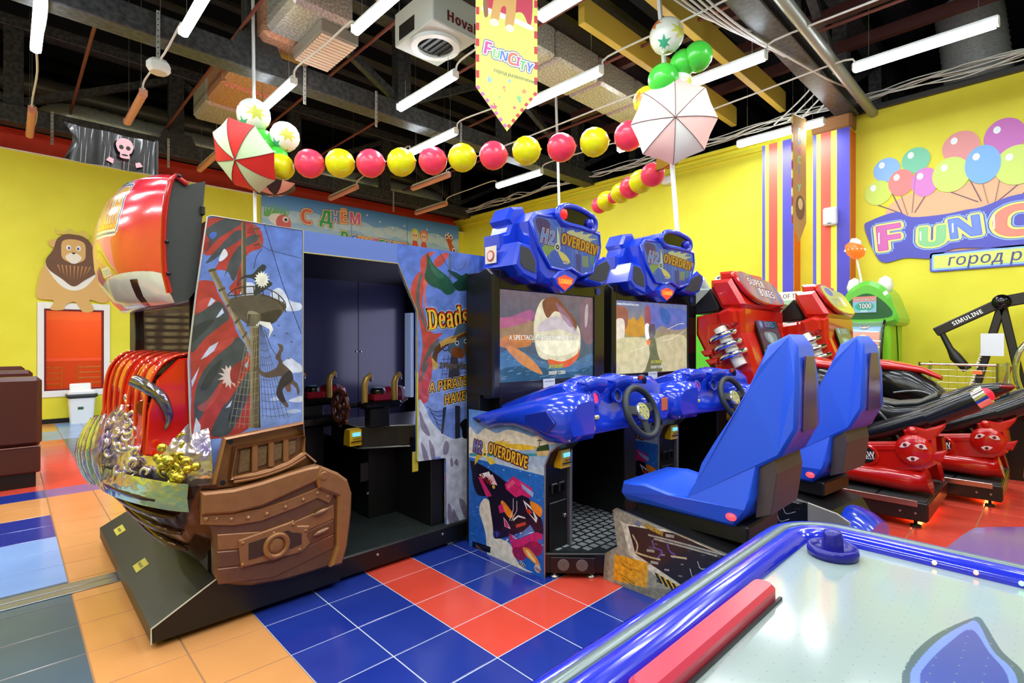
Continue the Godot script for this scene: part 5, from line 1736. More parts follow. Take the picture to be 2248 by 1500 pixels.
	# stickers on the plinth
	for q in [[0.50, 0.131, -3.98, 0.05, 0.14], [0.50, 0.131, -3.28, 0.06, 0.11]]:
		st = nb(); box(st, V(0, 0, 0), V(q[3], 0.0012, q[4]))
		var o := obj("caution_sticker", st, mat(rgb(206, 190, 60), 0.5), b)
		o.position = V(q[0], q[1], q[2]) - b.position
		o.rotation.z = atan2(0.131, 0.243)
		letters("sticker_text", "CAUTION", 0.018, M.black, turn(-90, 90, 0, V(0.0, 0.0008, 0.0)), o, 0.0004)

func build_gun_deck(b: Node3D) -> void:
	var gold := mat(rgb(176, 142, 72), 0.35, 0.4)
	var crimson := mat(rgb(140, 18, 34), 0.25, 0.0, 0.5)
	var st := nb(); bx(st, V(1.70, 0.132, -4.17), V(2.66, 0.60, -3.107), 0.004)
	wpart("console", st, M.black, b)
	st = nb(); bx(st, V(1.907, 0.132, -3.107), V(2.66, 0.66, -2.70), 0.004)
	wpart("bench", st, M.black, b)
	st = nb()
	prism(st, pv([1.63, 3.10, 1.84, 2.99, 1.94, 2.92, 2.66, 2.92, 2.66, 3.5, 1.63, 3.5]), 0.14, Transform3D(Basis(V(1, 0, 0), V(0, 0, -1), V(0, 1, 0)), V(0, 0.60, 0)), 0.006)
	wpart("control_box", st, mat(rgb(30, 32, 30), 0.3), b)
	for y in [0.60, 0.737]:
		st = nb(); tube(st, [V(1.628, y, -3.3), V(1.628, y, -3.10), V(1.84, y, -2.988), V(1.94, y, -2.918)], 0.006, 6)
		wpart("box_edge_trim", st, mat(rgb(150, 156, 150), 0.3, 0.5), b)
	st = nb(); bx(st, V(1.30, 0.72, -4.1), V(1.66, 0.80, -3.35), 0.02)
	wpart("lower_tray", st, M.black_gloss, b)
	st = nb(); bx(st, V(1.42, 0.13, -4.1), V(1.60, 0.72, -3.55), 0.004)
	wpart("pedestal", st, mat(rgb(26, 24, 30), 0.3), b)
	for g in [[1.70, -3.02], [1.45, -3.45]]:
		var at := V(g[0], 0.0, g[1])
		st = nb(); bx(st, at + V(-0.05, 0.74, -0.05), at + V(0.09, 0.88, 0.03), 0.006)
		wpart("gun_post", st, M.black, b)
		st = nb(); bx(st, at + V(-0.1, 0.86, -0.06), at + V(0.17, 0.905, 0.05), 0.014)
		wpart("gun_tray", st, M.black_gloss, b)
		st = nb(); bx(st, at + V(-0.02, 0.905, -0.10), at + V(0.10, 0.95, 0.03), 0.008)
		wpart("gun_base", st, crimson, b)
		st = nb(); lathe(st, [[0.05, 0.0], [0.05, 0.02], [0.04, 0.035], [0.0, 0.037]], 18, turn(0, 0, 0, at + V(0.035, 0.95, -0.03)))
		wpart("gun_turret", st, M.black_gloss, b)
		st = nb(); disc(st, 0.028, 0.004, turn(-90, 0, 0, at + V(0.035, 0.987, -0.03)), 16)
		wpart("turret_badge", st, mat(rgb(120, 170, 200), 0.3), b)
		st = nb(); tube(st, [at + V(0.1, 0.90, -0.12), at + V(0.16, 0.92, -0.12), at + V(0.26, 0.92, -0.12), at + V(0.3, 0.92, -0.12)], [0.045, 0.062, 0.062, 0.045], 14)
		wpart("gun_barrel", st, crimson, b)
		for k in 2:
			st = nb(); tube(st, [at + V(0.165 + k * 0.07, 0.92, -0.12), at + V(0.19 + k * 0.07, 0.92, -0.12)], 0.066, 14)
			wpart("barrel_hoop", st, mat(rgb(190, 170, 190), 0.2, 0.5), b)
		for x in [-0.075, 0.14]:
			st = nb(); tube(st, [at + V(x, 0.885, 0.0), at + V(x, 1.02, 0.0), at + V(x + 0.012, 1.05, 0.0), at + V(x + 0.04, 1.075, 0.0), at + V(x + 0.045, 1.06, 0.0)], [0.021, 0.021, 0.02, 0.017, 0.012], 8)
			wpart("gun_grip", st, gold, b)
			st = nb(); disc(st, 0.014, 0.01, turn(0, 90, 0, at + V(x + 0.04, 1.045, 0.0)), 10, 0.002)
			wpart("trigger_button", st, M.steel, b)
	# ship's wheel
	var hub := V(1.53, 0.87, -3.16)
	var wheel_mat := mat(rgb(84, 42, 26), 0.3)
	var pts := []
	for k in 28: pts.append(hub + V(0.0, sin(TAU * k / 28) * 0.1, cos(TAU * k / 28) * 0.1))
	st = nb(); tube(st, pts, 0.016, 8, false, true)
	wpart("wheel_rim", st, wheel_mat, b)
	for k in 8:
		st = nb()
		var d := V(0, sin(TAU * k / 8), cos(TAU * k / 8))
		tube(st, [hub, hub + d * 0.1, hub + d * 0.115, hub + d * 0.13], [0.009, 0.009, 0.014, 0.009], 8)
		wpart("wheel_spoke", st, wheel_mat, b)
	st = nb(); lathe(st, [[0.0, -0.02], [0.03, -0.018], [0.03, 0.018], [0.0, 0.024]], 14, turn(0, 0, 90, hub))
	wpart("wheel_hub", st, wheel_mat, b)
	st = nb(); rod(st, hub, hub + V(0.25, 0, 0), 0.015, 8)
	wpart("wheel_axle", st, M.black, b)
	card_reader(b, V(1.585, 0.68, -3.09) - b.position, 0.0)
	st = nb(); bx(st, V(1.64, 0.38, -3.108), V(1.70, 0.5, -3.102), 0.003)
	wpart("coin_door", st, mat(rgb(34, 34, 34), 0.3), b)
	st = nb(); disc(st, 0.008, 0.006, turn(0, 0, 0, V(1.69, 0.3, -3.104)), 10)
	wpart("lock", st, M.steel, b)

# yellow swipe-card reader with a lit display; origin at its back, facing +z
func card_reader(parent: Node3D, at: Vector3, yaw: float) -> void:
	var st := nb()
	prism(st, pv([-0.035, 0.05, 0.02, 0.055, 0.035, 0.045, 0.045, 0.0, 0.05, -0.05, -0.035, -0.05]), 0.085, turn(0, 90, 0, V(-0.0425, 0, 0)), 0.006)
	var tf := turn(0, yaw, 0, at)
	var o := obj("card_reader", st, mat(rgb(236, 186, 24), 0.35), parent)
	o.transform = tf
	st = nb(); box(st, V(0, 0.022, 0.042), V(0.055, 0.024, 0.003), 0.001, turn(0, 0, 0, V(0, 0, 0)) if false else Transform3D())
	obj("display", st, emat(rgb(110, 200, 250), 1.2, Color(0.1, 0.2, 0.3)), o)
	st = nb(); box(st, V(0, -0.022, 0.046), V(0.075, 0.006, 0.006))
	obj("card_slot", st, M.black, o)
	letters("reader_text", "GAMETIME", 0.011, M.black, turn(0, 0, 0, V(0.005, -0.006, 0.0455)), o, 0.0006)

func build_hood(b: Node3D) -> void:
	# bulging red sign over the bow end; rows run down the profile, columns along z
	var rows := []
	var prof := [[2.03, 0.0], [2.06, 0.25], [2.03, 0.55], [1.95, 0.8], [1.85, 0.95], [1.74, 1.0], [1.65, 0.97], [1.59, 0.9], [1.50, 0.62], [1.455, 0.35], [1.47, 0.0]]
	for p in prof:
		var row := PackedVector3Array()
		for k in 17:
			var t := k / 16.0
			var s := sin(PI * (0.06 + 0.88 * t))
			s = pow(s, 0.8)
			var z := -4.08 + 1.39 * t
			row.append(V(0.60 - 0.045 - p[1] * 0.235 * s + (0.03 if p[1] < 0.1 else 0.0), 1.49 + (p[0] - 1.49) * (0.86 + 0.24 * s), z))
		rows.append(row)
	var st := nb(); loft(st, rows, false, false)
	wpart("sign_hood", st, art_mat(art_hood(), 0.16, 0.6), b)
	# its side cheek
	var near := []
	for p in rows: near.append_array([p[16].x, p[16].y])
	near.append_array([0.618, 1.52, 0.655, 2.02])
	st = nb(); prism(st, pv(near), 0.01, turn(0, 0, 0, V(0, 0, -2.705)), 0.0)
	wpart("hood_cheek", st, mat(rgb(58, 62, 62), 0.5), b)
	var lip := []
	for p in rows.slice(0, 9): lip.append(p[16] + V(-0.004, 0, 0.004))
	st = nb(); tube(st, lip, 0.012, 8)
	wpart("hood_rim", st, mat(rgb(190, 20, 24), 0.2, 0.0, 0.5), b)
	for k in [1, 5, 7]:
		st = nb(); lathe(st, [[0.01, 0.0], [0.009, 0.005], [0.0, 0.007]], 10, turn(90, 0, 0, lip[k] + V(0.012, 0, 0.008)))
		wpart("hood_screw", st, M.black_gloss, b)
	# dark display glass below the hood
	st = nb(); bx(st, V(0.595, 1.2, -4.1), V(0.625, 1.53, -2.72), 0.003)
	wpart("display_glass", st, mat(rgb(34, 27, 24), 0.05), b)
	st = nb(); prism(st, pv([0.0, 1.13, 0.0, 1.50, 0.16, 1.50, 0.2, 1.3, 0.16, 1.13]), 0.03, turn(0, -90, 0, V(0.60, 0, -4.12)) , 0.004)
	wpart("display_post", st, mat(rgb(44, 44, 46), 0.4), b)
	st = nb(); bx(st, V(0.632, 1.86, -2.75), V(0.652, 1.905, -2.68), 0.006)
	wpart("roof_bracket", st, M.black, b)

# ---------------------------------------------------------------- motor-boat racing cabinets
func face_x(x: float) -> Transform3D:   # local x runs along +z, local z looks to -x
	return Transform3D(Basis(V(0, 0, 1), V(0, 1, 0), V(-1, 0, 0)), V(x, 0, 0))

func flat_y(y: float) -> Transform3D:   # local (x, y) = hall (x, -z), pushed upwards
	return Transform3D(Basis(V(1, 0, 0), V(0, 0, -1), V(0, 1, 0)), V(0, y, 0))

# sections across x of a (z, y) profile; rows: [z, y, half width, hollow in z, hollow in y]
func bucket(st: SurfaceTool, rows: Array, cx: float, steps := [-1.0, -0.94, -0.8, -0.5, 0.0, 0.5, 0.8, 0.94, 1.0]) -> void:
	var rings := []
	var area := 0.0
	for i in rows.size(): area += rows[i][0] * rows[(i + 1) % rows.size()][1] - rows[(i + 1) % rows.size()][0] * rows[i][1]
	var spin := signf(area)
	for s in steps:
		var ring := PackedVector3Array()
		var k: float = 1.0 - s * s
		for r in rows: ring.append(V(cx + s * r[2], r[1] - r[4] * k, r[0] + r[3] * k))
		if absf(s) > 0.99:   # rounded edge: the outermost section is a little smaller
			var n := ring.size()
			var small := PackedVector3Array()
			for i in n:
				var d0 := ring[i] - ring[(i - 1 + n) % n]
				var d1 := ring[(i + 1) % n] - ring[i]
				var q := Vector2(-(d0.y + d1.y), d0.z + d1.z).normalized() * 0.014
				small.append(ring[i] + V(0, q.y, q.x) * spin)
			ring = small
		rings.append(ring)
	loft(st, rings, true, true)

func build_racers() -> void:
	M.blue = mat(rgb(24, 62, 206), 0.2, 0.0, 0.7)
	M.blue_satin = mat(rgb(36, 88, 226), 0.33)
	var aluminium := mat(rgb(168, 172, 174), 0.3, 0.8)
	var grille := mat(rgb(52, 55, 60), 0.7)
	var c := thing("boat_racing_cabinet", "blue boat racing cabinet with leaping picture on screen, next to the pirate booth", "arcade cabinet", V(2.73, 0, -2.44), 0, "boat racing cabinets")
	# left pillar, side print, coin door
	var st := nb()
	prism(st, pv([-2.56, 0.0, -1.925, 0.0, -1.92, 0.616, -1.885, 0.69, -1.83, 0.735, -1.77, 0.762, -1.76, 0.80, -1.76, 0.86, -2.56, 0.86]), 0.012, face_x(2.107))
	wpart("printed_side_panel", st, art_mat(art_racer_side(), 0.3, 0.4), c)
	st = nb()
	tube(st, [V(2.1, 0.0, -1.922), V(2.1, 0.616, -1.917), V(2.1, 0.69, -1.882), V(2.1, 0.737, -1.828), V(2.1, 0.772, -1.745)], 0.006, 6)
	wpart("pillar_edge_trim", st, aluminium, c)
	st = nb(); prism(st, pv([-2.5, 0.0, -1.93, 0.0, -1.925, 0.61, -1.89, 0.685, -1.84, 0.73, -1.76, 0.76, -2.5, 0.76]), 0.19, face_x(2.3))
	wpart("pillar", st, M.black, c)
	st = nb(); bx(st, V(2.295, 0.1, -1.945), V(2.315, 0.74, -1.90), 0.004)
	wpart("pillar_corner_trim", st, aluminium, c)
	st = nb(); bx(st, V(2.14, 0.12, -1.925), V(2.28, 0.40, -1.916), 0.004)
	wpart("cash_door", st, mat(rgb(24, 25, 26), 0.3), c)
	st = nb(); disc(st, 0.011, 0.008, turn(0, 0, 0, V(2.262, 0.31, -1.916)), 12, 0.002)
	wpart("door_lock", st, M.steel, c)
	for x in [2.175, 2.235]:
		st = nb(); bx(st, V(x - 0.025, 0.445, -1.925), V(x + 0.025, 0.505, -1.908), 0.006)
		var slot := wpart("coin_slot", st, mat(rgb(30, 31, 33), 0.25), c)
		st = nb(); bx(st, V(x - 0.016, 0.453, -1.909), V(x + 0.016, 0.497, -1.906))
		obj("coin_return", st, M.black_gloss, slot)
	card_reader(c, V(2.225, 0.64, -1.91) - c.position, 0.0)
	st = nb(); bx(st, V(2.92, 0.03, -2.5), V(3.06, 0.74, -1.96), 0.006)
	wpart("right_pillar", st, M.black, c)
	# foot platform with an angled speaker front
	var foot := pv([2.1, 1.93, 2.13, 1.90, 2.325, 1.707, 2.38, 1.66, 2.9, 1.66, 3.05, 1.8, 3.05, 2.5, 2.1, 2.5])
	st = nb(); prism(st, foot, 0.105, flat_y(0.03), 0.006)
	wpart("foot_platform", st, M.black, c)
	st = nb()
	prism(st, pv([2.31, 1.93, 2.14, 1.925, 2.33, 1.725, 2.38, 1.68, 2.9, 1.68, 2.98, 1.8, 2.98, 2.42, 2.31, 2.42]), 0.003, flat_y(0.135))
	wpart("checker_plate", st, mat(rgb(58, 66, 70), 0.35, 0.6), c)
	st = nb()
	for i in 13:
		for j in 12:
			var at := V(2.20 + i * 0.06 + (j % 2) * 0.03, 0.1385, -2.38 + j * 0.058)
			if at.x - at.z < 4.10: continue
			if at.x < 2.33 and at.z < -1.95: continue
			for k in 4:
				box(st, at + V(0, 0, (k - 1.5) * 0.011), V(0.042, 0.003, 0.006), 0.001)
	var pads := wpart("plate_ribs", st, mat(rgb(190, 196, 198), 0.3, 0.5), c)
	pads.set_meta("kind", "stuff")
	var front := Transform3D(Basis(V(0.682, 0, 0.731), V(0, 1, 0), V(-0.731, 0, 0.682)), V(2.1, 0, -1.925))
	st = nb(); box(st, V(0.155, 0.075, 0.002), V(0.24, 0.085, 0.006), 0.002, front)
	wpart("speaker_plate", st, mat(rgb(22, 22, 24), 0.35), c)
	for x in [0.105, 0.205]:
		st = nb(); disc(st, 0.031, 0.004, front * turn(0, 0, 0, V(x, 0.078, 0.004)), 20)
		wpart("speaker_grille", st, mat(rgb(150, 152, 154), 0.5, 0.4), c)
		st = nb()
		for r in 4:
			for k in maxi(1, r * 6):
				var a := TAU * k / maxi(1, r * 6)
				disc(st, 0.0032, 0.001, front * turn(0, 0, 0, V(x + cos(a) * r * 0.0085, 0.078 + sin(a) * r * 0.0085, 0.0081)), 6)
		wpart("grille_holes", st, M.black, c).set_meta("kind", "stuff")
	for p in [[2.16, -1.9], [2.3, -1.76], [2.2, -2.4]]:
		st = nb(); lathe(st, [[0.0, 0.0], [0.024, 0.0], [0.024, 0.01], [0.01, 0.014], [0.01, 0.04]], 12, turn(0, 0, 0, V(p[0], 0, p[1])))
		wpart("levelling_foot", st, M.steel, c)
	# monitor
	st = nb(); bx(st, V(2.13, 0.0, -2.63), V(3.345, 1.72, -2.5), 0.006)
	wpart("monitor_housing", st, M.black, c)
	st = nb()
	prism(st, pv([-2.63, 1.72, -2.5, 1.72, -2.43, 1.74, -2.38, 1.70, -2.38, 0.95, -2.63, 0.95]), 0.022, face_x(2.15), 0.004)
	wpart("side_cheek", st, mat(rgb(20, 20, 22), 0.3), c)
	for b in [[2.15, 0.93, 2.244, 1.74], [3.218, 0.93, 3.345, 1.74], [2.244, 1.62, 3.218, 1.74], [2.244, 0.86, 3.218, 1.025]]:
		st = nb(); bx(st, V(b[0], b[1], -2.5), V(b[2], b[3], -2.43), 0.004)
		wpart("bezel", st, mat(rgb(26, 22, 30), 0.15), c)
	st = nb(); quad(st, V(2.244, 1.62, -2.445), V(3.218, 1.62, -2.445), V(3.218, 1.025, -2.445), V(2.244, 1.025, -2.445))
	wpart("screen", st, glow_art(art_screen_boat(), 0.95), c)
	st = nb(); bx(st, V(2.64, 0.97, -2.428), V(2.76, 1.03, -2.426))
	var note := wpart("paper_notice", st, M.white_plastic, c)
	letters("notice_text", "ИНСТРУКЦИЯ", 0.014, mat(rgb(110, 120, 170), 0.6), turn(0, 0, 0, V(2.70, 1.012, -2.4258)), note, 0.0004)
	# marquee head
	var head := pv([2.410, 2.063, 2.469, 2.133, 2.622, 2.178, 2.754, 2.215, 2.926, 2.215, 3.06, 2.18, 3.11, 2.104, 3.176, 2.103, 3.179, 1.941, 3.109, 1.766, 2.975, 1.755, 2.894, 1.717, 2.862, 1.665, 2.762, 1.627, 2.665, 1.660, 2.538, 1.679, 2.469, 1.729, 2.429, 1.916])
	st = nb(); prism(st, head, 0.31, turn(0, 0, 0, V(0, 0, -2.63)), 0.03)
	wpart("marquee_shell", st, M.blue, c)
	st = nb()
	prism(st, pv([2.399, 2.058, 2.448, 2.103, 2.642, 2.112, 2.686, 2.071, 3.04, 2.075, 3.115, 2.065, 3.125, 1.975, 3.035, 1.785, 2.908, 1.752, 2.791, 1.790, 2.716, 1.768, 2.585, 1.775, 2.461, 1.918]), 0.012, turn(0, 0, 0, V(0, 0, -2.322)), 0.0)
	wpart("marquee_sign", st, glow_art(art_racer_marquee(), 0.55), c)
	var rim := []
	for p in pv([2.399, 2.058, 2.448, 2.103, 2.642, 2.112, 2.686, 2.071, 3.04, 2.075, 3.115, 2.065, 3.125, 1.975, 3.035, 1.785, 2.908, 1.752, 2.791, 1.790, 2.716, 1.768, 2.585, 1.775, 2.461, 1.918]): rim.append(V(p.x, p.y, -2.312))
	st = nb(); tube(st, rim, 0.012, 8, false, true)
	wpart("marquee_rim", st, M.blue, c)
	var hood := []
	for p in smooth2([2.63, 2.14, 2.70, 2.20, 2.862, 2.207, 3.01, 2.175, 3.045, 2.122, 3.0, 2.075, 2.85, 2.078, 2.68, 2.085], true, 4): hood.append(V(p.x, p.y, -2.29))
	st = nb(); tube(st, hood, 0.02, 8, false, true)
	wpart("beacon_hood", st, M.blue, c)
	st = nb(); prism(st, smooth2([2.64, 2.14, 2.71, 2.185, 2.862, 2.192, 2.99, 2.165, 3.03, 2.122, 2.99, 2.085, 2.85, 2.088, 2.68, 2.095], true, 4), 0.03, turn(0, 0, 0, V(0, 0, -2.322)))
	wpart("beacon_window", st, M.black_gloss, c)
	st = nb(); lathe(st, [[0.0, -0.04], [0.03, -0.026], [0.036, 0.0], [0.03, 0.026], [0.0, 0.04]], 14, turn(0, 0, 0, V(2.68, 2.14, -2.29)))
	wpart("red_beacon_light", st, emat(rgb(255, 30, 20), 1.0, rgb(200, 20, 20)), c)
	st = nb(); lathe(st, [[0.0, -0.04], [0.03, -0.026], [0.036, 0.0], [0.03, 0.026], [0.0, 0.04]], 14, turn(0, 0, 0, V(2.97, 2.12, -2.29)))
	wpart("blue_beacon_light", st, mat(rgb(30, 40, 190), 0.15, 0.0, 0.5), c)
	# speaker wings, tower on the left
	for w in [[[2.251, 1.761, 2.294, 1.91, 2.403, 1.90, 2.466, 1.81, 2.466, 1.665, 2.326, 1.70], [2.30, 1.775, 2.305, 1.885, 2.385, 1.875, 2.439, 1.807, 2.439, 1.722, 2.335, 1.745]], [[2.955, 1.72, 3.075, 1.85, 3.197, 1.918, 3.275, 1.885, 3.285, 1.834, 3.228, 1.73, 3.155, 1.695], [2.985, 1.735, 3.079, 1.835, 3.205, 1.885, 3.25, 1.845, 3.201, 1.742, 3.12, 1.722]]]:
		st = nb(); prism(st, pv(w[0]), 0.3, turn(0, 0, 0, V(0, 0, -2.61)), 0.016)
		wpart("speaker_wing", st, M.blue, c)
		st = nb(); prism(st, pv(w[1]), 0.008, turn(0, 0, 0, V(0, 0, -2.315)), 0.002)
		wpart("wing_speaker", st, grille, c)
	st = nb(); prism(st, pv([2.29, 1.72, 2.28, 1.98, 2.34, 2.0, 2.36, 2.05, 2.33, 2.08, 2.38, 2.17, 2.49, 2.19, 2.54, 2.10, 2.45, 2.0, 2.43, 1.75]), 0.17, turn(0, 0, 0, V(0, 0, -2.63)), 0.02)
	wpart("side_tower", st, M.blue, c)
	st = nb(); bx(st, V(2.244, 1.79, -2.575), V(2.249, 1.90, -2.47))
	wpart("alarm_clock_sticker", st, mat(rgb(226, 212, 196), 0.5), c)
	st = nb(); disc(st, 0.036, 0.002, face_x(2.244) * turn(0, 0, 0, V(-2.522, 1.838, 0)), 18)
	wpart("sticker_clock_face", st, mat(rgb(176, 76, 60), 0.5), c)
	st = nb(); disc(st, 0.026, 0.002, face_x(2.2425) * turn(0, 0, 0, V(-2.524, 1.839, 0)), 18)
	wpart("sticker_clock_dial", st, mat(rgb(236, 200, 196), 0.5), c)
	st = nb(); prism(st, pv([2.60, 1.71, 2.65, 1.755, 2.706, 1.765, 2.77, 1.755, 2.825, 1.72, 2.81, 1.68, 2.706, 1.615, 2.62, 1.66]), 0.03, turn(0, 0, 0, V(0, 0, -2.322)), 0.01)
	wpart("badge_frame", st, M.blue, c)
	st = nb(); prism(st, pv([2.63, 1.708, 2.706, 1.735, 2.795, 1.715, 2.785, 1.682, 2.706, 1.632, 2.64, 1.668]), 0.004, turn(0, 0, 0, V(0, 0, -2.292)))
	var badge := wpart("badge_light", st, emat(rgb(240, 60, 40), 0.8, rgb(220, 60, 40)), c)
	letters("badge_text", "LEADER", 0.045, mat(rgb(250, 220, 90), 0.4), turn(0, 0, 0, V(2.71, 1.69, -2.287)) * Transform3D(Basis.from_scale(V(0.8, 1, 1))), badge, 0.003)
	st = nb(); disc(st, 0.028, 0.006, turn(0, 0, 0, V(3.26, 1.67, -2.43)), 18)
	wpart("blue_seal", st, mat(rgb(36, 60, 150), 0.4), c)
	# dash: extruded body, pointed fairing on the left, gauges and wheel
	st = nb()
	bucket(st, [[-2.38, 0.90, 0.5, 0.0, 0.0], [-2.15, 0.985, 0.47, 0.0, -0.01], [-1.98, 1.04, 0.475, 0.0, -0.02], [-1.90, 1.05, 0.475, 0.0, -0.02], [-1.84, 1.00, 0.475, -0.03, 0.0], [-1.83, 0.94, 0.475, -0.06, 0.0], [-1.80, 0.82, 0.47, -0.04, 0.0], [-1.80, 0.765, 0.5, 0.0, 0.0], [-1.95, 0.73, 0.5, 0.0, 0.0], [-2.38, 0.74, 0.5, 0.0, 0.0]], 2.70)
	wpart("dashboard", st, M.blue, c)
	var rings := []
	for s in [[-2.515, 0.808, 0.812, 2.085, 2.09], [-2.44, 0.782, 0.846, 2.07, 2.12], [-2.36, 0.765, 0.875, 2.06, 2.17], [-2.25, 0.80, 0.905, 2.05, 2.2], [-2.12, 0.812, 0.94, 2.045, 2.25], [-1.98, 0.79, 0.985, 2.045, 2.3], [-1.87, 0.755, 1.015, 2.05, 2.32], [-1.76, 0.755, 1.0, 2.07, 2.32], [-1.735, 0.79, 0.965, 2.1, 2.3]]:
		var ring := PackedVector3Array()
		var mid: float = (s[1] + s[2]) / 2
		for p in [[s[3] + 0.02, s[1]], [s[3], s[1] + (mid - s[1]) * 0.5], [s[3], mid + (s[2] - mid) * 0.3], [s[3] + (s[4] - s[3]) * 0.3, s[2] - (s[2] - mid) * 0.12], [s[3] + (s[4] - s[3]) * 0.7, s[2]], [s[4], s[2]], [s[4], s[1]]]:
			ring.append(V(p[0], p[1], s[0]))
		rings.append(ring)
	st = nb(); loft(st, rings)
	wpart("side_fairing", st, M.blue, c)
	st = nb(); prism(st, pv([-2.02, 0.83, -1.86, 0.80, -1.80, 0.86, -1.86, 0.92, -2.02, 0.885]), 0.006, face_x(2.05), 0.003)
	wpart("fairing_scoop", st, mat(rgb(18, 40, 150), 0.3, 0.0, 0.5), c)
	for p in [[-2.42, 0.81], [-1.85, 0.875]]:
		st = nb(); disc(st, 0.014, 0.01, face_x(2.056) * turn(0, 0, 0, V(p[0], p[1], 0)), 14, 0.004)
		wpart("fairing_bolt", st, mat(rgb(14, 20, 60), 0.25), c)
	for k in 2:   # domes over the gauges
		st = nb(); bucket(st, [[-2.1, 1.0, 0.10, 0.0, 0.0], [-1.95, 1.07, 0.11, 0.0, -0.02], [-1.84, 1.06, 0.11, 0.0, -0.02], [-1.825, 1.03, 0.1, -0.02, 0.0], [-1.87, 0.98, 0.1, 0.0, 0.0]], 2.46 + k * 0.27)
		wpart("gauge_cowl", st, M.blue, c)
		st = nb(); ring_disc(st, 0.032, 0.044, 0.02, turn(-12, 0, 0, V(2.46 + k * 0.22, 0.955, -1.865)), 20)
		wpart("gauge_bezel", st, M.blue, c)
		st = nb(); disc(st, 0.033, 0.012, turn(-12, 0, 0, V(2.46 + k * 0.22, 0.955, -1.868)), 20)
		wpart("gauge_light", st, emat(rgb(240, 60, 110), 0.9, rgb(120, 20, 60)) if k == 0 else mat(rgb(40, 50, 90), 0.2), c)
	st = nb(); bx(st, V(2.31, 0.87, -1.835), V(2.345, 1.0, -1.82), 0.004)
	wpart("level_display", st, emat(rgb(150, 220, 90), 0.6, rgb(60, 90, 40)), c)
	st = nb(); disc(st, 0.022, 0.012, turn(0, 0, 0, V(2.36, 0.80, -1.80)), 18, 0.004)
	wpart("start_button", st, mat(rgb(240, 150, 40), 0.3), c)
	st = nb(); bx(st, V(2.40, 0.84, -1.83), V(2.45, 0.865, -1.81), 0.006)
	wpart("view_button", st, mat(rgb(220, 200, 120), 0.3), c)
	var hub := V(2.775, 0.86, -1.74)
	var tilt := turn(-22, 0, 0, hub)
	var pts := []
	for k in 36: pts.append(tilt * V(cos(TAU * k / 36) * 0.152, sin(TAU * k / 36) * 0.152, 0))
	st = nb(); tube(st, pts, 0.021, 10, false, true)
	var rim_part := wpart("steering_wheel_rim", st, mat(rgb(38, 44, 48), 0.5), c)
	for a in [0.2, 2.94, 4.71]:
		st = nb(); prism(st, pv([-0.03, 0.03, 0.03, 0.03, 0.026, 0.15, -0.026, 0.15]), 0.016, tilt * turn(0, 0, rad_to_deg(a) - 90.0, V(0, 0, -0.012)), 0.004)
		wpart("steering_wheel_spoke", st, mat(rgb(44, 50, 54), 0.45), c)
	st = nb(); disc(st, 0.058, 0.02, tilt * turn(0, 0, 0, V(0, 0, -0.002)), 24, 0.006)
	wpart("steering_wheel_hub", st, mat(rgb(196, 200, 206), 0.2, 0.8), c)
	for k in 6:
		st = nb(); disc(st, 0.009, 0.004, tilt * turn(0, 0, 0, V(cos(TAU * k / 6) * 0.036, sin(TAU * k / 6) * 0.036, 0.018)), 10)
		wpart("hub_bolt", st, M.chrome, c)
	st = nb(); rod(st, tilt * V(0, 0, -0.01), tilt * V(0, 0, -0.14), 0.05, 14)
	wpart("steering_column", st, M.blue, c)
	st = nb(); tube(st, curve3([V(3.02, 0.97, -1.9), V(3.0, 1.04, -1.86), V(2.93, 1.06, -1.84), V(2.88, 1.055, -1.82)], 4), 0.016, 8)
	wpart("throttle_lever", st, M.dark_grey, c)
	st = nb(); disc(st, 0.011, 0.008, turn(0, -60, 0, V(2.875, 1.06, -1.81)), 12)
	wpart("boost_button", st, mat(rgb(220, 30, 30), 0.3), c)
	st = nb(); tube(st, [V(3.0, 0.87, -1.95), V(3.0, 0.87, -1.74), V(3.0, 0.87, -1.72)], [0.085, 0.085, 0.07], 20)
	wpart("dash_pod", st, M.blue, c)
	st = nb(); bx(st, V(2.97, 0.85, -1.722), V(3.04, 0.93, -1.716), 0.002)
	wpart("pod_sticker", st, mat(rgb(226, 110, 60), 0.4), c)
	# seat on its base
	st = nb(); prism(st, pv([-1.70, 0.0, -1.02, 0.0, -1.02, 0.32, -1.62, 0.40, -1.64, 0.385, -1.61, 0.2, -1.69, 0.14]), 0.012, face_x(2.342))
	wpart("printed_base_panel", st, art_mat(art_seat_base(), 0.3, 0.3), c)
	st = nb()
	prism(st, pv([-1.02, 0.03, -0.86, 0.05, -0.80, 0.12, -0.78, 0.2, -0.80, 0.27, -0.86, 0.30, -1.02, 0.325]), 0.012, face_x(2.342), 0.003)
	wpart("base_tail_panel", st, mat(rgb(176, 172, 158), 0.35, 0.3), c)
	st = nb(); prism(st, pv([-1.66, 0.02, -0.9, 0.02, -0.86, 0.06, -0.84, 0.2, -0.9, 0.3, -1.02, 0.32, -1.58, 0.385]), 0.47, face_x(2.82), 0.01)
	wpart("seat_base", st, M.black, c)
	st = nb()
	rings = []
	for s in [[-0.95, 0.10, 0.19], [-0.86, 0.11, 0.185], [-0.79, 0.1, 0.17], [-0.73, 0.085, 0.145]]:
		var ring := PackedVector3Array()
		for k in 14:
			var a := TAU * k / 14
			ring.append(V(2.58 + cos(a) * (s[1] + 0.08) * (1.0 + 0.06 * sin(3.0 * a)), s[2] + sin(a) * s[1], s[0]))
		rings.append(ring)
	loft(st, rings)
	wpart("jet_tail", st, M.blue, c)
	st = nb(); bx(st, V(2.46, 0.34, -1.58), V(2.84, 0.43, -0.98), 0.01)
	wpart("seat_pedestal", st, M.black, c)
	st = nb()
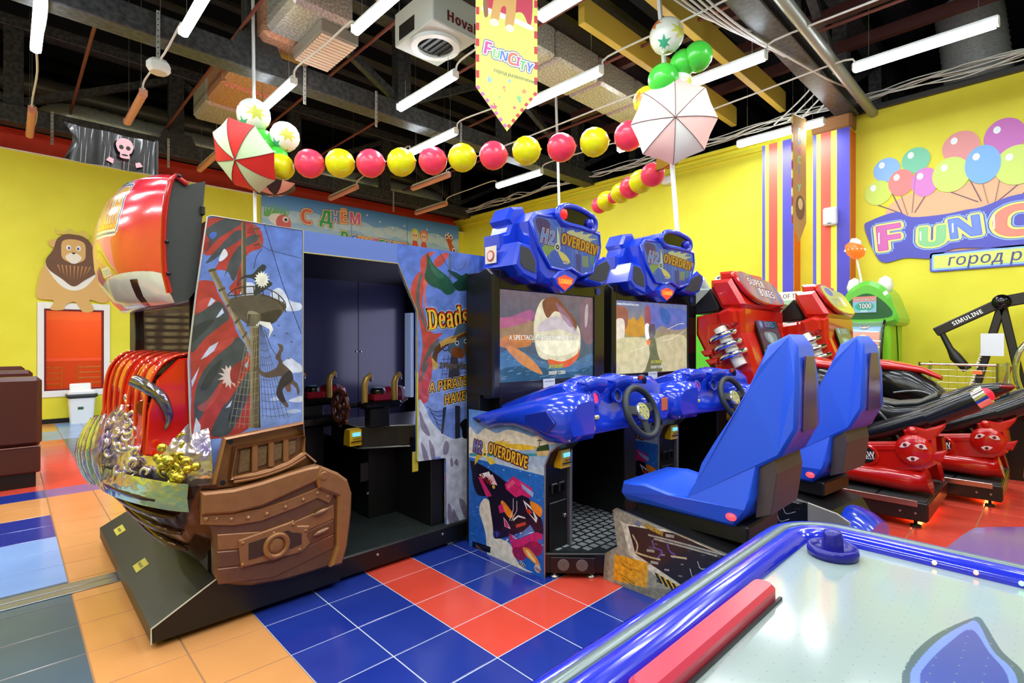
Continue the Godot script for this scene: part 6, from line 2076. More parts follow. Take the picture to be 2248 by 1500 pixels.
	bucket(st, [[-1.62, 0.415, 0.225, 0.0, 0.0], [-1.655, 0.46, 0.24, 0.0, 0.0], [-1.635, 0.525, 0.245, 0.0, 0.0], [-1.5, 0.54, 0.245, 0.0, 0.03], [-1.36, 0.52, 0.245, 0.0, 0.035], [-1.27, 0.525, 0.24, 0.01, 0.03], [-1.235, 0.59, 0.23, 0.05, 0.0], [-1.21, 0.69, 0.22, 0.07, 0.0], [-1.15, 0.80, 0.21, 0.08, 0.0], [-1.07, 0.93, 0.2, 0.07, 0.0], [-1.0, 1.07, 0.175, 0.06, 0.0], [-0.955, 1.18, 0.15, 0.04, 0.0], [-0.925, 1.27, 0.12, 0.02, 0.0], [-0.84, 1.32, 0.1, 0.0, 0.0], [-0.80, 1.265, 0.115, 0.0, 0.0], [-0.785, 1.1, 0.15, 0.0, 0.0], [-0.785, 0.9, 0.17, 0.0, 0.0], [-0.85, 0.77, 0.18, 0.0, 0.0], [-0.94, 0.71, 0.19, 0.0, 0.0], [-0.95, 0.57, 0.23, 0.0, 0.0], [-0.97, 0.51, 0.24, 0.0, 0.0], [-1.04, 0.42, 0.225, 0.0, 0.0]], 2.66)
	wpart("bucket_seat", st, M.blue_satin, c)
	st = nb(); prism(st, pv([2.56, 0.88, 2.76, 0.88, 2.75, 1.08, 2.72, 1.22, 2.60, 1.22, 2.57, 1.08]), 0.008, turn(0, 0, 0, V(0, 0, -0.787)), 0.002)
	wpart("seat_back_print", st, noisy(rgb(24, 26, 110), rgb(120, 60, 110), 0.2, 0.2, 0.06, 6.0, 71), c)
	st = nb(); prism(st, pv([-0.95, 0.70, -0.88, 0.77, -0.865, 0.69, -0.875, 0.6, -0.89, 0.5, -0.96, 0.47]), 0.34, face_x(2.83), 0.004)
	wpart("seat_back_cover", st, mat(rgb(78, 66, 66), 0.5), c)
	st = nb(); lathe(st, [[0.026, 0.0], [0.02, 0.01], [0.0, 0.014]], 14, face_x(2.425) * turn(90, 0, 0, V(-1.045, 0.47, 0)) * Transform3D(Basis.from_scale(V(1.0, 1, 0.7))))
	wpart("tail_light", st, emat(rgb(255, 60, 70), 2.0, rgb(220, 30, 40)), c)
	# the second cabinet stands turned a little towards the aisle
	var d := dup(c, "blue boat racing cabinet with tan race track on screen, next to the red bikes")
	d.position = V(4.0, 0, -2.39)
	d.rotation.y = deg_to_rad(-6.5)
	var scr: MeshInstance3D = d.get_node("screen")
	scr.material_override = glow_art(art_screen_race(), 0.95)
	for n in ["red_beacon_light", "alarm_clock_sticker", "sticker_clock_face", "sticker_clock_dial"]:
		var o := d.get_node(n)
		d.remove_child(o)
		o.free()

# ---------------------------------------------------------------- motorcycle racing cabinets
# rounded sections along z: rows [z, centre y, half width, half height]
func body_loft(st: SurfaceTool, cx: float, rows: Array, seg := 16, power := 0.8) -> void:
	var rings := []
	for r in rows:
		var ring := PackedVector3Array()
		for k in seg:
			var a := TAU * k / seg
			ring.append(V(cx + signf(cos(a)) * pow(absf(cos(a)), power) * r[2], r[1] + signf(sin(a)) * pow(absf(sin(a)), power) * r[3], r[0]))
		rings.append(ring)
	loft(st, rings)

func build_bikes() -> void:
	var red := mat(rgb(196, 24, 16), 0.2, 0.0, 0.7)
	var black := mat(rgb(22, 24, 25), 0.2)
	var b := thing("motorcycle_racing_cabinet", "red motorcycle racing cabinet directly behind the blue boat seats", "arcade cabinet", V(4.56, 0, -1.4), 0, "motorcycle racing cabinets")
	var st := nb(); bx(st, V(4.15, 0.05, -2.1), V(4.98, 0.17, -0.61), 0.006)
	wpart("platform", st, mat(rgb(28, 26, 28), 0.4), b)
	for k in 5:
		st = nb(); bx(st, V(4.17, 0.17, -1.98 + k * 0.275), V(4.96, 0.176, -1.72 + k * 0.275), 0.003)
		wpart("deck_board", st, mat(rgb(46, 48, 48), 0.55), b)
	st = nb(); bx(st, V(4.143, 0.14, -2.1), V(4.158, 0.18, -0.66), 0.003)
	wpart("edge_trim", st, mat(rgb(190, 150, 140), 0.25, 0.8), b)
	st = nb(); bx(st, V(4.16, 0.06, -0.612), V(4.97, 0.16, -0.604), 0.003)
	wpart("rear_plate", st, mat(rgb(90, 24, 18), 0.25), b)
	for p in [[4.22, -0.68], [4.9, -0.68], [4.22, -1.3]]:
		st = nb(); lathe(st, [[0.0, 0.0], [0.03, 0.0], [0.03, 0.01], [0.01, 0.016], [0.01, 0.055]], 12, turn(0, 0, 0, V(p[0], 0, p[1])))
		wpart("levelling_foot", st, M.dark_grey, b)
	for z in [-0.67, -0.75, -0.95, -1.3]:
		st = nb(); disc(st, 0.007, 0.004, face_x(4.15) * turn(0, 0, 0, V(z, 0.1, 0)), 8)
		wpart("screw", st, M.steel, b)
	st = nb(); bx(st, V(4.3, 0.036, -0.72), V(4.85, 0.048, -0.69), 0.003)
	wpart("underglow_light", st, emat(rgb(255, 150, 70), 8.0), b)
	# machine frame
	st = nb(); bx(st, V(4.42, 0.17, -1.25), V(4.70, 0.42, -0.80), 0.02)
	wpart("pivot_block", st, M.black, b)
	for s in [0, 1]:
		var x := 4.345 if s == 0 else 4.80
		st = nb(); prism(st, pv([-1.25, 0.33, -1.16, 0.47, -1.10, 0.475, -0.78, 0.52, -0.60, 0.52, -0.585, 0.40, -0.66, 0.34, -1.12, 0.30]), 0.05, face_x(x), 0.014)
		wpart("swing_arm", st, red, b)
		st = nb(); tube(st, [V(x - 0.02, 0.29, -1.28), V(x - 0.02, 0.28, -1.22), V(x - 0.02, 0.265, -0.72), V(x - 0.02, 0.27, -0.66), V(x - 0.02, 0.28, -0.62)], [0.05, 0.072, 0.075, 0.066, 0.085], 14)
		wpart("lower_tube", st, red, b)
	st = nb(); bx(st, V(4.288, 0.27, -0.93), V(4.294, 0.30, -0.71), 0.002)
	var decal := wpart("name_decal", st, M.black, b)
	letters("decal_text", "SUPER BIKES", 0.032, mat(rgb(220, 220, 220), 0.4), turn(0, -90, 0, V(4.2875, 0.285, -0.82)) * Transform3D(Basis.from_scale(V(1, 0.7, 1))), decal, 0.001).position -= Vector3.ZERO
	st = nb(); prism(st, pv([-1.12, 0.45, -0.78, 0.50, -0.78, 0.465, -1.12, 0.41]), 0.012, face_x(4.298), 0.005)
	wpart("arm_ridge", st, red, b)
	st = nb(); disc(st, 0.075, 0.02, face_x(4.30) * turn(0, 0, 0, V(-0.965, 0.405, 0)), 24, 0.008)
	wpart("logo_boss", st, red, b)
	st = nb(); disc(st, 0.055, 0.003, face_x(4.281) * turn(0, 0, 0, V(-0.965, 0.405, 0)), 24)
	var logo := wpart("logo_disc", st, M.black, b)
	letters("logo_text", "RAW", 0.046, M.white_trim, turn(0, -90, 6, V(4.2775, 0.413, -0.965)), logo, 0.001)
	letters("logo_text", "THRILLS", 0.026, M.white_trim, turn(0, -90, 6, V(4.2775, 0.387, -0.965)), logo, 0.001)
	st = nb(); lathe(st, [[0.105, 0.0], [0.1, 0.02], [0.08, 0.034], [0.04, 0.043], [0.0, 0.045]], 24, face_x(4.30) * turn(90, 0, 0, V(-0.70, 0.475, 0)))
	wpart("mask_disc", st, red, b)
	for e in [[-0.742, 0.51, 20.0], [-0.657, 0.51, -20.0], [-0.70, 0.425, 180.0]]:
		var tf := face_x(4.262) * turn(0, 0, e[2], V(e[0], e[1], 0))
		st = nb(); prism(st, pv([-0.034, -0.008, -0.012, 0.014, 0.014, 0.018, 0.034, 0.0, 0.012, -0.014, -0.014, -0.016]), 0.008, tf, 0.001)
		var eye := wpart("eye", st, mat(rgb(240, 225, 225), 0.3), b)
		st = nb(); disc(st, 0.011, 0.002, tf * turn(0, 0, 0, V(0, 0.001, 0.008)), 12)
		var iris := obj("iris", st, mat(rgb(120, 24, 40), 0.3), eye)
	st = nb(); prism(st, pv([-0.74, 0.53, -0.76, 0.60, -0.70, 0.63, -0.64, 0.62, -0.535, 0.67, -0.545, 0.64, -0.59, 0.57, -0.585, 0.48, -0.53, 0.50, -0.56, 0.42, -0.62, 0.42, -0.62, 0.54]), 0.04, face_x(4.335), 0.012)
	wpart("horned_bracket", st, red, b)
	st = nb(); lathe(st, [[0.032, 0.0], [0.026, 0.012], [0.0, 0.018]], 14, face_x(4.297) * turn(90, 0, 0, V(-0.71, 0.60, 0)))
	wpart("bracket_boss", st, red, b)
	# black bodywork
	st = nb()
	body_loft(st, 4.56, [[-1.62, 0.93, 0.10, 0.06], [-1.5, 0.91, 0.17, 0.12], [-1.35, 0.87, 0.19, 0.17], [-1.2, 0.82, 0.19, 0.18], [-1.05, 0.75, 0.17, 0.15], [-0.94, 0.69, 0.15, 0.10], [-0.83, 0.675, 0.14, 0.085], [-0.70, 0.70, 0.13, 0.085], [-0.56, 0.77, 0.125, 0.085], [-0.42, 0.845, 0.11, 0.07], [-0.30, 0.885, 0.08, 0.045], [-0.24, 0.905, 0.04, 0.02]])
	wpart("bodywork", st, black, b)
	st = nb()
	body_loft(st, 4.56, [[-1.5, 0.62, 0.14, 0.1], [-1.35, 0.58, 0.2, 0.2], [-1.1, 0.52, 0.21, 0.19], [-0.9, 0.5, 0.19, 0.14], [-0.8, 0.5, 0.15, 0.06]])
	wpart("engine_cover", st, mat(rgb(26, 28, 30), 0.14), b)
	st = nb(); body_loft(st, 4.56, [[-0.98, 0.765, 0.10, 0.03], [-0.83, 0.752, 0.115, 0.02], [-0.70, 0.772, 0.11, 0.022], [-0.6, 0.83, 0.1, 0.03]])
	wpart("saddle", st, mat(rgb(64, 66, 60), 0.4), b)
	st = nb(); tube(st, curve3([V(4.35, 0.80, -1.3), V(4.345, 0.82, -1.1), V(4.35, 0.70, -0.9), V(4.345, 0.52, -0.78)], 5), 0.01, 6)
	wpart("knee_rail", st, mat(rgb(110, 114, 116), 0.2, 0.6), b)
	st = nb(); bx(st, V(4.48, 0.895, -0.30), V(4.64, 0.92, -0.225), 0.01)
	wpart("brake_light", st, mat(rgb(120, 10, 20), 0.2), b)
	for x in [4.36, 4.76]:
		st = nb(); tube(st, [V(x, 0.545, -0.98), V(x, 0.575, -0.90), V(x, 0.70, -0.62)], [0.05, 0.062, 0.062], 16)
		wpart("exhaust_sleeve", st, black, b)
		st = nb(); tube(st, [V(x, 0.69, -0.64), V(x, 0.825, -0.40)], 0.07, 16)
		wpart("exhaust_can", st, black, b)
		st = nb(); tube(st, [V(x, 0.82, -0.41), V(x, 0.865, -0.345)], 0.06, 20)
		wpart("exhaust_tip", st, M.chrome, b)
		st = nb(); tube(st, [V(x, 0.862, -0.348), V(x, 0.874, -0.328), V(x, 0.879, -0.32)], [0.045, 0.036, 0.01], 12)
		wpart("exhaust_light", st, emat(rgb(230, 30, 60), 0.5, rgb(200, 20, 50)), b)
	# red tank cover, bars and screen mirror
	st = nb()
	body_loft(st, 4.56, [[-1.62, 0.98, 0.1, 0.05], [-1.5, 1.02, 0.2, 0.055], [-1.38, 1.03, 0.2, 0.05], [-1.25, 1.01, 0.12, 0.04], [-1.12, 0.99, 0.08, 0.03], [-1.0, 0.93, 0.05, 0.02]])
	wpart("tank_cover", st, red, b)
	for s in [-1, 1]:
		st = nb(); tube(st, [V(4.56 + s * 0.18, 1.0, -1.46), V(4.56 + s * 0.3, 0.985, -1.40), V(4.56 + s * 0.40, 0.98, -1.36)], [0.02, 0.022, 0.022], 10)
		wpart("handlebar_grip", st, M.dark_grey, b)
		st = nb(); disc(st, 0.028, 0.02, turn(0, 90, 0, V(4.56 + s * 0.28, 0.99, -1.41)), 14, 0.004)
		wpart("grip_flange", st, M.dark_grey, b)
	st = nb(); disc(st, 0.016, 0.012, turn(-90, 0, 0, V(4.50, 1.06, -1.42)), 12)
	wpart("start_button", st, mat(rgb(80, 130, 200), 0.3), b)
	# head with sign, screen, spring coils
	st = nb(); bx(st, V(4.25, 0.17, -2.08), V(4.88, 1.1, -1.8), 0.02)
	wpart("column", st, M.black, b)
	st = nb(); bx(st, V(4.18, 0.18, -2.06), V(4.95, 0.86, -1.70), 0.02)
	wpart("lower_body", st, M.black, b)
	var pa := Art.new(200, 290, 200, rgb(20, 18, 18), bold)
	pa.blob([20, 60, 70, 20, 140, 30, 180, 90, 150, 150, 60, 160, 30, 120], rgb(206, 130, 30)); pa.blob([50, 60, 100, 40, 140, 80, 100, 120], rgb(240, 200, 80)); pa.blob([30, 170, 100, 150, 170, 200, 160, 280, 60, 270], rgb(170, 50, 24)); pa.blob([40, 120, 110, 130, 120, 200, 60, 230], rgb(30, 24, 22))
	st = nb(); prism(st, pv([-2.04, 0.24, -1.74, 0.24, -1.74, 0.68, -1.80, 0.78, -1.92, 0.81, -2.02, 0.74, -2.06, 0.6]), 0.006, face_x(4.18))
	wpart("printed_lower_panel", st, art_mat(pa, 0.3, 0.3), b)
	st = nb()
	prism(st, pv([-2.15, 1.40, -1.964, 1.429, -1.857, 1.485, -1.748, 1.45, -1.741, 1.265, -1.698, 1.144, -1.655, 1.0, -1.62, 0.80, -1.72, 0.72, -1.9, 0.80, -1.995, 1.0, -2.074, 1.097, -2.151, 1.248]), 0.84, face_x(4.99), 0.03)
	wpart("front_shell", st, red, b)
	st = nb()
	prism(st, pv([-2.022, 1.694, -1.857, 1.70, -1.828, 1.645, -1.741, 1.488, -1.769, 1.453, -1.933, 1.46, -2.022, 1.634]), 0.84, face_x(4.99), 0.03)
	wpart("sign_shell", st, red, b)
	st = nb(); prism(st, pv([-1.995, 1.77, -1.885, 1.77, -1.85, 1.70, -1.991, 1.69]), 0.6, face_x(4.86), 0.02)
	wpart("sign_cap", st, red, b)
	st = nb(); prism(st, pv([-2.17, 1.50, -2.165, 1.51, -2.043, 1.63, -1.964, 1.475, -1.972, 1.438, -2.17, 1.42]), 0.76, face_x(4.95), 0.01)
	wpart("rear_hood", st, M.black, b)
	var lean := Transform3D(Basis(V(1, 0, 0), deg_to_rad(-29.0)), V(4.57, 1.60, -1.775))
	var sign_poly := smooth2([-0.36, 0.16, -0.2, 0.19, 0.05, 0.15, 0.33, 0.13, 0.4, 0.02, 0.37, -0.10, 0.2, -0.13, -0.1, -0.12, -0.3, -0.06, -0.38, 0.05], true, 4)
	st = nb(); prism(st, sign_poly, 0.03, lean * turn(0, 0, 0, V(0, 0, -0.012)), 0.008)
	wpart("sign_frame", st, red, b)
	var sa := Art.new(390, 166, 390, rgb(150, 130, 130), bold)
	for k in 14: sa.poly([k * 30 - 20, 0, k * 30 + 30, 0, k * 30 - 30, 166, k * 30 - 70, 166], [rgb(196, 160, 90), rgb(90, 130, 190), rgb(214, 110, 60), rgb(170, 150, 170)][k % 4], 0.55)
	sa.text("SUPER", 70, 66, 58, [[5, rgb(90, 60, 60)], [0, rgb(240, 240, 240)]], 0.06, 0.2)
	sa.text("BIKES", 130, 124, 62, [[5, rgb(90, 60, 60)], [0, rgb(244, 244, 244)]], 0.06, 0.2)
	var inner := PackedVector2Array()
	for p in sign_poly: inner.append(p * 0.9)
	st = nb(); prism(st, inner, 0.004, lean * turn(0, 0, 0, V(0, 0, 0.018)))
	wpart("lit_sign", st, glow_art(sa, 0.75), b)
	var lean2 := Transform3D(Basis(V(1, 0, 0), deg_to_rad(-17.0)), V(4.60, 1.23, -1.715))
	st = nb(); box(st, V(0, 0, 0), V(0.5, 0.38, 0.02), 0.008, lean2)
	wpart("screen_frame", st, M.black_gloss, b)
	sa = Art.new(256, 200, 256, rgb(50, 74, 84), bold)
	sa.ell(50, 36, 26, 26, rgb(40, 90, 150)); sa.ell(50, 36, 16, 16, rgb(120, 160, 200))
	sa.text("BIKES", 96, 50, 40, [[3, rgb(30, 40, 70)], [0, rgb(110, 150, 190)]])
	sa.blob([60, 80, 140, 76, 200, 90, 190, 130, 120, 140, 70, 120], rgb(110, 150, 150)); sa.blob([90, 90, 130, 86, 150, 120, 110, 130], rgb(160, 190, 190))
	sa.text("INSERT COIN", 40, 172, 30, [[2, rgb(120, 30, 40)], [0, rgb(230, 190, 190)]])
	sa.text("0/1 CREDITS", 60, 196, 20, [[0, rgb(220, 210, 210)]])
	st = nb(); quad(st, lean2 * V(-0.225, 0.165, 0.011), lean2 * V(0.225, 0.165, 0.011), lean2 * V(0.225, -0.165, 0.011), lean2 * V(-0.225, -0.165, 0.011))
	wpart("screen", st, glow_art(sa, 0.8), b)
	# shock absorber on the side
	st = nb(); tube(st, [V(4.13, 1.30, -1.93), V(4.13, 1.0, -1.76)], 0.05, 16)
	wpart("shock_tube", st, mat(rgb(226, 222, 210), 0.3), b)
	for k in 3:
		var y := 1.235 - k * 0.075
		st = nb(); tube(st, curve3([V(4.12, y - 0.045, -1.99 + k * 0.042), V(4.075, y - 0.02, -1.95 + k * 0.042), V(4.07, y + 0.015, -1.86 + k * 0.042), V(4.12, y + 0.04, -1.80 + k * 0.042)], 4), 0.026, 10)
		wpart("chrome_coil", st, M.chrome, b)
	for k in 3:
		st = nb(); prism(st, pv([-2.09 + k * 0.04, 1.11 - k * 0.07, -1.99 + k * 0.04, 1.13 - k * 0.07, -1.98 + k * 0.04, 1.08 - k * 0.07, -2.05 + k * 0.04, 1.065 - k * 0.07]), 0.05, face_x(4.16), 0.012)
		wpart("cooling_fin", st, red, b)
	st = nb(); prism(st, pv([-1.95, 1.42, -1.86, 1.46, -1.80, 1.44, -1.79, 1.34, -1.84, 1.30, -1.93, 1.33]), 0.05, face_x(4.16), 0.02)
	wpart("shock_mount", st, red, b)
	for k in 3:
		st = nb(); bx(st, V(4.14, 1.335, -2.0 + k * 0.03), V(4.16, 1.42, -1.985 + k * 0.03), 0.004)
		wpart("vent_rib", st, red, b)
	b.transform = Transform3D(Basis.from_scale(V(1.08, 1.08, 1.08)), V(4.93, 0, -1.45))
	under_glow(V(4.94, 0.03, -0.68))
	under_glow(V(5.9, 0.028, -0.38))
	var d := dup(b, "red motorcycle racing cabinet nearest the green prize wheel")
	d.transform = Transform3D(Basis.from_scale(V(1.03, 1.04, 1.04)), V(5.9, 0, -1.1))
	var s2: MeshInstance3D = d.get_node("lit_sign")
	sa = Art.new(390, 166, 390, rgb(206, 206, 50), bold)
	sa.ell(100, 40, 60, 26, rgb(120, 110, 180)); sa.rect(230, 60, 70, 60, rgb(220, 224, 214)); sa.text("BIKES", 60, 130, 60, [[4, rgb(120, 110, 40)], [0, rgb(226, 222, 120)]])
	s2.material_override = glow_art(sa, 0.75)

func under_glow(at: Vector3) -> void:
	var l := AreaLight3D.new()
	l.name = numbered("underglow_lamp")
	l.area_size = Vector2(0.55, 0.03)
	l.light_color = rgb(255, 150, 80)
	l.light_energy = 0.12
	l.shadow_enabled = true
	l.area_range = 10.0
	l.rotation = Vector3(-PI / 2, 0, 0)
	l.position = at
	add_child(l)

# ---------------------------------------------------------------- air hockey
func build_hockey() -> void:
	var rail := mat(rgb(24, 40, 190), 0.16, 0.0, 0.6)
	var cap := mat(rgb(120, 136, 134), 0.25, 0.3)
	var t := thing("air_hockey_table", "white air hockey table with blue rails filling the near right corner", "air hockey table", V(1.0, 0, 0.6))
	var st := nb(); bx(st, V(0.46, 0.5, -0.46), V(1.6, 0.743, 1.7), 0.01)
	wpart("table_body", st, mat(rgb(30, 40, 120), 0.3), t)
	for p in [[0.55, -0.35], [1.5, -0.35], [0.55, 1.6], [1.5, 1.6]]:
		st = nb(); bx(st, V(p[0] - 0.06, 0.0, p[1] - 0.06), V(p[0] + 0.06, 0.5, p[1] + 0.06), 0.006)
		wpart("leg", st, M.black, t)
	var a := Art.new(900, 1644, 1185, rgb(146, 162, 158), bold)
	# the print: a swooping blue fin outlined in grey, tiny air holes
	a.blob([602, 297, 648, 293, 725, 296, 827, 315, 937, 351, 955, 363, 922, 375, 834, 401, 773, 431, 656, 434, 436, 400, 391, 336], rgb(74, 96, 104))
	a.blob([612, 306, 676, 303, 798, 319, 905, 347, 928, 362, 825, 390, 742, 424, 497, 425, 410, 345], rgb(106, 132, 206))
	a.blob([623, 317, 680, 315, 792, 332, 886, 356, 815, 385, 726, 415, 520, 415, 430, 350], rgb(58, 76, 152))
	for j in 70:
		for i in 38: a.rect(12 + i * 31, 12 + j * 31, 2, 2, rgb(126, 140, 136))
	st = nb(); quad(st, V(0.42, 0.745, -0.465), V(1.605, 0.745, -0.465), V(1.605, 0.745, 1.7), V(0.42, 0.745, 1.7))
	wpart("playfield", st, art_mat(a, 0.12, 0.3), t)
	# rail swept round the rounded plan; profile of (outward, height)
	var plan := rrect(1.24, 2.22, 0.1, 8)
	var parts := [[rail, [[-0.03, 0.70], [-0.03, 0.752], [-0.022, 0.762], [-0.008, 0.77], [0.014, 0.775], [0.018, 0.772]]], [cap, [[0.018, 0.772], [0.02, 0.777], [0.036, 0.777], [0.038, 0.772]]], [rail, [[0.038, 0.772], [0.05, 0.774], [0.064, 0.766], [0.07, 0.75], [0.07, 0.66], [0.03, 0.66]]]]
	for q in 3:
		var rings := []
		for i in plan.size() + 1:
			var k := i % plan.size()
			var d := (plan[(k + 1) % plan.size()] - plan[(k - 1 + plan.size()) % plan.size()]).normalized()
			var out := Vector2(d.y, -d.x)
			var ring := PackedVector3Array()
			for e in parts[q][1]: ring.append(V(1.0125 + plan[k].x + out.x * e[0], e[1], 0.6175 + plan[k].y + out.y * e[0]))
			rings.append(ring)
		st = nb(); loft(st, rings, false, false)
		wpart(["inner_rail", "rail_inlay", "outer_rail"][q], st, parts[q][0], t)
	st = nb(); prism(st, rrect(0.5, 0.05, 0.022), 0.03, flat_y(0.748) * turn(0, 0, 0, V(0.92, 0.428, 0)), 0.008)
	wpart("goal_cover", st, mat(rgb(206, 60, 84), 0.25, 0.2), t)
	st = nb(); bx(st, V(0.67, 0.7455, -0.402), V(1.17, 0.751, -0.396))
	wpart("goal_slot", st, M.black, t)
	for k in 3:
		st = nb(); disc(st, 0.005, 0.004, turn(0, -90, 0, V(1.604, 0.756, -0.2 + k * 0.075)), 10)
		wpart("rail_light", st, emat([rgb(255, 150, 30), rgb(255, 50, 40), rgb(40, 220, 110)][k], 2.5), t)
	var m := thing("air_hockey_mallet", "dark blue air hockey mallet in the corner of the near table", "mallet", V(1.505, 0.7455, -0.39), 0, "air hockey mallets")
	var blue := mat(rgb(26, 26, 140), 0.25)
	st = nb(); lathe(st, [[0.0, 0.006], [0.048, 0.006], [0.052, 0.0], [0.056, 0.0], [0.058, 0.012], [0.055, 0.025], [0.05, 0.026], [0.047, 0.014], [0.0, 0.012]], 28)
	obj("rim_disc", st, blue, m)
	st = nb(); lathe(st, [[0.025, 0.012], [0.023, 0.05], [0.02, 0.06], [0.01, 0.064], [0.0, 0.065]], 20)
	obj("knob", st, blue, m)
	# a second table far on the right
	var u := thing("air_hockey_table", "small distant air hockey table cut by the right edge, beside the cage", "air hockey table", V(7.1, 0, 0.2))
	st = nb(); bx(st, V(6.6, 0.62, -0.4), V(7.55, 0.76, 0.9), 0.02)
	wpart("table_body", st, rail, u)
	st = nb(); bx(st, V(6.68, 0.76, -0.32), V(7.47, 0.765, 0.82))
	wpart("playfield", st, M.white_plastic, u)
	st = nb(); bx(st, V(6.58, 0.70, -0.4), V(6.602, 0.74, 0.9), 0.004)
	wpart("white_band", st, M.white_plastic, u)
	for p in [[6.8, -0.28], [7.4, -0.28], [6.8, 0.7], [7.4, 0.7]]:
		st = nb(); prism(st, pv([-0.12, 0.62, 0.12, 0.62, 0.08, 0.04, 0.1, 0.0, -0.1, 0.0, -0.08, 0.04]), 0.14, turn(0, 90, 0, V(p[0] - 0.07, 0, p[1])), 0.005)
		wpart("leg", st, M.black, u)
	var m2 := dup(m, "dark blue mallet on the small distant air hockey table")
	m2.position = V(7.2, 0.765, -0.2)
	st = nb(); prism(st, pv([2.45, 0.30, 2.558, 0.289, 2.785, 0.262, 2.932, 0.237, 2.985, 0.205, 3.108, 0.09, 3.4, -0.244, 3.4, -0.9, 2.45, -0.9]), 0.012, flat_y(0.488))
	var glass := mat(Color(0.34, 0.16, 0.58, 0.6), 0.1)
	glass.transparency = BaseMaterial3D.TRANSPARENCY_ALPHA
	var low := thing("acrylic_table", "low translucent purple acrylic table just behind the hockey table's far rail", "table", V(2.8, 0, 0.2))
	wpart("table_top", st, glass, low)
	st = nb(); bx(st, V(2.75, 0.0, 0.2), V(2.85, 0.487, 0.3), 0.004)
	wpart("leg", st, M.black, low)

# ---------------------------------------------------------------- walls, mural, window, furniture
func plate(parent: Node3D, called: String, poly: PackedVector2Array, depth: float, tf: Transform3D, c, bev := 0.0) -> MeshInstance3D:
	var st := nb(); prism(st, poly, depth, tf, bev)
	return wpart(called, st, mat(c, 0.45) if c is Color else c, parent)

func oval(rx: float, ry: float, seg := 28) -> PackedVector2Array:
	var p := PackedVector2Array()
	for k in seg: p.append(Vector2(cos(TAU * k / seg) * rx, sin(TAU * k / seg) * ry))
	return p

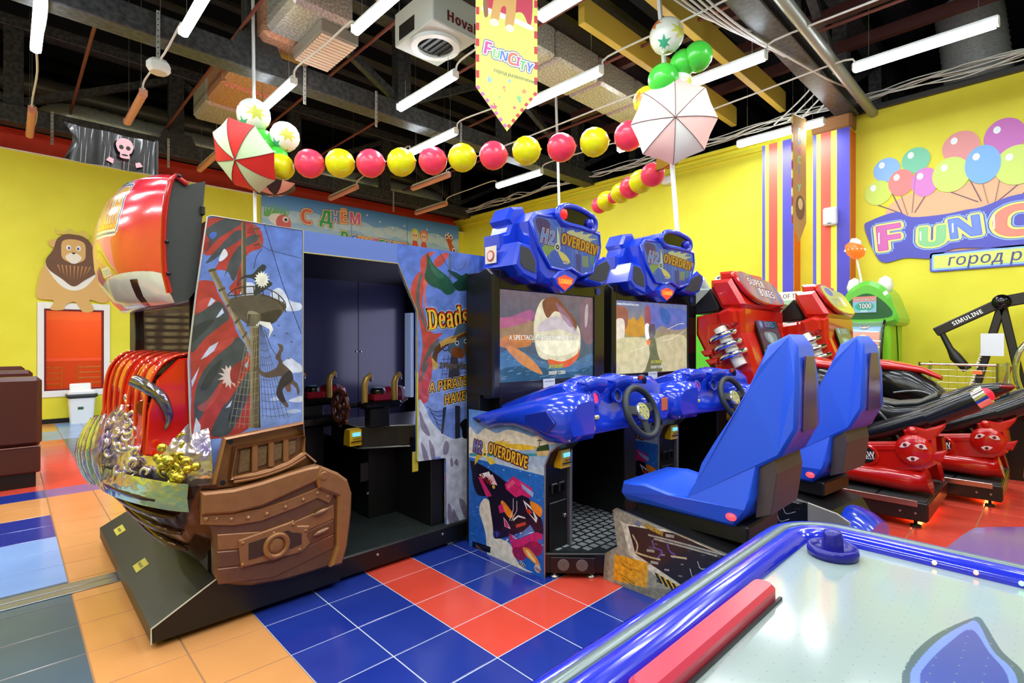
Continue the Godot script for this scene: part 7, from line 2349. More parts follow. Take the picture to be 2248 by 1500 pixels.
func build_mural() -> void:
	var m := thing("balloon_mural", "large wall mural of pastel balloons above bubble letters on the yellow wall", "mural", V(8.78, 2.2, -0.4))
	var at := func(z: float, y: float, lift: float) -> Transform3D: return face_x(8.784 - lift) * turn(0, 0, 0, V(z, y, 0))
	plate(m, "orange_backing", smooth2([-1.62, 3.0, -1.55, 3.2, -1.25, 3.3, -0.95, 3.25, -0.4, 3.4, 0.3, 3.4, 0.9, 3.2, 1.05, 2.8, 0.9, 2.4, -1.1, 2.4, -1.3, 2.8]), 0.003, at.call(0, 0, 0.0), rgb(232, 182, 140))
	var bl := [[-1.616, 3.667, 0.155, 0.165, rgb(140, 190, 246)], [-1.292, 3.721, 0.155, 0.17, rgb(120, 206, 170)], [-1.714, 3.367, 0.16, 0.17, rgb(206, 232, 96)], [-1.451, 3.454, 0.145, 0.18, rgb(232, 136, 136)], [-1.195, 3.406, 0.145, 0.19, rgb(216, 130, 210)], [-0.832, 3.777, 0.185, 0.2, rgb(228, 150, 150)], [-0.424, 3.787, 0.19, 0.23, rgb(200, 110, 196)], [-0.306, 3.42, 0.21, 0.24, rgb(206, 232, 110)], [-0.928, 3.442, 0.19, 0.225, rgb(206, 236, 110)], [-0.623, 3.501, 0.17, 0.24, rgb(120, 180, 244)], [0.25, 3.75, 0.19, 0.22, rgb(232, 136, 136)], [0.6, 3.6, 0.18, 0.2, rgb(120, 206, 170)]]
	for k in bl.size():
		var b: Array = bl[k]
		var o := plate(m, "painted_balloon", oval(b[2], b[3]), 0.003, at.call(b[0], b[1], 0.004 + k * 0.001), b[4])
		var st := nb(); prism(st, oval(0.035, 0.045, 16), 0.001, at.call(b[0] - b[2] * 0.35, b[1] + b[3] * 0.45, 0.0075 + k * 0.001))
		obj("painted_shine", st, mat(rgb(232, 244, 252), 0.45), o)
		st = nb(); bar(st, V(8.778, b[1] - b[3], b[0]), V(8.778, 3.0 + 0.02 * (k % 3), lerpf(b[0], -1.35 if b[0] < -1.0 else -0.55, 0.7)), 0.004, 0.012)
		wpart("painted_string", st, mat(rgb(120, 84, 110), 0.5), m)
	# bubble letters on one blue backing
	var a := Art.new(1450, 480, 2900, rgb(82, 84, 196), bold)
	var L := [["F", 60, 640, 640, rgb(206, 90, 180), -0.06], ["U", 520, 640, 470, rgb(130, 206, 140), 0.02], ["N", 850, 560, 470, rgb(96, 130, 226), -0.08], ["C", 1240, 610, 700, rgb(226, 130, 110), 0.03], ["I", 1740, 640, 470, rgb(206, 90, 180), 0.03], ["T", 1910, 600, 500, rgb(130, 206, 140), -0.05], ["Y", 2260, 660, 560, rgb(96, 130, 226), 0.06]]
	for s in [[72.0, rgb(150, 196, 244)], [58.0, rgb(82, 84, 196)], [46.0, rgb(222, 236, 130)]]:
		for l in L: a.text(l[0], l[1] + 60, l[2] + 60, l[3], [[s[0], s[1]]], l[5])
	for l in L: a.text(l[0], l[1] + 60, l[2] + 60, l[3], [[14, l[4]], [0, l[4].lightened(0.1)]], l[5])
	for l in L: a.line([l[1] + 110, l[2] - l[3] * 0.45, l[1] + 112, l[2] - l[3] * 0.12], 16, rgb(240, 246, 250))
	plate(m, "bubble_letters", smooth2([-1.87, 2.9, -1.80, 2.99, -1.5, 3.06, -1.33, 2.96, -1.0, 2.94, -0.78, 2.96, -0.62, 2.97, -0.3, 3.06, 0.1, 2.99, 0.35, 2.93, 0.8, 2.97, 1.03, 2.85, 0.95, 2.45, 0.7, 2.36, 0.3, 2.42, -0.1, 2.40, -0.5, 2.44, -0.9, 2.48, -1.1, 2.38, -1.4, 2.42, -1.63, 2.38, -1.74, 2.5], true, 4), 0.006, at.call(0, 0, 0.018), art_mat(a, 0.45))
	plate(m, "slogan_border", rrect(2.2, 0.25, 0.03), 0.004, at.call(-0.04, 2.325, 0.02), rgb(86, 90, 200))
	plate(m, "slogan_ring", rrect(2.16, 0.21, 0.02), 0.004, at.call(-0.04, 2.325, 0.022), rgb(150, 200, 246))
	plate(m, "slogan_field", rrect(2.12, 0.165, 0.012), 0.004, at.call(-0.04, 2.325, 0.024), rgb(222, 232, 120))
	letters("slogan_text", "город развлечений", 0.2, mat(rgb(70, 76, 150), 0.5), turn(0, -90, 0, V(8.756, 2.335, -0.05)), m, 0.002, plain_font).transform = m.transform.affine_inverse() * turn(0, -90, 0, V(8.754, 2.335, -0.05)) * Transform3D(Basis(V(1, 0, 0), V(0.15, 1, 0), V(0, 0, 1)), V(0, 0, 0))

func build_pillars() -> void:
	var strips := [[0.0, 0.1, rgb(84, 84, 196)], [0.1, 0.22, rgb(238, 232, 60)], [0.22, 0.5, rgb(236, 84, 64)], [0.5, 0.66, rgb(238, 232, 60)], [0.66, 1.0, rgb(72, 66, 188)]]
	for p in [["striped_pillar", "striped pillar left of the hanging lion pennant", -3.17, -2.72, 4.34], ["striped_pillar", "striped pillar carrying the white wall speaker", -2.455, -1.99, 4.30]]:
		var o := thing(p[0], p[1], "pillar", V(8.64, 0, (p[2] + p[3]) / 2), 0, "striped pillars")
		var st := nb(); bx(st, V(8.5, 0, p[2]), V(8.784, p[4], p[3]))
		wpart("core", st, M.yellow, o)
		var w: float = p[3] - p[2]
		for s in strips:
			st = nb(); bx(st, V(8.494, 0.0, p[2] + w * s[0]), V(8.5, p[4], p[2] + w * s[1]))
			wpart("painted_stripe", st, mat(s[2], 0.5), o)
		st = nb(); bx(st, V(8.52, 0, p[3]), V(8.784, p[4] - 0.02, p[3] + 0.006))
		wpart("painted_side", st, mat(rgb(216, 96, 24), 0.5), o)
		if p[3] > -2.2:
			st = nb(); bx(st, V(8.49, p[4], p[2] - 0.02), V(8.79, p[4] + 0.22, p[3] + 0.02), 0.03)
			wpart("rough_brick_top", st, noisy(rgb(120, 76, 44), rgb(176, 130, 84), 0.9, 0.0, 0.08, 5.0, 81), o)
	var s := thing("wall_speaker", "white loudspeaker mounted on the striped pillar", "speaker", V(8.44, 3.07, -2.22))
	var st := nb(); prism(st, rrect(0.17, 0.25, 0.03), 0.09, face_x(8.494) * turn(0, 0, 0, V(-2.22, 3.07, 0)), 0.02)
	wpart("speaker_body", st, M.white_plastic, s)
	st = nb(); box(st, V(8.402, 2.97, -2.22), V(0.003, 0.01, 0.05))
	wpart("speaker_badge", st, M.dark_grey, s)
	var fl := thing("ceiling_floodlight", "small white floodlight fixed under the ledge of far yellow wall", "floodlight", V(8.74, 4.2, -4.9))
	st = nb(); bx(st, V(8.62, 4.16, -5.0), V(8.785, 4.3, -4.8), 0.02)
	wpart("flood_body", st, M.white_plastic, fl)

func build_pennants() -> void:
	# the big hanging pennant near the ceiling, turned across the hall
	var y0 := 2.85
	var p := thing("hanging_pennant", "big pale green pennant with bubble letters hanging from the ceiling", "pennant", V(2.68, 0, -2.83), -30.0)
	var a := Art.new(340, 980, 340, rgb(222, 230, 120), bold)
	for k in 24:
		for x in [0, 322]: a.rect(x, k * 42, 18, 40, [rgb(206, 60, 70), rgb(222, 230, 110)][k % 2])
	for k in 14:
		a.poly([k * 12.2, 760 + k * 15.7, (k + 1) * 12.2, 760 + (k + 1) * 15.7, (k + 1) * 12.2 + 14, 750 + (k + 1) * 15.7, k * 12.2 + 14, 750 + k * 15.7], [rgb(200, 120, 190), rgb(222, 230, 110)][k % 2])
		a.poly([340 - k * 12.2, 760 + k * 15.7, 340 - (k + 1) * 12.2, 760 + (k + 1) * 15.7, 326 - (k + 1) * 12.2, 750 + (k + 1) * 15.7, 326 - k * 12.2, 750 + k * 15.7], [rgb(206, 70, 80), rgb(222, 230, 110)][k % 2])
	a.blob([60, 60, 150, 20, 250, 20, 310, 200, 300, 400, 250, 330, 150, 360, 60, 330], rgb(200, 66, 90)); a.blob([40, 330, 150, 350, 300, 390, 310, 420, 200, 390, 50, 360], rgb(240, 240, 232))
	a.blob([110, 60, 220, 60, 220, 300, 200, 420, 160, 420, 165, 320, 140, 320, 120, 400, 80, 400, 100, 250], rgb(216, 170, 100)); a.blob([40, 300, 60, 290, 66, 370, 46, 380], rgb(150, 110, 80)); a.ell(100, 405, 26, 20, rgb(240, 236, 210)); a.ell(185, 425, 24, 20, rgb(240, 236, 210))
	var cols := [rgb(206, 90, 180), rgb(130, 206, 140), rgb(96, 130, 226), rgb(226, 120, 100), rgb(206, 90, 180), rgb(110, 196, 130), rgb(96, 130, 226)]
	for s in [[11.0, rgb(84, 88, 196)], [7.0, rgb(236, 240, 200)], [0.0, Color.BLACK]]:
		var x := 34.0
		for k in 7:
			var ch := "FUNCITY"[k]
			a.text(ch, x, 575 + k * 11 + (6 if k % 2 else 0), 92 if k in [0, 3] else 66, [[s[0], s[1] if s[0] > 0 else cols[k]]], 0.18)
			x += 50 if k in [0, 3] else (20 if k == 4 else 40)
	a.text("город развлечений", 96, 668, 27, [[0, rgb(90, 90, 90)]], 0.17, 0.0, 1.0, plain_font)
	for k in 12: a.star(70 + (k * 83) % 220, 700 + (k * 47) % 180, 8 + k % 3 * 5, [rgb(150, 190, 236), rgb(226, 150, 110), rgb(130, 206, 150), rgb(206, 110, 120)][k % 4])
	var st := nb(); prism(st, pv([-0.235, 1.355, 0.235, 1.355, 0.235, 0.304, 0.0, 0.0, -0.235, 0.304]), 0.006, turn(0, 0, 0, V(0, y0, 0)))
	obj("pennant_cloth", st, art_mat(a, 0.6), p)
	st = nb(); rod(st, V(-0.25, y0 + 1.36, 0), V(0.25, y0 + 1.36, 0), 0.008)
	obj("top_bar", st, M.steel, p)
	for x in [-0.15, 0.15]:
		st = nb(); rod(st, V(x, y0 + 1.36, 0), V(x, 6.07, 0), 0.002, 4)
		obj("hanging_wire", st, M.steel, p)
	# lion pennant seen nearly edge-on between the pillars
	p = thing("hanging_pennant", "narrow tan pennant seen edge-on between the striped pillars", "pennant", V(7.93, 0, -2.47), -12.7)
	st = nb(); prism(st, pv([-0.17, 4.42, 0.17, 4.42, 0.17, 2.95, 0.0, 2.67, -0.17, 2.95]), 0.008)
	obj("pennant_cloth", st, mat(rgb(186, 140, 80), 0.7), p)
	for k in 12:
		st = nb(); box(st, V(-0.165, 4.34 - k * 0.125, 0.004), V(0.02, 0.1, 0.012))
		obj("border_block", st, mat(rgb(150, 40, 90) if k % 2 else rgb(226, 220, 110), 0.5), p)
	var q := "FUNCITY"
	for k in 7:
		var o := letters("pennant_letter", q[k], 0.14, mat([rgb(130, 206, 170), rgb(110, 150, 206), rgb(206, 120, 170)][k % 3], 0.5), turn(0, 0, 0, V(0, 4.2 - k * 0.13, 0.009)), p, 0.002)
	plate_local(p, "lion_mane", oval(0.11, 0.17, 20), 0.003, turn(0, 0, 0, V(0.02, 3.15, 0.008)), rgb(120, 84, 50))
	plate_local(p, "lion_face", oval(0.055, 0.08, 20), 0.003, turn(0, 0, 0, V(0.02, 3.2, 0.011)), rgb(222, 190, 140))
	st = nb(); rod(st, V(-0.17, 4.42, 0.004), V(0.17, 4.42, 0.004), 0.008)
	obj("top_bar", st, M.steel, p)
	for x in [-0.15, 0.15]:
		st = nb(); rod(st, V(x, 4.42, 0.004), V(x, 6.07, 0.004), 0.002, 4)
		obj("hanging_wire", st, M.steel, p)
	# pirate flag on the booth roof
	p = thing("pirate_flag", "black pirate flag with pink skull and crossed swords behind the red hood", "flag", V(0.72, 1.846, -4.15))
	st = nb(); rod(st, V(0.72, 1.846, -4.15), V(0.72, 2.62, -4.15), 0.01)
	wpart("flag_pole", st, M.black, p)
	var rings := []
	for k in 13:
		var t := k / 12.0
		var w := 0.012 * sin(t * 14.0)
		rings.append(PackedVector3Array([V(0.72 - t * 0.47, 2.61, -4.15 + w), V(0.72 - t * 0.47 + (0.07 if k == 12 else 0.0), 2.5, -4.15 + w), V(0.72 - t * 0.47, 2.39, -4.15 + w)]))
	st = nb(); loft(st, rings, false, false)
	wpart("flag_cloth", st, mat(rgb(20, 19, 22), 0.25, 0.0, 0.3), p)
	var pink := rgb(232, 176, 184)
	var sk := turn(0, 0, 0, V(0.545, 2.51, -4.128))
	plate(p, "skull", smooth2([-0.045, 0.03, -0.03, 0.065, 0.0, 0.075, 0.03, 0.065, 0.045, 0.03, 0.035, -0.01, 0.024, -0.02, 0.022, -0.05, -0.022, -0.05, -0.024, -0.02, -0.035, -0.01]), 0.003, sk, pink)
	for x in [-0.018, 0.018]: plate(p, "eye_socket", oval(0.012, 0.014, 12), 0.001, sk * turn(0, 0, 0, V(x, 0.015, 0.003)), M.black)
	plate(p, "jaw_gap", oval(0.018, 0.006, 12), 0.001, sk * turn(0, 0, 0, V(0, -0.032, 0.003)), M.black)
	for s in [-1, 1]:
		plate(p, "sword_blade", pv([s * -0.075, -0.085, s * -0.05, -0.09, s * 0.06, -0.03, s * 0.11, 0.035, s * 0.09, -0.03, s * 0.0, -0.085]), 0.003, sk, pink)
		plate(p, "sword_hilt", pv([s * -0.095, -0.085, s * -0.06, -0.10, s * -0.055, -0.07, s * -0.08, -0.06]), 0.003, sk, pink)

func plate_local(parent: Node3D, called: String, poly: PackedVector2Array, depth: float, tf: Transform3D, c: Color) -> void:
	var st := nb(); prism(st, poly, depth, tf)
	obj(called, st, mat(c, 0.5), parent)

func build_window_side() -> void:
	# window: white frame, dark red sash, orange pane
	var st := nb()
	for b in [[0.345, 0.41, 0.425, 1.9], [1.165, 0.41, 1.246, 1.9], [0.425, 1.80, 1.165, 1.9], [0.425, 0.41, 1.165, 0.51]]:
		bx(st, V(b[0], b[1], -11.06), V(b[2], b[3], -10.93), 0.004)
	var w := struct("window_1", st, M.white_trim)
	w.set_meta("label", "white-framed orange window into the cafe")
	for b in [[0.425, 0.51, 0.45, 1.8], [1.14, 0.51, 1.165, 1.8], [0.45, 1.775, 1.14, 1.8], [0.45, 0.51, 1.14, 0.535]]:
		st = nb(); bx(st, V(b[0], b[1], -11.04), V(b[2], b[3], -10.95), 0.003)
		obj("sash", st, mat(rgb(120, 20, 28), 0.4), w)
	var g := mat(Color(1.0, 0.42, 0.1, 0.12), 0.04)
	g.transparency = BaseMaterial3D.TRANSPARENCY_ALPHA
	st = nb(); bx(st, V(0.45, 0.535, -11.004), V(1.14, 1.775, -11.0))
	obj("pane", st, g, w)
	# the cafe behind it
	st = nb(); bx(st, V(-1.5, 0, -12.9), V(4, 2.3, -12.85))
	struct("wall_cafe", st, mat(rgb(240, 84, 20), 0.4))
	st = nb(); bx(st, V(-1.5, 2.25, -12.9), V(4, 2.3, -11.1))
	struct("ceiling_cafe", st, M.white_trim)
	var lamp := thing("cafe_lamp", "lit ceiling panel lamp inside the cafe behind orange window", "lamp", V(1.2, 2.24, -11.9))
	st = nb(); box(st, V(0, 0, 0), V(1.2, 0.02, 0.3))
	obj("light_panel", st, emat(Color(1, 0.95, 0.88), 3.0), lamp)
	var al := AreaLight3D.new()
	al.name = "cafe_light"
	al.area_size = Vector2(1.2, 0.3)
	al.light_energy = 2.2
	al.shadow_enabled = true
	al.area_range = 10.0
	al.rotation = Vector3(-PI / 2, 0, 0)
	al.position = V(1.2, 2.21, -11.9)
	add_child(al)
	var sofa := thing("cafe_bench", "orange tufted bench seen through the orange window", "bench", V(1.6, 0, -12.6))
	st = nb(); bx(st, V(0.3, 0.0, -12.84), V(3.2, 0.98, -12.66), 0.05)
	wpart("backrest", st, mat(rgb(214, 66, 16), 0.45), sofa)
	st = nb(); bx(st, V(0.3, 0.0, -12.7), V(3.2, 0.42, -12.25), 0.04)
	wpart("seat", st, mat(rgb(190, 52, 14), 0.45), sofa)
	for k in 6:
		for j in 2:
			st = nb(); box(st, V(0.6 + k * 0.45, 0.62 + j * 0.2, -12.657), V(0.05, 0.02, 0.01), 0.004)
			wpart("tuft_button", st, mat(rgb(110, 30, 10), 0.5), sofa)
	for k in 3:
		var c := thing("cafe_chair", ["cafe chair at the left side of orange window", "cafe chair in the middle of orange window", "cafe chair at the right side of orange window"][k], "chair", V(0.55 + k * 0.48, 0, -11.65), [-20.0, 8.0, 4.0][k], "cafe chairs behind the window")
		var wood := mat(rgb(206, 120, 50), 0.35)
		for x in [-0.19, 0.19]:
			st = nb(); rod(st, V(x, 0, 0.2), V(x, 0.88, 0.22), 0.012)
			obj("rear_leg", st, wood, c)
			st = nb(); rod(st, V(x, 0, -0.2), V(x, 0.45, -0.18), 0.012)
			obj("front_leg", st, wood, c)
		for j in 4:
			st = nb(); box(st, V(0, 0.58 + j * 0.09, 0.215), V(0.38, 0.03, 0.012), 0.004)
			obj("back_slat", st, wood, c)
		st = nb(); box(st, V(0, 0.45, 0), V(0.42, 0.035, 0.42), 0.015)
		obj("seat", st, mat(rgb(200, 40, 30), 0.4), c)
	# lion cut-out leaning on the window frame
	var l := thing("lion_cutout", "flat lion figure cut-out resting its paws on the orange window", "cut-out", V(0.78, 1.85, -10.93))
	var tf := turn(0, 0, 0, V(0.775, 0, -10.927))
	var tan := rgb(220, 176, 104)
	plate(l, "arms", smooth2([-0.43, 1.96, -0.42, 2.2, -0.36, 2.45, -0.25, 2.52, 0.0, 2.4, 0.25, 2.52, 0.36, 2.45, 0.42, 2.2, 0.45, 1.98, 0.36, 1.92, 0.2, 1.96, 0.26, 1.80, 0.12, 1.76, 0.02, 1.92, -0.1, 1.86, -0.12, 1.79, -0.28, 1.79, -0.24, 1.93], true, 4), 0.012, tf, tan, 0.003)
	plate(l, "white_collar", smooth2([-0.34, 2.5, -0.18, 2.2, 0.0, 2.1, 0.18, 2.2, 0.34, 2.5, 0.2, 2.5, 0.0, 2.3, -0.2, 2.5], true, 4), 0.004, tf * turn(0, 0, 0, V(0, 0, 0.012)), rgb(238, 238, 232))
	plate(l, "mane", smooth2([0.0, 2.17, -0.14, 2.28, -0.3, 2.42, -0.33, 2.56, -0.25, 2.72, -0.2, 2.9, -0.1, 2.99, 0.0, 3.0, 0.12, 2.98, 0.22, 2.88, 0.27, 2.7, 0.34, 2.56, 0.3, 2.42, 0.14, 2.28], true, 4), 0.01, tf * turn(0, 0, 0, V(0, 0, 0.016)), rgb(108, 68, 38), 0.003)
	for k in 9: plate(l, "mane_lock", pv([-0.2 + k * 0.05, 2.5, -0.18 + k * 0.05, 2.5, -0.15 + k * 0.038, 2.36 - 0.1 * sin(PI * k / 8.0)]), 0.002, tf * turn(0, 0, 0, V(0, 0, 0.026)), rgb(190, 132, 74))
	for s in [-1, 1]:
		plate(l, "ear", oval(0.06, 0.065, 16), 0.004, tf * turn(0, 0, 0, V(s * 0.235, 2.83, 0.02)), tan)
		plate(l, "eye", oval(0.03, 0.042, 16), 0.002, tf * turn(0, 0, 0, V(s * 0.06, 2.78, 0.033)), rgb(244, 244, 244))
		plate(l, "pupil", oval(0.014, 0.022, 14), 0.002, tf * turn(0, 0, 0, V(s * 0.056, 2.775, 0.035)), rgb(50, 60, 130))
	plate(l, "face", smooth2([-0.15, 2.74, -0.13, 2.88, 0.0, 2.92, 0.13, 2.88, 0.15, 2.74, 0.13, 2.6, 0.0, 2.54, -0.13, 2.6], true, 4), 0.006, tf * turn(0, 0, 0, V(0, 0, 0.027)), tan)
	plate(l, "muzzle", smooth2([-0.1, 2.64, 0.0, 2.71, 0.1, 2.64, 0.05, 2.55, 0.0, 2.53, -0.05, 2.55], true, 4), 0.003, tf * turn(0, 0, 0, V(0, 0, 0.033)), rgb(240, 234, 220))
	plate(l, "nose", pv([-0.03, 2.71, 0.03, 2.71, 0.0, 2.675]), 0.003, tf * turn(0, 0, 0, V(0, 0, 0.036)), rgb(30, 26, 24))
	plate(l, "crown", pv([-0.2, 2.98, -0.22, 3.06, -0.12, 3.03, -0.05, 3.1, 0.05, 3.03, 0.12, 3.09, 0.2, 3.02, 0.2, 2.94, 0.0, 3.0]), 0.004, tf, rgb(222, 200, 80))
	var pb := thing("price_board", "dark brown bowling price board on the window wall left of frame", "board", V(-0.95, 0.95, -10.93))
	st = nb(); bx(st, V(-1.7, 0.95, -10.945), V(-0.2, 2.0, -10.92), 0.006)
	wpart("board_panel", st, mat(rgb(70, 50, 36), 0.4), pb)
	for k in 8:
		var row := letters("board_text", "БОУЛИНГ (5 ФРЕЙМОВ)" if k == 0 else "12:00 - 18:00      %d" % [0, 120, 108, 104, 93, 91, 90, 88][k], 0.13 if k == 0 else 0.09, mat(rgb(226, 206, 150), 0.5), Transform3D(), pb, 0.002)
		row.position = V(0, 0.95 - k * 0.12, 0.012)
	# litter bin
	var b := thing("litter_bin", "white plastic litter bin with black bag under the orange window", "bin", V(0.86, 0, -10.72))
	st = nb(); loft(st, [ring4(0.14, 0.11, 0.0), ring4(0.165, 0.13, 0.42)], true, true, false)
	obj("bin_body", st, M.white_plastic, b)
	st = nb(); loft(st, [ring4(0.172, 0.137, 0.40), ring4(0.2, 0.16, 0.42), ring4(0.19, 0.15, 0.46), ring4(0.165, 0.13, 0.47)], true, false, true)
	obj("bin_bag", st, mat(rgb(44, 46, 42), 0.3), b)
	st = nb(); loft(st, [ring4(0.18, 0.145, 0.46), ring4(0.18, 0.145, 0.50), ring4(0.14, 0.10, 0.52)], true, true, false)
	obj("bin_collar", st, M.white_plastic, b)
	st = nb(); box(st, V(0, 0.575, -0.04), V(0.27, 0.13, 0.03), 0.012, turn(-14, 0, 0))
	obj("swing_lid", st, M.white_plastic, b)
	st = nb(); box(st, V(-0.02, 0.27, 0.121), V(0.07, 0.1, 0.003))
	obj("green_label", st, mat(rgb(40, 90, 60), 0.5), b)
	# leather sofas
	for s in [[-6.25, 0.22, "nearest brown leather sofa seen from behind at the left edge"], [-7.75, 0.2, "second brown leather sofa behind the nearest one"], [-9.0, 0.16, "farthest brown leather sofa by the window wall"]]:
		var so := thing("leather_sofa", s[2], "sofa", V(-0.8, 0, s[0] - 0.35), 0, "brown leather sofas")
		var lea := noisy(rgb(66, 28, 24), rgb(84, 38, 32), 0.35, 0.0, 0.1, 6.0, 90)
		st = nb(); bx(st, V(-1.8, 0.0, s[0] - 0.7), V(s[1] - 0.03, 0.13, s[0] - 0.03), 0.004)
		wpart("plinth", st, M.black, so)
		st = nb(); bx(st, V(-1.8, 0.13, s[0] - 0.16), V(s[1], 0.36, s[0]), 0.012)
		wpart("lower_back", st, lea, so)
		st = nb(); bx(st, V(-1.8, 0.366, s[0] - 0.16), V(s[1] + 0.01, 0.975, s[0] + 0.005), 0.035)
		wpart("backrest", st, lea, so)
		st = nb(); bx(st, V(-1.8, 0.13, s[0] - 0.7), V(s[1], 0.44, s[0] - 0.165), 0.04)
		wpart("seat", st, lea, so)
		st = nb(); tube(st, [V(-1.8, 0.363, s[0] + 0.003), V(s[1] + 0.004, 0.363, s[0] + 0.003)], 0.004, 6)
		wpart("piping", st, mat(rgb(170, 120, 110), 0.4), so)

func ring4(x: float, z: float, y: float) -> PackedVector3Array:
	var out := PackedVector3Array()
	for p in rrect(x * 2, z * 2, minf(x, z) * 0.3, 3): out.append(V(p.x, y, p.y))
	return out

func build_banner() -> void:
	var a := Art.new(1240, 230, 4950, rgb(120, 176, 240), bold)
	a.grad(0, 900, Color(0.25, 0.52, 0.90), Color(0.80, 0.93, 0.98))
	for k in 18: a.ell(120 + k * 290, 470 + 50 * sin(k * 1.7), 300, 120, rgb(206, 232, 246), 0.6)
	for k in 24: a.poly([40 + k * 18, 520, 80 + k * 18 + (k % 3) * 40, 180 + (k * 67) % 160, 70 + k * 18, 540], rgb(110, 190, 110))
	a.ell(330, 560, 190, 120, rgb(240, 244, 236)); a.ell(430, 620, 150, 170, rgb(220, 110, 110)); a.ell(470, 540, 60, 60, rgb(250, 250, 250)); a.ell(475, 545, 30, 32, rgb(60, 40, 50)); a.ell(300, 800, 110, 70, rgb(220, 110, 110))
	var words := [["С", 760, 560, 420, rgb(226, 110, 90)], ["Д", 1180, 490, 380, rgb(60, 170, 110)], ["Н", 1420, 430, 330, rgb(110, 150, 226)], ["Ё", 1630, 420, 340, rgb(236, 140, 90)], ["М", 1850, 400, 340, rgb(226, 110, 170)], ["Р", 1640, 860, 360, rgb(60, 170, 110)], ["О", 1880, 880, 330, rgb(90, 140, 226)], ["Ж", 2080, 890, 330, rgb(236, 150, 80)], ["Д", 2370, 890, 330, rgb(226, 110, 170)], ["Е", 2580, 890, 320, rgb(60, 170, 110)], ["Н", 2760, 890, 320, rgb(110, 150, 226)], ["И", 2960, 890, 320, rgb(236, 150, 80)], ["Я", 3160, 890, 320, rgb(226, 110, 110)], ["!", 3350, 890, 330, rgb(60, 170, 110)]]
	for w in words: a.text(w[0], w[1], w[2], w[3], [[30, rgb(120, 60, 60)], [20, rgb(250, 240, 190)], [4, w[4]]])
	for c in [[3590, rgb(206, 224, 90)], [3850, rgb(240, 140, 90)]]:   # two children
		a.ell(c[0], 410, 120, 150, c[1]); a.ell(c[0], 440, 88, 110, rgb(244, 214, 190)); a.ell(c[0] - 30, 430, 14, 22, rgb(70, 50, 60)); a.ell(c[0] + 34, 430, 14, 22, rgb(70, 50, 60))
		a.poly([c[0] - 60, 560, c[0] + 60, 560, c[0] + 140, 830, c[0] - 130, 830], rgb(226, 90, 80))
	a.blob([4500, 300, 4640, 260, 4760, 330, 4720, 480, 4860, 640, 4800, 780, 4680, 700, 4600, 520], rgb(206, 96, 50)); a.ell(4560, 320, 60, 60, rgb(250, 240, 240)); a.ell(4690, 320, 60, 60, rgb(250, 240, 240)); a.ell(4560, 325, 30, 30, rgb(60, 40, 80)); a.ell(4690, 325, 30, 30, rgb(60, 40, 80)); a.ell(4790, 650, 56, 66, rgb(250, 240, 240)); a.ell(4790, 655, 28, 34, rgb(60, 40, 80))
	for k in 8: a.star(2300 + k * 330, 150 + (k * 97) % 200, 34, rgb(240, 248, 255), 4, 0.4)
	var b := thing("birthday_banner", "long blue birthday banner with Cyrillic bubble letters, children and butterfly", "banner", V(6.1, 3.4, -10.93))
	var st := nb(); prism(st, pv([3.64, 3.40, 8.59, 3.40, 8.59, 4.33, 3.64, 4.28]), 0.02, turn(0, 0, 0, V(0, 0, -10.94)))
	wpart("printed_sheet", st, art_mat(a, 0.5), b)
	for x in [5.55, 7.0]:
		st = nb(); bx(st, V(x, 3.40, -10.921), V(x + 0.012, 4.3, -10.917))
		wpart("panel_joint", st, mat(rgb(90, 130, 180), 0.5), b)

# ---------------------------------------------------------------- party poles, umbrellas, balloons
func balloon_mesh() -> ArrayMesh:
	var st := nb()
	lathe(st, [[0.0, 1.0], [0.3, 0.96], [0.62, 0.8], [0.87, 0.5], [0.99, 0.12], [0.97, -0.2], [0.83, -0.56], [0.58, -0.86], [0.28, -1.0], [0.08, -1.06], [0.05, -1.08], [0.08, -1.12], [0.0, -1.12]], 20)
	st.generate_normals()
	return st.commit()

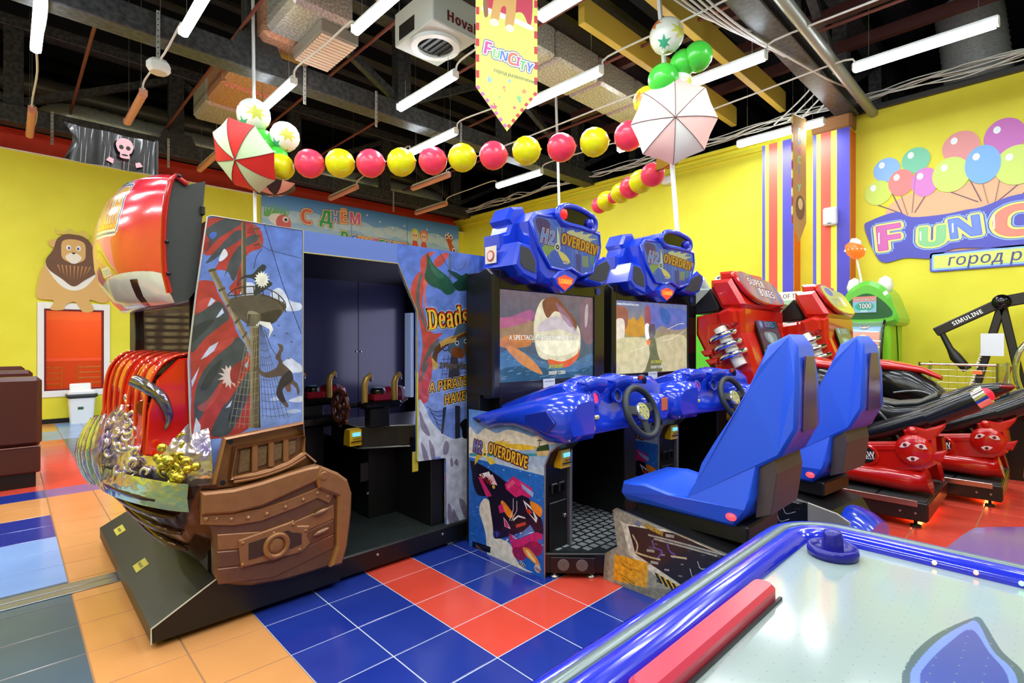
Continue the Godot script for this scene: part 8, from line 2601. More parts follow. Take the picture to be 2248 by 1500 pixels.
func build_party() -> void:
	M.pole = mat(rgb(226, 230, 236), 0.35)
	for p in [[V(2.13, 0, -6.53), V(2.065, 6.07, -6.5), "white square pole behind the booth carrying the red and green umbrella", 0.03], [V(5.02, 0, -2.52), V(4.68, 6.05, -2.85), "white square pole carrying the pale pink umbrella", 0.036], [V(6.15, 0, -5.19), V(6.02, 6.05, -5.31), "thin distant white pole above the boat racing cabinets", 0.03]]:
		var st := nb(); bar(st, p[0], p[1], p[3], p[3], 0.003)
		single("party_pole", p[2], "pole", st, M.pole, "white party poles")
	var bm := balloon_mesh()
	var pink := mat(rgb(244, 66, 100), 0.28); var yel := mat(rgb(222, 226, 20), 0.28); var grn := mat(rgb(72, 206, 66), 0.25)
	var leafy := []
	for k in 2:
		var a := Art.new(256, 256, 256, rgb(232, 240, 232), bold)
		for j in 7: a.star(20 + j * 38, 70 + (j * 53) % 130, 30, [rgb(206, 214, 90), rgb(70, 176, 130), rgb(206, 120, 70)][(j + k) % 3], 7, 0.45, j * 0.7)
		if k: 
			a = Art.new(256, 256, 256, rgb(226, 222, 50), bold)
			for j in 6: a.star(20 + j * 44, 80 + (j * 61) % 110, 30, rgb(226, 130, 40), 7, 0.45, j * 0.9)
		leafy.append(art_mat(a, 0.3))
	for m in [pink, yel, grn]:
		m.backlight_enabled = true
		m.backlight = m.albedo_color * 0.5
	var ord := ["first", "second", "third", "fourth", "fifth", "sixth", "seventh", "eighth", "ninth", "tenth", "eleventh"]
	# long garland: [x, y, z, radius]
	var g := [[2.53, 3.35, -6.0], [2.79, 3.36, -5.77], [3.05, 3.36, -5.53], [3.3, 3.37, -5.27], [3.55, 3.38, -5.0], [3.77, 3.4, -4.73], [4.0, 3.41, -4.45], [4.22, 3.44, -4.14], [4.45, 3.45, -3.82], [4.63, 3.47, -3.5], [4.8, 3.49, -3.17]]
	var knots := []
	for k in g.size():
		var t := k / 10.0
		var o := balloon(bm, pink if k % 2 == 0 else yel, V(g[k][0], g[k][1], g[k][2]), lerpf(0.166, 0.158, t), V(0.62, 0.05, 0.78), "%s %s balloon of the long garland counted from the left umbrella" % [ord[k], "pink" if k % 2 == 0 else "yellow"], "balloons of the long garland")
		knots.append(V(g[k][0], g[k][1], g[k][2]))
	var h := []
	var gone := 0.0
	for k in 7:
		var hr: float = [0.13, 0.135, 0.13, 0.125, 0.08, 0.13, 0.11][k]
		gone += hr if k > 0 else 0.0
		h.append([5.03 + gone * 0.5, 3.09 + gone * 0.02, -3.02 - gone * 0.865, hr, k % 2])
		gone += hr * 0.97
	for k in h.size():
		balloon(bm, pink if h[k][4] == 0 else yel, V(h[k][0], h[k][1], h[k][2]), h[k][3], V(-0.4, 0.3, 0.87), "%s %s balloon of the short garland counted from the pink umbrella" % [ord[k], "pink" if h[k][4] == 0 else "yellow"], "balloons of the short garland")
	var st := nb(); tube(st, [V(2.12, 3.42, -6.5), V(2.3, 3.36, -6.3), V(2.44, 3.35, -6.12)], 0.005, 5)
	single("garland_string", "string tying the long garland to the left pole", "string", st, M.cable)
	st = nb(); tube(st, [V(4.91, 3.47, -2.99), V(4.88, 3.45, -2.85), V(4.85, 3.42, -2.72)], 0.005, 5)
	single("garland_string", "string tying the long garland to the right pole", "string", st, M.cable)
	for c in [[2.07, 3.92, -6.47, 0.185, 3, "white balloon with yellow leaf print above the left umbrella"], [2.36, 3.7, -6.3, 0.17, 3, "white balloon with green leaf print right of the left umbrella"], [2.16, 3.6, -6.45, 0.17, 2, "green balloon in the left umbrella cluster"], [2.3, 3.47, -6.36, 0.12, 2, "small green balloon low in the left umbrella cluster"], [2.3, 3.32, -6.25, 0.15, 1, "yellow balloon beside the left umbrella's rim"],
		[4.62, 4.26, -2.62, 0.165, 3, "white leaf balloon topping the right umbrella cluster"], [4.86, 4.07, -2.42, 0.14, 2, "light green balloon at the right of the right cluster"], [4.82, 4.04, -2.55, 0.13, 2, "dark green balloon in the middle of the right cluster"], [4.66, 3.87, -2.68, 0.15, 2, "green balloon left of the right umbrella cluster"], [4.66, 3.72, -2.86, 0.14, 4, "yellow leaf balloon peeking out left of the pink umbrella"], [4.84, 3.85, -2.6, 0.13, 3, "white balloon just above the pink umbrella"],
		[5.9, 2.93, -5.42, 0.16, 4, "yellow leaf balloon above the nearest boat cabinet's marquee"], [6.0, 2.96, -5.3, 0.16, 3, "white leaf balloon above the nearest boat cabinet's marquee"]]:
		balloon(bm, [pink, yel, grn, leafy[0], leafy[1]][c[4]], V(c[0], c[1], c[2]), c[3], V(0.2, 1.0, 0.1) if c[4] != 1 else V(-0.6, 0.3, 0.2), c[5], "balloons clustered on the poles")
	umbrella("red and pale green umbrella fixed to the left pole", V(1.92, 3.36, -6.3), V(-0.72, -0.5, 0.38), 0.42, [rgb(206, 36, 34), rgb(196, 226, 186)])
	umbrella("pale pink and white umbrella facing the viewer on right pole", V(4.72, 3.45, -2.6), V(-0.80, -0.12, 0.55), 0.42, [rgb(236, 196, 190), rgb(222, 226, 222)])
	umbrella("yellow and red umbrella behind the pale pink one", V(5.0, 3.37, -2.72), V(0.2, -0.5, 0.6), 0.36, [rgb(226, 206, 60), rgb(206, 50, 40)])
	umbrella("black and pink umbrella tucked under the left umbrella", V(2.28, 3.12, -6.42), V(0.1, -0.9, 0.1), 0.26, [rgb(40, 34, 36), rgb(226, 170, 150)])

func balloon(mesh: Mesh, m: Material, at: Vector3, r: float, axis: Vector3, label: String, group: String) -> MeshInstance3D:
	var o := single("balloon", label, "balloon", mesh, m, group)
	var y := -axis.normalized() if group.contains("garland") else axis.normalized()
	var x := y.cross(Vector3.UP if absf(y.y) < 0.9 else Vector3.RIGHT).normalized()
	o.transform = Transform3D(Basis(x * r, y * r * 0.98, x.cross(y) * r), at)
	return o

func umbrella(label: String, at: Vector3, axis: Vector3, r: float, cols: Array) -> void:
	var y := axis.normalized()
	var x := y.cross(Vector3.UP).normalized()
	var u := thing("umbrella", label, "umbrella", at, 0, "open umbrellas on the poles")
	u.transform = Transform3D(Basis(x, y, x.cross(y)), at)
	for k in 8:
		var rings := []
		for i in 5:
			var t := i / 4.0
			var ring := PackedVector3Array()
			for j in 5:
				var a := TAU * (k + j / 4.0) / 8.0
				var sag := 1.0 - 0.1 * t * sin(PI * j / 4.0)
				ring.append(V(cos(a) * sin(t * 1.15) * r * 1.08 * sag, r * 0.62 * (cos(t * 1.15) - 0.4), sin(a) * sin(t * 1.15) * r * 1.08 * sag))
			rings.append(ring)
		var st := nb(); loft(st, rings, false, false)
		var c := mat(cols[k % 2], 0.6)
		c.backlight_enabled = true
		c.backlight = cols[k % 2] * 0.4
		var p := obj("canopy_panel", st, c, u)
		st = nb()
		var pts := []
		for i in 6:
			var t := i / 5.0
			pts.append(V(cos(TAU * k / 8.0) * sin(t * 1.15) * r * 1.08, r * 0.62 * (cos(t * 1.15) - 0.4) + 0.003, sin(TAU * k / 8.0) * sin(t * 1.15) * r * 1.08))
		tube(st, pts, 0.003, 5)
		obj("rib", st, mat(rgb(90, 40, 40), 0.5), u)
	var st2 := nb(); tube(st2, [V(0, r * 0.42, 0), V(0, r * 0.36, 0), V(0, -r * 0.9, 0)], [0.004, 0.01, 0.006], 8)
	obj("shaft", st2, M.steel, u)

# ---------------------------------------------------------------- machines along the far wall
func build_far_machines() -> void:
	var green := mat(rgb(96, 190, 60), 0.3, 0.0, 0.4)
	var w := thing("prize_wheel_machine", "green frog-shaped prize wheel machine standing by the mural wall", "arcade machine", V(8.1, 0, -1.5))
	var st := nb(); bx(st, V(7.75, 0.0, -1.86), V(8.7, 1.55, -1.14), 0.03)
	wpart("body", st, mat(rgb(130, 206, 40), 0.35), w)
	st = nb(); prism(st, smooth2([-1.92, 1.5, -1.9, 1.75, -1.78, 1.95, -1.5, 2.06, -1.24, 1.97, -1.1, 1.75, -1.08, 1.5], true, 5), 1.0, face_x(8.7), 0.06)
	wpart("frog_head", st, green, w)
	st = nb(); prism(st, smooth2([-1.86, 1.60, -1.80, 1.78, -1.5, 1.90, -1.22, 1.78, -1.14, 1.60], true, 5), 0.01, face_x(7.705))
	wpart("mouth", st, mat(rgb(24, 90, 40), 0.4), w)
	for z in [-1.75, -1.27]:
		st = nb(); lathe(st, [[0.0, -0.13], [0.09, -0.09], [0.13, 0.0], [0.09, 0.09], [0.0, 0.13]], 16, turn(0, 0, 0, V(8.0, 2.0, z)))
		wpart("eyeball", st, mat(rgb(232, 236, 226), 0.3), w)
	var a := Art.new(360, 200, 360, rgb(150, 196, 216), bold)
	a.rect(0, 0, 360, 60, rgb(240, 150, 130)); a.text("PLAY TO WIN THE", 20, 50, 38, [[3, rgb(120, 60, 60)], [0, rgb(244, 240, 230)]]); a.ell(180, 125, 150, 55, rgb(70, 190, 150)); a.text("1000", 90, 150, 90, [[6, rgb(20, 70, 60)], [0, rgb(244, 244, 240)]]); a.text("POINTS", 120, 190, 30, [[0, rgb(244, 250, 250)]])
	st = nb(); prism(st, pv([-1.70, 1.66, -1.34, 1.66, -1.34, 1.86, -1.70, 1.86]), 0.01, face_x(7.69))
	wpart("lit_sign", st, glow_art(a, 0.9), w)
	# the wheel: a drum with numbered segments behind a clear bowed cover
	var drum := [["50", rgb(226, 130, 90)], ["1000", rgb(120, 206, 120)], ["40", rgb(120, 170, 226)], ["70", rgb(226, 130, 90)], ["25", rgb(130, 180, 236)]]
	for k in 5:
		var rings := []
		for e in 2:
			var ring := PackedVector3Array()
			for j in 6:
				var ang := deg_to_rad(78.0 - (k + j / 5.0) * 31.0)
				ring.append(V(7.95 - cos(ang) * 0.42, 1.05 + sin(ang) * 0.50, -1.78 if e == 0 else -1.28))
			rings.append(ring)
		st = nb(); loft(st, rings, false, false)
		var seg := wpart("wheel_segment", st, mat(drum[(k + 4) % 5][1], 0.4), w)
		var am := deg_to_rad(78.0 - (k + 0.5) * 31.0)
		st = nb(); disc(st, 0.085, 0.004, turn(0, -90, 0, V(7.95 - cos(am) * 0.425, 1.05 + sin(am) * 0.506, -1.53)) * turn(-rad_to_deg(am), 0, 0), 18)
		obj("number_disc", st, mat(rgb(232, 196, 160), 0.4), seg)
		var tx := letters("number", drum[(k + 4) % 5][0], 0.13, mat(rgb(70, 90, 190), 0.4), Transform3D(), seg, 0.003)
		tx.transform = turn(0, -90, 0, V(7.95 - cos(am) * 0.434, 1.05 + sin(am) * 0.514, -1.53)) * turn(-rad_to_deg(am), 0, 0)
	var clear := mat(Color(0.9, 0.96, 1.0, 0.12), 0.03)
	clear.transparency = BaseMaterial3D.TRANSPARENCY_ALPHA
	var ra := PackedVector3Array()
	var rb := PackedVector3Array()
	for j in 13:
		var ang := deg_to_rad(84.0 - j * 14.0)
		ra.append(V(7.95 - cos(ang) * 0.50, 1.05 + sin(ang) * 0.58, -1.84))
		rb.append(V(7.95 - cos(ang) * 0.50, 1.05 + sin(ang) * 0.58, -1.22))
	st = nb(); loft(st, [ra, rb], false, false)
	wpart("clear_cover", st, clear, w)
	for r in [ra, rb]:
		st = nb(); tube(st, Array(r), 0.02, 8)
		wpart("cover_rim", st, M.black_gloss, w)
	st = nb(); bx(st, V(7.45, 0.0, -1.84), V(7.8, 0.52, -1.22), 0.02)
	wpart("wheel_base", st, mat(rgb(40, 80, 190), 0.35), w)
	st = nb(); tube(st, curve3([V(8.2, 1.5, -1.135), V(8.3, 1.1, -1.13), V(8.22, 0.85, -1.13), V(8.35, 0.6, -1.13)], 5), 0.007, 6)
	wpart("painted_leg_line", st, M.black, w)
	st = nb(); rod(st, V(7.9, 2.0, -1.6), V(7.9, 2.36, -1.69), 0.018)
	wpart("lure_stem", st, M.white_plastic, w)
	st = nb(); lathe(st, [[0.0, -0.11], [0.1, -0.085], [0.16, -0.03], [0.17, 0.02], [0.12, 0.08], [0.0, 0.12]], 20, turn(20, 0, 0, V(7.9, 2.47, -1.72)))
	wpart("lure_light", st, emat(rgb(255, 110, 30), 0.8, rgb(226, 90, 30)), w)
	for k in 14:
		st = nb(); box(st, V(7.9 + cos(TAU * k / 14) * 0.165, 2.475, -1.72 + sin(TAU * k / 14) * 0.165), V(0.014, 0.014, 0.014), 0.005)
		wpart("lure_bulb", st, emat(rgb(255, 240, 190), 2.0), w)
	st = nb(); lathe(st, [[0.1, 0.0], [0.08, 0.05], [0.0, 0.07]], 16, turn(15, 0, 0, V(7.9, 2.56, -1.71)))
	wpart("lure_cap", st, M.white_plastic, w)
	w.transform = Transform3D(Basis.from_scale(V(0.72, 0.99, 0.68)), V(7.918, 0, -1.615))
	# palm-island pusher between the bikes
	var t := thing("coin_pusher_machine", "island coin pusher with white lit sign seen between the red bikes", "arcade machine", V(8.0, 0, -2.8))
	st = nb(); bx(st, V(7.7, 0, -3.15), V(8.45, 1.5, -2.2), 0.02)
	wpart("body", st, mat(rgb(196, 206, 226), 0.3), t)
	a = Art.new(500, 240, 500, rgb(240, 240, 232), bold)
	a.text("ON THE ISLAND OF TROPICS", 10, 46, 42, [[0, rgb(50, 50, 54)]], 0.0, 0.0, 0.92, plain_font)
	a.grad(60, 240, Color(0.62, 0.80, 0.66), Color(0.96, 0.90, 0.6)); a.blob([120, 150, 170, 90, 260, 76, 340, 100, 380, 150, 250, 180], rgb(110, 100, 60)); a.ell(250, 215, 200, 30, rgb(250, 244, 200)); a.text("TROPICS", 160, 150, 46, [[3, rgb(70, 60, 40)], [0, rgb(206, 190, 130)]])
	st = nb(); prism(st, pv([-3.2, 1.50, -2.2, 1.50, -2.2, 1.97, -3.2, 1.97]), 0.05, face_x(7.78))
	wpart("lit_sign", st, glow_art(a, 1.0), t)
	st = nb(); bx(st, V(7.78, 1.5, -3.2), V(8.3, 1.97, -2.2), 0.01)
	wpart("sign_box", st, M.white_plastic, t)
	# grey cabinet with three tubes on top
	var c := thing("tube_game_machine", "grey game machine with three round tubes on its top", "arcade machine", V(7.3, 0, -3.46))
	st = nb(); bx(st, V(6.95, 0, -3.91), V(7.62, 2.02, -2.9), 0.02)
	wpart("body", st, mat(rgb(110, 122, 124), 0.4), c)
	st = nb(); bx(st, V(6.92, 0.9, -3.86), V(6.96, 1.68, -2.96), 0.01)
	wpart("green_front", st, mat(rgb(90, 206, 60), 0.3), c)
	for k in 3:
		st = nb(); tube(st, [V(7.3, 2.0, -3.74 + k * 0.26), V(7.12, 2.17, -3.76 + k * 0.26)], 0.055, 14)
		wpart("launch_tube", st, mat(rgb(206, 212, 214), 0.3), c)
		st = nb(); tube(st, [V(7.125, 2.165, -3.76 + k * 0.26), V(7.115, 2.175, -3.761 + k * 0.26)], 0.025, 12)
		wpart("tube_mouth", st, M.black, c)
	# wire cage and the ride simulator
	var g := thing("wire_cage", "low chrome wire cage in front of the mural wall", "cage", V(7.6, 0, -0.85))
	for s in [[V(7.6, 0, -1.08), V(7.6, 0, -0.42)], [V(7.6, 0, -1.08), V(8.1, 0, -1.05)], [V(7.6, 0, -0.42), V(8.1, 0, -0.36)]]:
		for p in s:
			st = nb(); rod(st, p, p + V(0, 1.05, 0), 0.016)
			wpart("post", st, M.chrome, g)
		st = nb(); rod(st, s[0] + V(0, 1.03, 0), s[1] + V(0, 1.03, 0), 0.013)
		wpart("top_rail", st, M.chrome, g)
		for k in 7:
			st = nb(); rod(st, s[0] + V(0, 0.55 + k * 0.07, 0), s[1] + V(0, 0.55 + k * 0.07, 0), 0.003, 5)
			wpart("wire", st, M.chrome, g)
		for k in 9:
			var q: Vector3 = s[0].lerp(s[1], (k + 0.5) / 9.0)
			st = nb(); rod(st, q + V(0, 0.5, 0), q + V(0, 1.03, 0), 0.002, 5)
			wpart("upright_wire", st, M.chrome, g)
	st = nb(); bx(st, V(7.58, 0.93, -0.62), V(7.585, 0.97, -0.54))
	wpart("orange_tag", st, mat(rgb(240, 120, 50), 0.5), g)
	var r := thing("ride_simulator", "black steel ride simulator frame with lettered beam beside the mural", "simulator", V(8.3, 0, -0.5))
	var dark := mat(rgb(34, 30, 30), 0.35)
	for z in [[-0.82, 0.0], [-0.12, 0.1]]:
		st = nb(); bar(st, V(8.3, 0.0, z[0]), V(8.3, 1.72, -0.42), 0.08, 0.1, 0.01)
		wpart("leg_beam", st, dark, r)
	st = nb(); bar(st, V(8.25, 1.40, -1.02), V(8.25, 1.74, -0.42), 0.07, 0.11, 0.01)
	var beam := wpart("lettered_beam", st, dark, r)
	letters("beam_text", "SIMULINE", 0.065, M.white_trim, turn(0, -90, 0, V(8.21, 1.57, -0.72)) * turn(0, 0, 29), beam, 0.002)
	st = nb(); bar(st, V(8.25, 1.74, -0.42), V(8.25, 1.86, 0.2), 0.09, 0.13, 0.01)
	wpart("upper_arm", st, dark, r)
	letters("leg_text", "SIMULATOR", 0.075, M.white_trim, Transform3D(), r, 0.002).transform = r.transform.affine_inverse() * turn(0, -90, 0, V(8.252, 0.95, -0.63)) * turn(0, 0, 76)
	st = nb(); lathe(st, [[0.0, -0.06], [0.085, -0.05], [0.085, 0.05], [0.0, 0.06]], 18, turn(0, 0, 90, V(8.23, 1.74, -0.42)))
	wpart("pivot", st, M.black_gloss, r)
	st = nb(); tube(st, [V(8.25, 1.42, -0.97), V(8.25, 1.2, -0.88), V(8.25, 1.1, -0.83), V(8.25, 0.95, -0.72)], [0.03, 0.035, 0.06, 0.05], 12)
	wpart("damper", st, M.black, r)
	st = nb(); bar(st, V(8.32, 0.0, -0.6), V(8.32, 1.0, -0.35), 0.04, 0.05)
	wpart("red_strut", st, mat(rgb(150, 60, 56), 0.4), r)
	st = nb(); bx(st, V(8.205, 1.12, -0.6), V(8.21, 1.38, -0.40))
	wpart("paper_notice", st, mat(rgb(222, 228, 236), 0.5), r)
	st = nb(); tube(st, curve3([V(8.2, 0.55, -0.2), V(8.2, 0.9, -0.3), V(8.2, 1.2, -0.26), V(8.2, 1.34, -0.1), V(8.2, 1.3, 0.1)], 6), 0.03, 10)
	wpart("chrome_hoop", st, M.chrome, r)

# ---------------------------------------------------------------- open ceiling: trusses, ducts, pipes, cables
func corrugated(st: SurfaceTool, pts: Array, r: float, seg := 18) -> void:
	var path := curve3(pts, 14)
	var rad := []
	for i in path.size(): rad.append(r * (1.0 if i % 2 else 0.955))
	tube(st, path, rad, seg, false)

func build_ceiling() -> void:
	var deck := get_node("ceiling")
	for k in 36:
		var st := nb(); bx(st, V(-6, 6.08, -15.6 + k * 0.62), V(13, 6.3, -15.5 + k * 0.62))
		obj("purlin", st, M.black, deck)
	var names := ["black roof truss along the red wall at the back", "black roof truss crossing the hall above the garland", "black roof truss ending above the striped pillars", "black roof truss behind the viewer"]
	for k in 4:
		var z: float = [-10.7, -6.7, -2.05, 2.6][k]
		var t := thing("roof_truss", names[k], "truss", V(3.4, 4.5, z), 0, "roof trusses")
		var st := nb(); bx(st, V(-6, 4.5, z - 0.13), V(8.7 if k == 2 else 12.9, 4.76, z + 0.13), 0.01)
		wpart("lower_chord", st, M.beam, t)
		st = nb(); bx(st, V(-6, 5.9, z - 0.12), V(12.9, 6.08, z + 0.12), 0.01)
		wpart("upper_chord", st, M.beam, t)
		for i in 10:
			var x := -6.1 + i * 2.06
			if x > 12.9: continue
			st = nb(); bx(st, V(x - 0.11, 4.76, z - 0.09), V(x + 0.11, 5.9, z + 0.09), 0.006)
			wpart("post", st, M.beam, t)
			if i < 9:
				st = nb(); bar(st, V(x, 4.8 if i % 2 else 5.88, z), V(x + 2.06, 5.88 if i % 2 else 4.8, z), 0.1, 0.1)
				wpart("diagonal", st, M.beam, t)
		st = nb(); prism(st, pv([-0.3, 0.0, 0.3, 0.0, 0.2, 0.2, -0.2, 0.2]), 0.02, turn(0, 0, 0, V(2.14, 4.7, z + 0.13)))
		wpart("gusset_plate", st, M.black_paint, t)
	# foil-wrapped rectangular ducts
	var copper := noisy(rgb(176, 108, 76), rgb(240, 200, 170), 0.3, 0.35, 0.05, 2.2, 101)
	var foil := noisy(rgb(140, 136, 126), rgb(236, 234, 226), 0.3, 0.35, 0.05, 2.2, 102)
	var d := thing("foil_duct", "copper-coloured foil-wrapped duct running towards the red wall", "duct", V(2.5, 4.9, -7.2))
	for k in 5:
		var st := nb(); bx(st, V(2.15, 4.86, -9.6 + k * 0.82), V(2.85, 5.36, -8.81 + k * 0.82), 0.05)
		wpart("duct_section", st, foil if k in [0, 4] else copper, d)
	d = thing("foil_duct", "silver foil duct crossing behind the hanging pennant", "duct", V(5.9, 4.85, -4.6))
	for k in 4:
		var st := nb(); bx(st, V(4.1 + k * 0.9, 4.85, -4.95), V(4.98 + k * 0.9, 5.25, -4.35), 0.04)
		wpart("duct_section", st, foil, d)
	d = thing("foil_duct", "copper foil duct above the round air heater", "duct", V(2.9, 5.05, -5.0))
	for k in 1:
		var st := nb(); bx(st, V(2.3 + k * 0.8, 5.05, -5.25), V(3.08 + k * 0.8, 5.45, -4.6), 0.05)
		wpart("duct_section", st, copper if k == 0 else foil, d)
	# slatted air grille box and round unit heater
	var g := thing("air_grille", "beige slatted air grille under the copper foil duct", "grille", V(2.75, 4.7, -6.0))
	var st := nb(); bx(st, V(2.50, 4.72, -6.42), V(2.95, 4.86, -5.62), 0.01)
	wpart("grille_box", st, mat(rgb(150, 146, 136), 0.4, 0.3), g)
	for k in 12:
		st = nb(); bx(st, V(2.52, 4.70, -6.40 + k * 0.065), V(2.93, 4.72, -6.36 + k * 0.065), 0.004)
		wpart("slat", st, mat(rgb(232, 206, 184), 0.5), g)
	var h := thing("air_heater", "grey ceiling air heater with a round black outlet", "heater", V(3.47, 4.6, -4.83))
	var grey := mat(rgb(176, 184, 178), 0.4)
	st = nb(); bx(st, V(3.17, 4.62, -5.2), V(3.77, 5.0, -4.46), 0.012)
	wpart("casing", st, grey, h)
	st = nb(); ring_disc(st, 0.2, 0.27, 0.05, turn(90, 0, 0, V(3.47, 4.63, -4.83)), 28)
	wpart("outlet_ring", st, mat(rgb(206, 212, 210), 0.35), h)
	st = nb(); disc(st, 0.2, 0.004, turn(90, 0, 0, V(3.47, 4.618, -4.83)), 28)
	wpart("outlet", st, M.black, h)
	for k in 5:
		st = nb(); box(st, V(3.33 + k * 0.07, 4.605, -4.83), V(0.006, 0.02, 0.3))
		wpart("vane", st, M.dark_grey, h)
	st = nb(); bx(st, V(3.166, 4.66, -5.1), V(3.172, 4.82, -4.8))
	wpart("side_slot", st, M.black, h)
	letters("maker_text", "Hoval", 0.15, mat(rgb(90, 24, 26), 0.5), Transform3D(), h, 0.003).transform = h.transform.affine_inverse() * turn(0, 0, 0, V(3.55, 4.74, -4.456))
	for p in [[3.2, -5.15], [3.74, -4.5], [3.2, -4.5], [3.74, -5.15]]:
		st = nb(); rod(st, V(p[0], 5.0, p[1]), V(p[0], 6.08, p[1]), 0.006, 5)
		wpart("hanger_rod", st, M.steel, h)
	# round ducts beyond the red wall and beyond the mural wall
	st = nb(); corrugated(st, [V(0.45, 4.6, -12.4), V(0.48, 4.92, -11.8), V(0.75, 5.0, -11.35), V(1.6, 5.0, -11.3), V(3.2, 5.0, -11.3), V(5.2, 5.0, -11.3), V(8.2, 5.0, -11.3)], 0.22)
	single("corrugated_duct", "long silver corrugated duct running behind the red wall's top", "duct", st, M.galv)
	st = nb(); tube(st, [V(-3, 5.44, -11.5), V(8.6, 5.41, -11.5)], 0.17, 16)
	single("grey_pipe", "smooth dark grey pipe above the long corrugated duct", "pipe", st, mat(rgb(104, 98, 90), 0.35, 0.5))
	st = nb(); corrugated(st, [V(9.65, 6.0, -0.85), V(9.65, 5.6, -0.8), V(9.65, 5.0, -0.74), V(9.65, 4.3, -0.7)], 0.37, 24)
	single("corrugated_duct", "wide upright silver corrugated duct behind the mural wall", "duct", st, M.galv)
	st = nb(); tube(st, [V(2.0, 4.5, -1.77), V(8.9, 4.5, -1.77)], 0.06, 12)
	single("grey_pipe", "grey pipe running along the truss above the striped pillars", "pipe", st, mat(rgb(150, 154, 150), 0.35, 0.4))
	var y := mat(rgb(196, 168, 66), 0.5)
	for k in 2:
		st = nb(); bx(st, V(4.3 + k * 0.3, 4.82, -2.95 - k * 0.75), V(8.6, 5.12, -2.86 - k * 0.75), 0.006)
		single("yellow_beam", "%s of two yellow beams above the pale pink umbrella" % ["nearer", "farther"][k], "beam", st, y, "yellow beams")
	var rust := mat(rgb(112, 54, 44), 0.5)
	for k in 6:
		st = nb(); tube(st, [V(0.75 + k * 1.25, 5.0, -11.5), V(0.75 + k * 1.25, 5.0, 2.0)], 0.02, 8)
		single("sprinkler_pipe", "%s thin red-brown pipe under the roof counted from the left" % ["first", "second", "third", "fourth", "fifth", "sixth"][k], "pipe", st, rust, "red-brown pipes")
	for k in 3:
		st = nb(); bar(st, V(6.4 + k * 0.9, 5.3, -6.0), V(6.4 + k * 0.9, 5.3, 2.0), 0.1, 0.14)
		single("cross_beam", "%s dark red steel beam above the far right counted from the left" % ["first", "second", "third"][k], "beam", st, mat(rgb(66, 30, 28), 0.5), "dark red beams")
	# lamp cables sagging from lamp to lamp
	var rows := [[[0.22, -10.9], [0.247, -9.88], [0.22, -6.75], [0.2, -3.7]], [[1.205, -8.32], [1.25, -5.35], [1.25, -2.3]], [[2.455, -9.89], [2.41, -6.75], [2.45, -4.15], [2.45, -1.1]], [[3.675, -5.32], [3.6, -2.75], [3.65, 0.4]], [[4.95, -10.1], [4.68, -6.6], [4.8, -4.12], [4.8, -1.1]], [[5.8, -8.25], [5.8, -2.72], [5.8, 0.4]], [[6.97, -9.89], [6.9, -6.97], [6.97, -4.2], [6.78, -0.96]]]
	for k in rows.size():
		var pts := []
		for i in rows[k].size() - 1:
			var a: Array = rows[k][i]
			var b: Array = rows[k][i + 1]
			var s := V(a[0], 4.35, a[1] + 0.6)
			var e := V(b[0], 4.35, b[1] - 0.6)
			pts.append_array([s, s + V(0, 0.1, 0.08), s.lerp(e, 0.5) + V(0.03, 0.12, 0), e + V(0, 0.1, -0.08), e])
			if i < rows[k].size() - 2: pts.append_array([e + V(0.05, 0.06, 0.3), e + V(0.05, 0.06, 0.9)])
		st = nb(); tube(st, curve3(pts, 4), 0.011, 6)
		single("lamp_cable", "white cable linking the %s row of ceiling lamps from the left" % ["first", "second", "third", "fourth", "fifth", "sixth", "seventh"][k], "cable", st, M.cable, "lamp cables")
	var jb := thing("junction_box", "grey octagonal junction box on a lamp cable at upper left", "junction box", V(1.25, 4.42, -7.1))
	st = nb(); lathe(st, [[0.0, -0.07], [0.09, -0.07], [0.12, -0.03], [0.12, 0.03], [0.09, 0.07], [0.0, 0.07]], 8, Transform3D(), false)
	obj("box_body", st, M.white_plastic, jb)
	st = nb(); rod(st, V(0, 0.05, 0), V(0, 1.8, 0.3), 0.004, 5)
	obj("hanger", st, M.steel, jb)
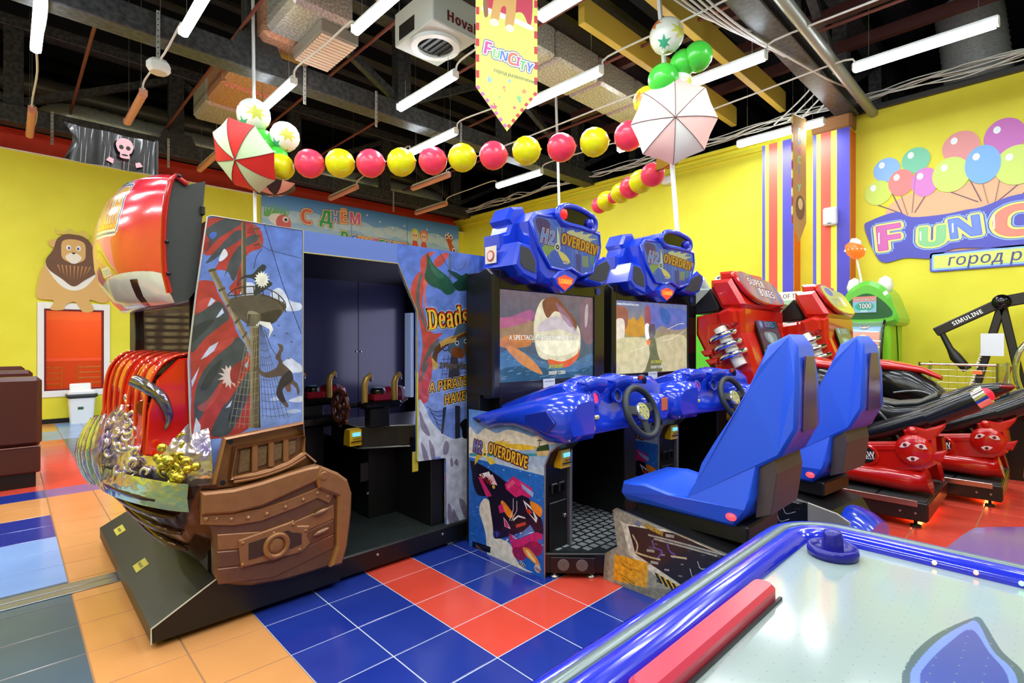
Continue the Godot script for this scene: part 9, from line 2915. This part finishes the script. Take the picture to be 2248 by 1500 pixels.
	# perforated hanger strips on the trusses
	for k in 8:
		var x: float = [1.15, 2.7, 3.7, 5.2, 0.5, 2.0, 3.4, 6.4][k]
		var z := -6.55 if k < 4 else -10.55
		var hs := thing("hanger_strip", "%s perforated steel strip hanging on the %s truss, from the left" % [["first", "second", "third", "fourth"][k % 4], "middle" if k < 4 else "rear"], "hanger", V(x, 4.3, z), 0, "perforated hanger strips")
		st = nb(); box(st, V(0, 0.22, 0), V(0.035, 0.5, 0.006))
		obj("strip", st, M.galv, hs)
		for j in 8:
			st = nb(); disc(st, 0.007, 0.002, turn(0, 0, 0, V(0, 0.02 + j * 0.06, 0.003)), 8)
			obj("hole", st, M.black, hs)
	# cable bundle on top of the far wall
	for k in 7:
		var r2 := RandomNumberGenerator.new()
		r2.seed = 40 + k
		var pts := []
		for i in 26:
			pts.append(V(8.55 + 0.025 * k + r2.randf_range(-0.05, 0.05), 4.60 + r2.randf_range(-0.03, 0.1) + 0.02 * k, -10.8 + i * 0.5))
		st = nb(); tube(st, curve3(pts, 3), 0.009, 5)
		single("wall_cable", "%s loose white cable lying along the far wall's top edge" % ["first", "second", "third", "fourth", "fifth", "sixth", "seventh"][k], "cable", st, M.cable, "cables on the far wall")
	for k in 5:
		var pts := [V(8.5, 4.62, -2.2 - k * 0.2), V(8.3, 4.75 + k * 0.05, -2.0 - k * 0.1), V(7.9 - k * 0.2, 4.62 + k * 0.06, -1.9), V(7.0 - k * 0.35, 4.48 + k * 0.05, -1.95 - k * 0.12), V(5.2 - k * 0.2, 4.47, -2.22 - k * 0.06), V(3.2, 4.46, -2.24 - k * 0.05)]
		st = nb(); tube(st, curve3(pts, 6), 0.012, 6)
		single("loose_cable", "%s white cable slung from the striped pillar towards the pink umbrella" % ["first", "second", "third", "fourth", "fifth"][k], "cable", st, M.cable, "slung cables")

func build_all() -> void:
	build_booth()
	build_racers()
	build_bikes()
	build_hockey()
	build_mural()
	build_pillars()
	build_pennants()
	build_window_side()
	build_banner()
	build_party()
	build_far_machines()
	build_ceiling()
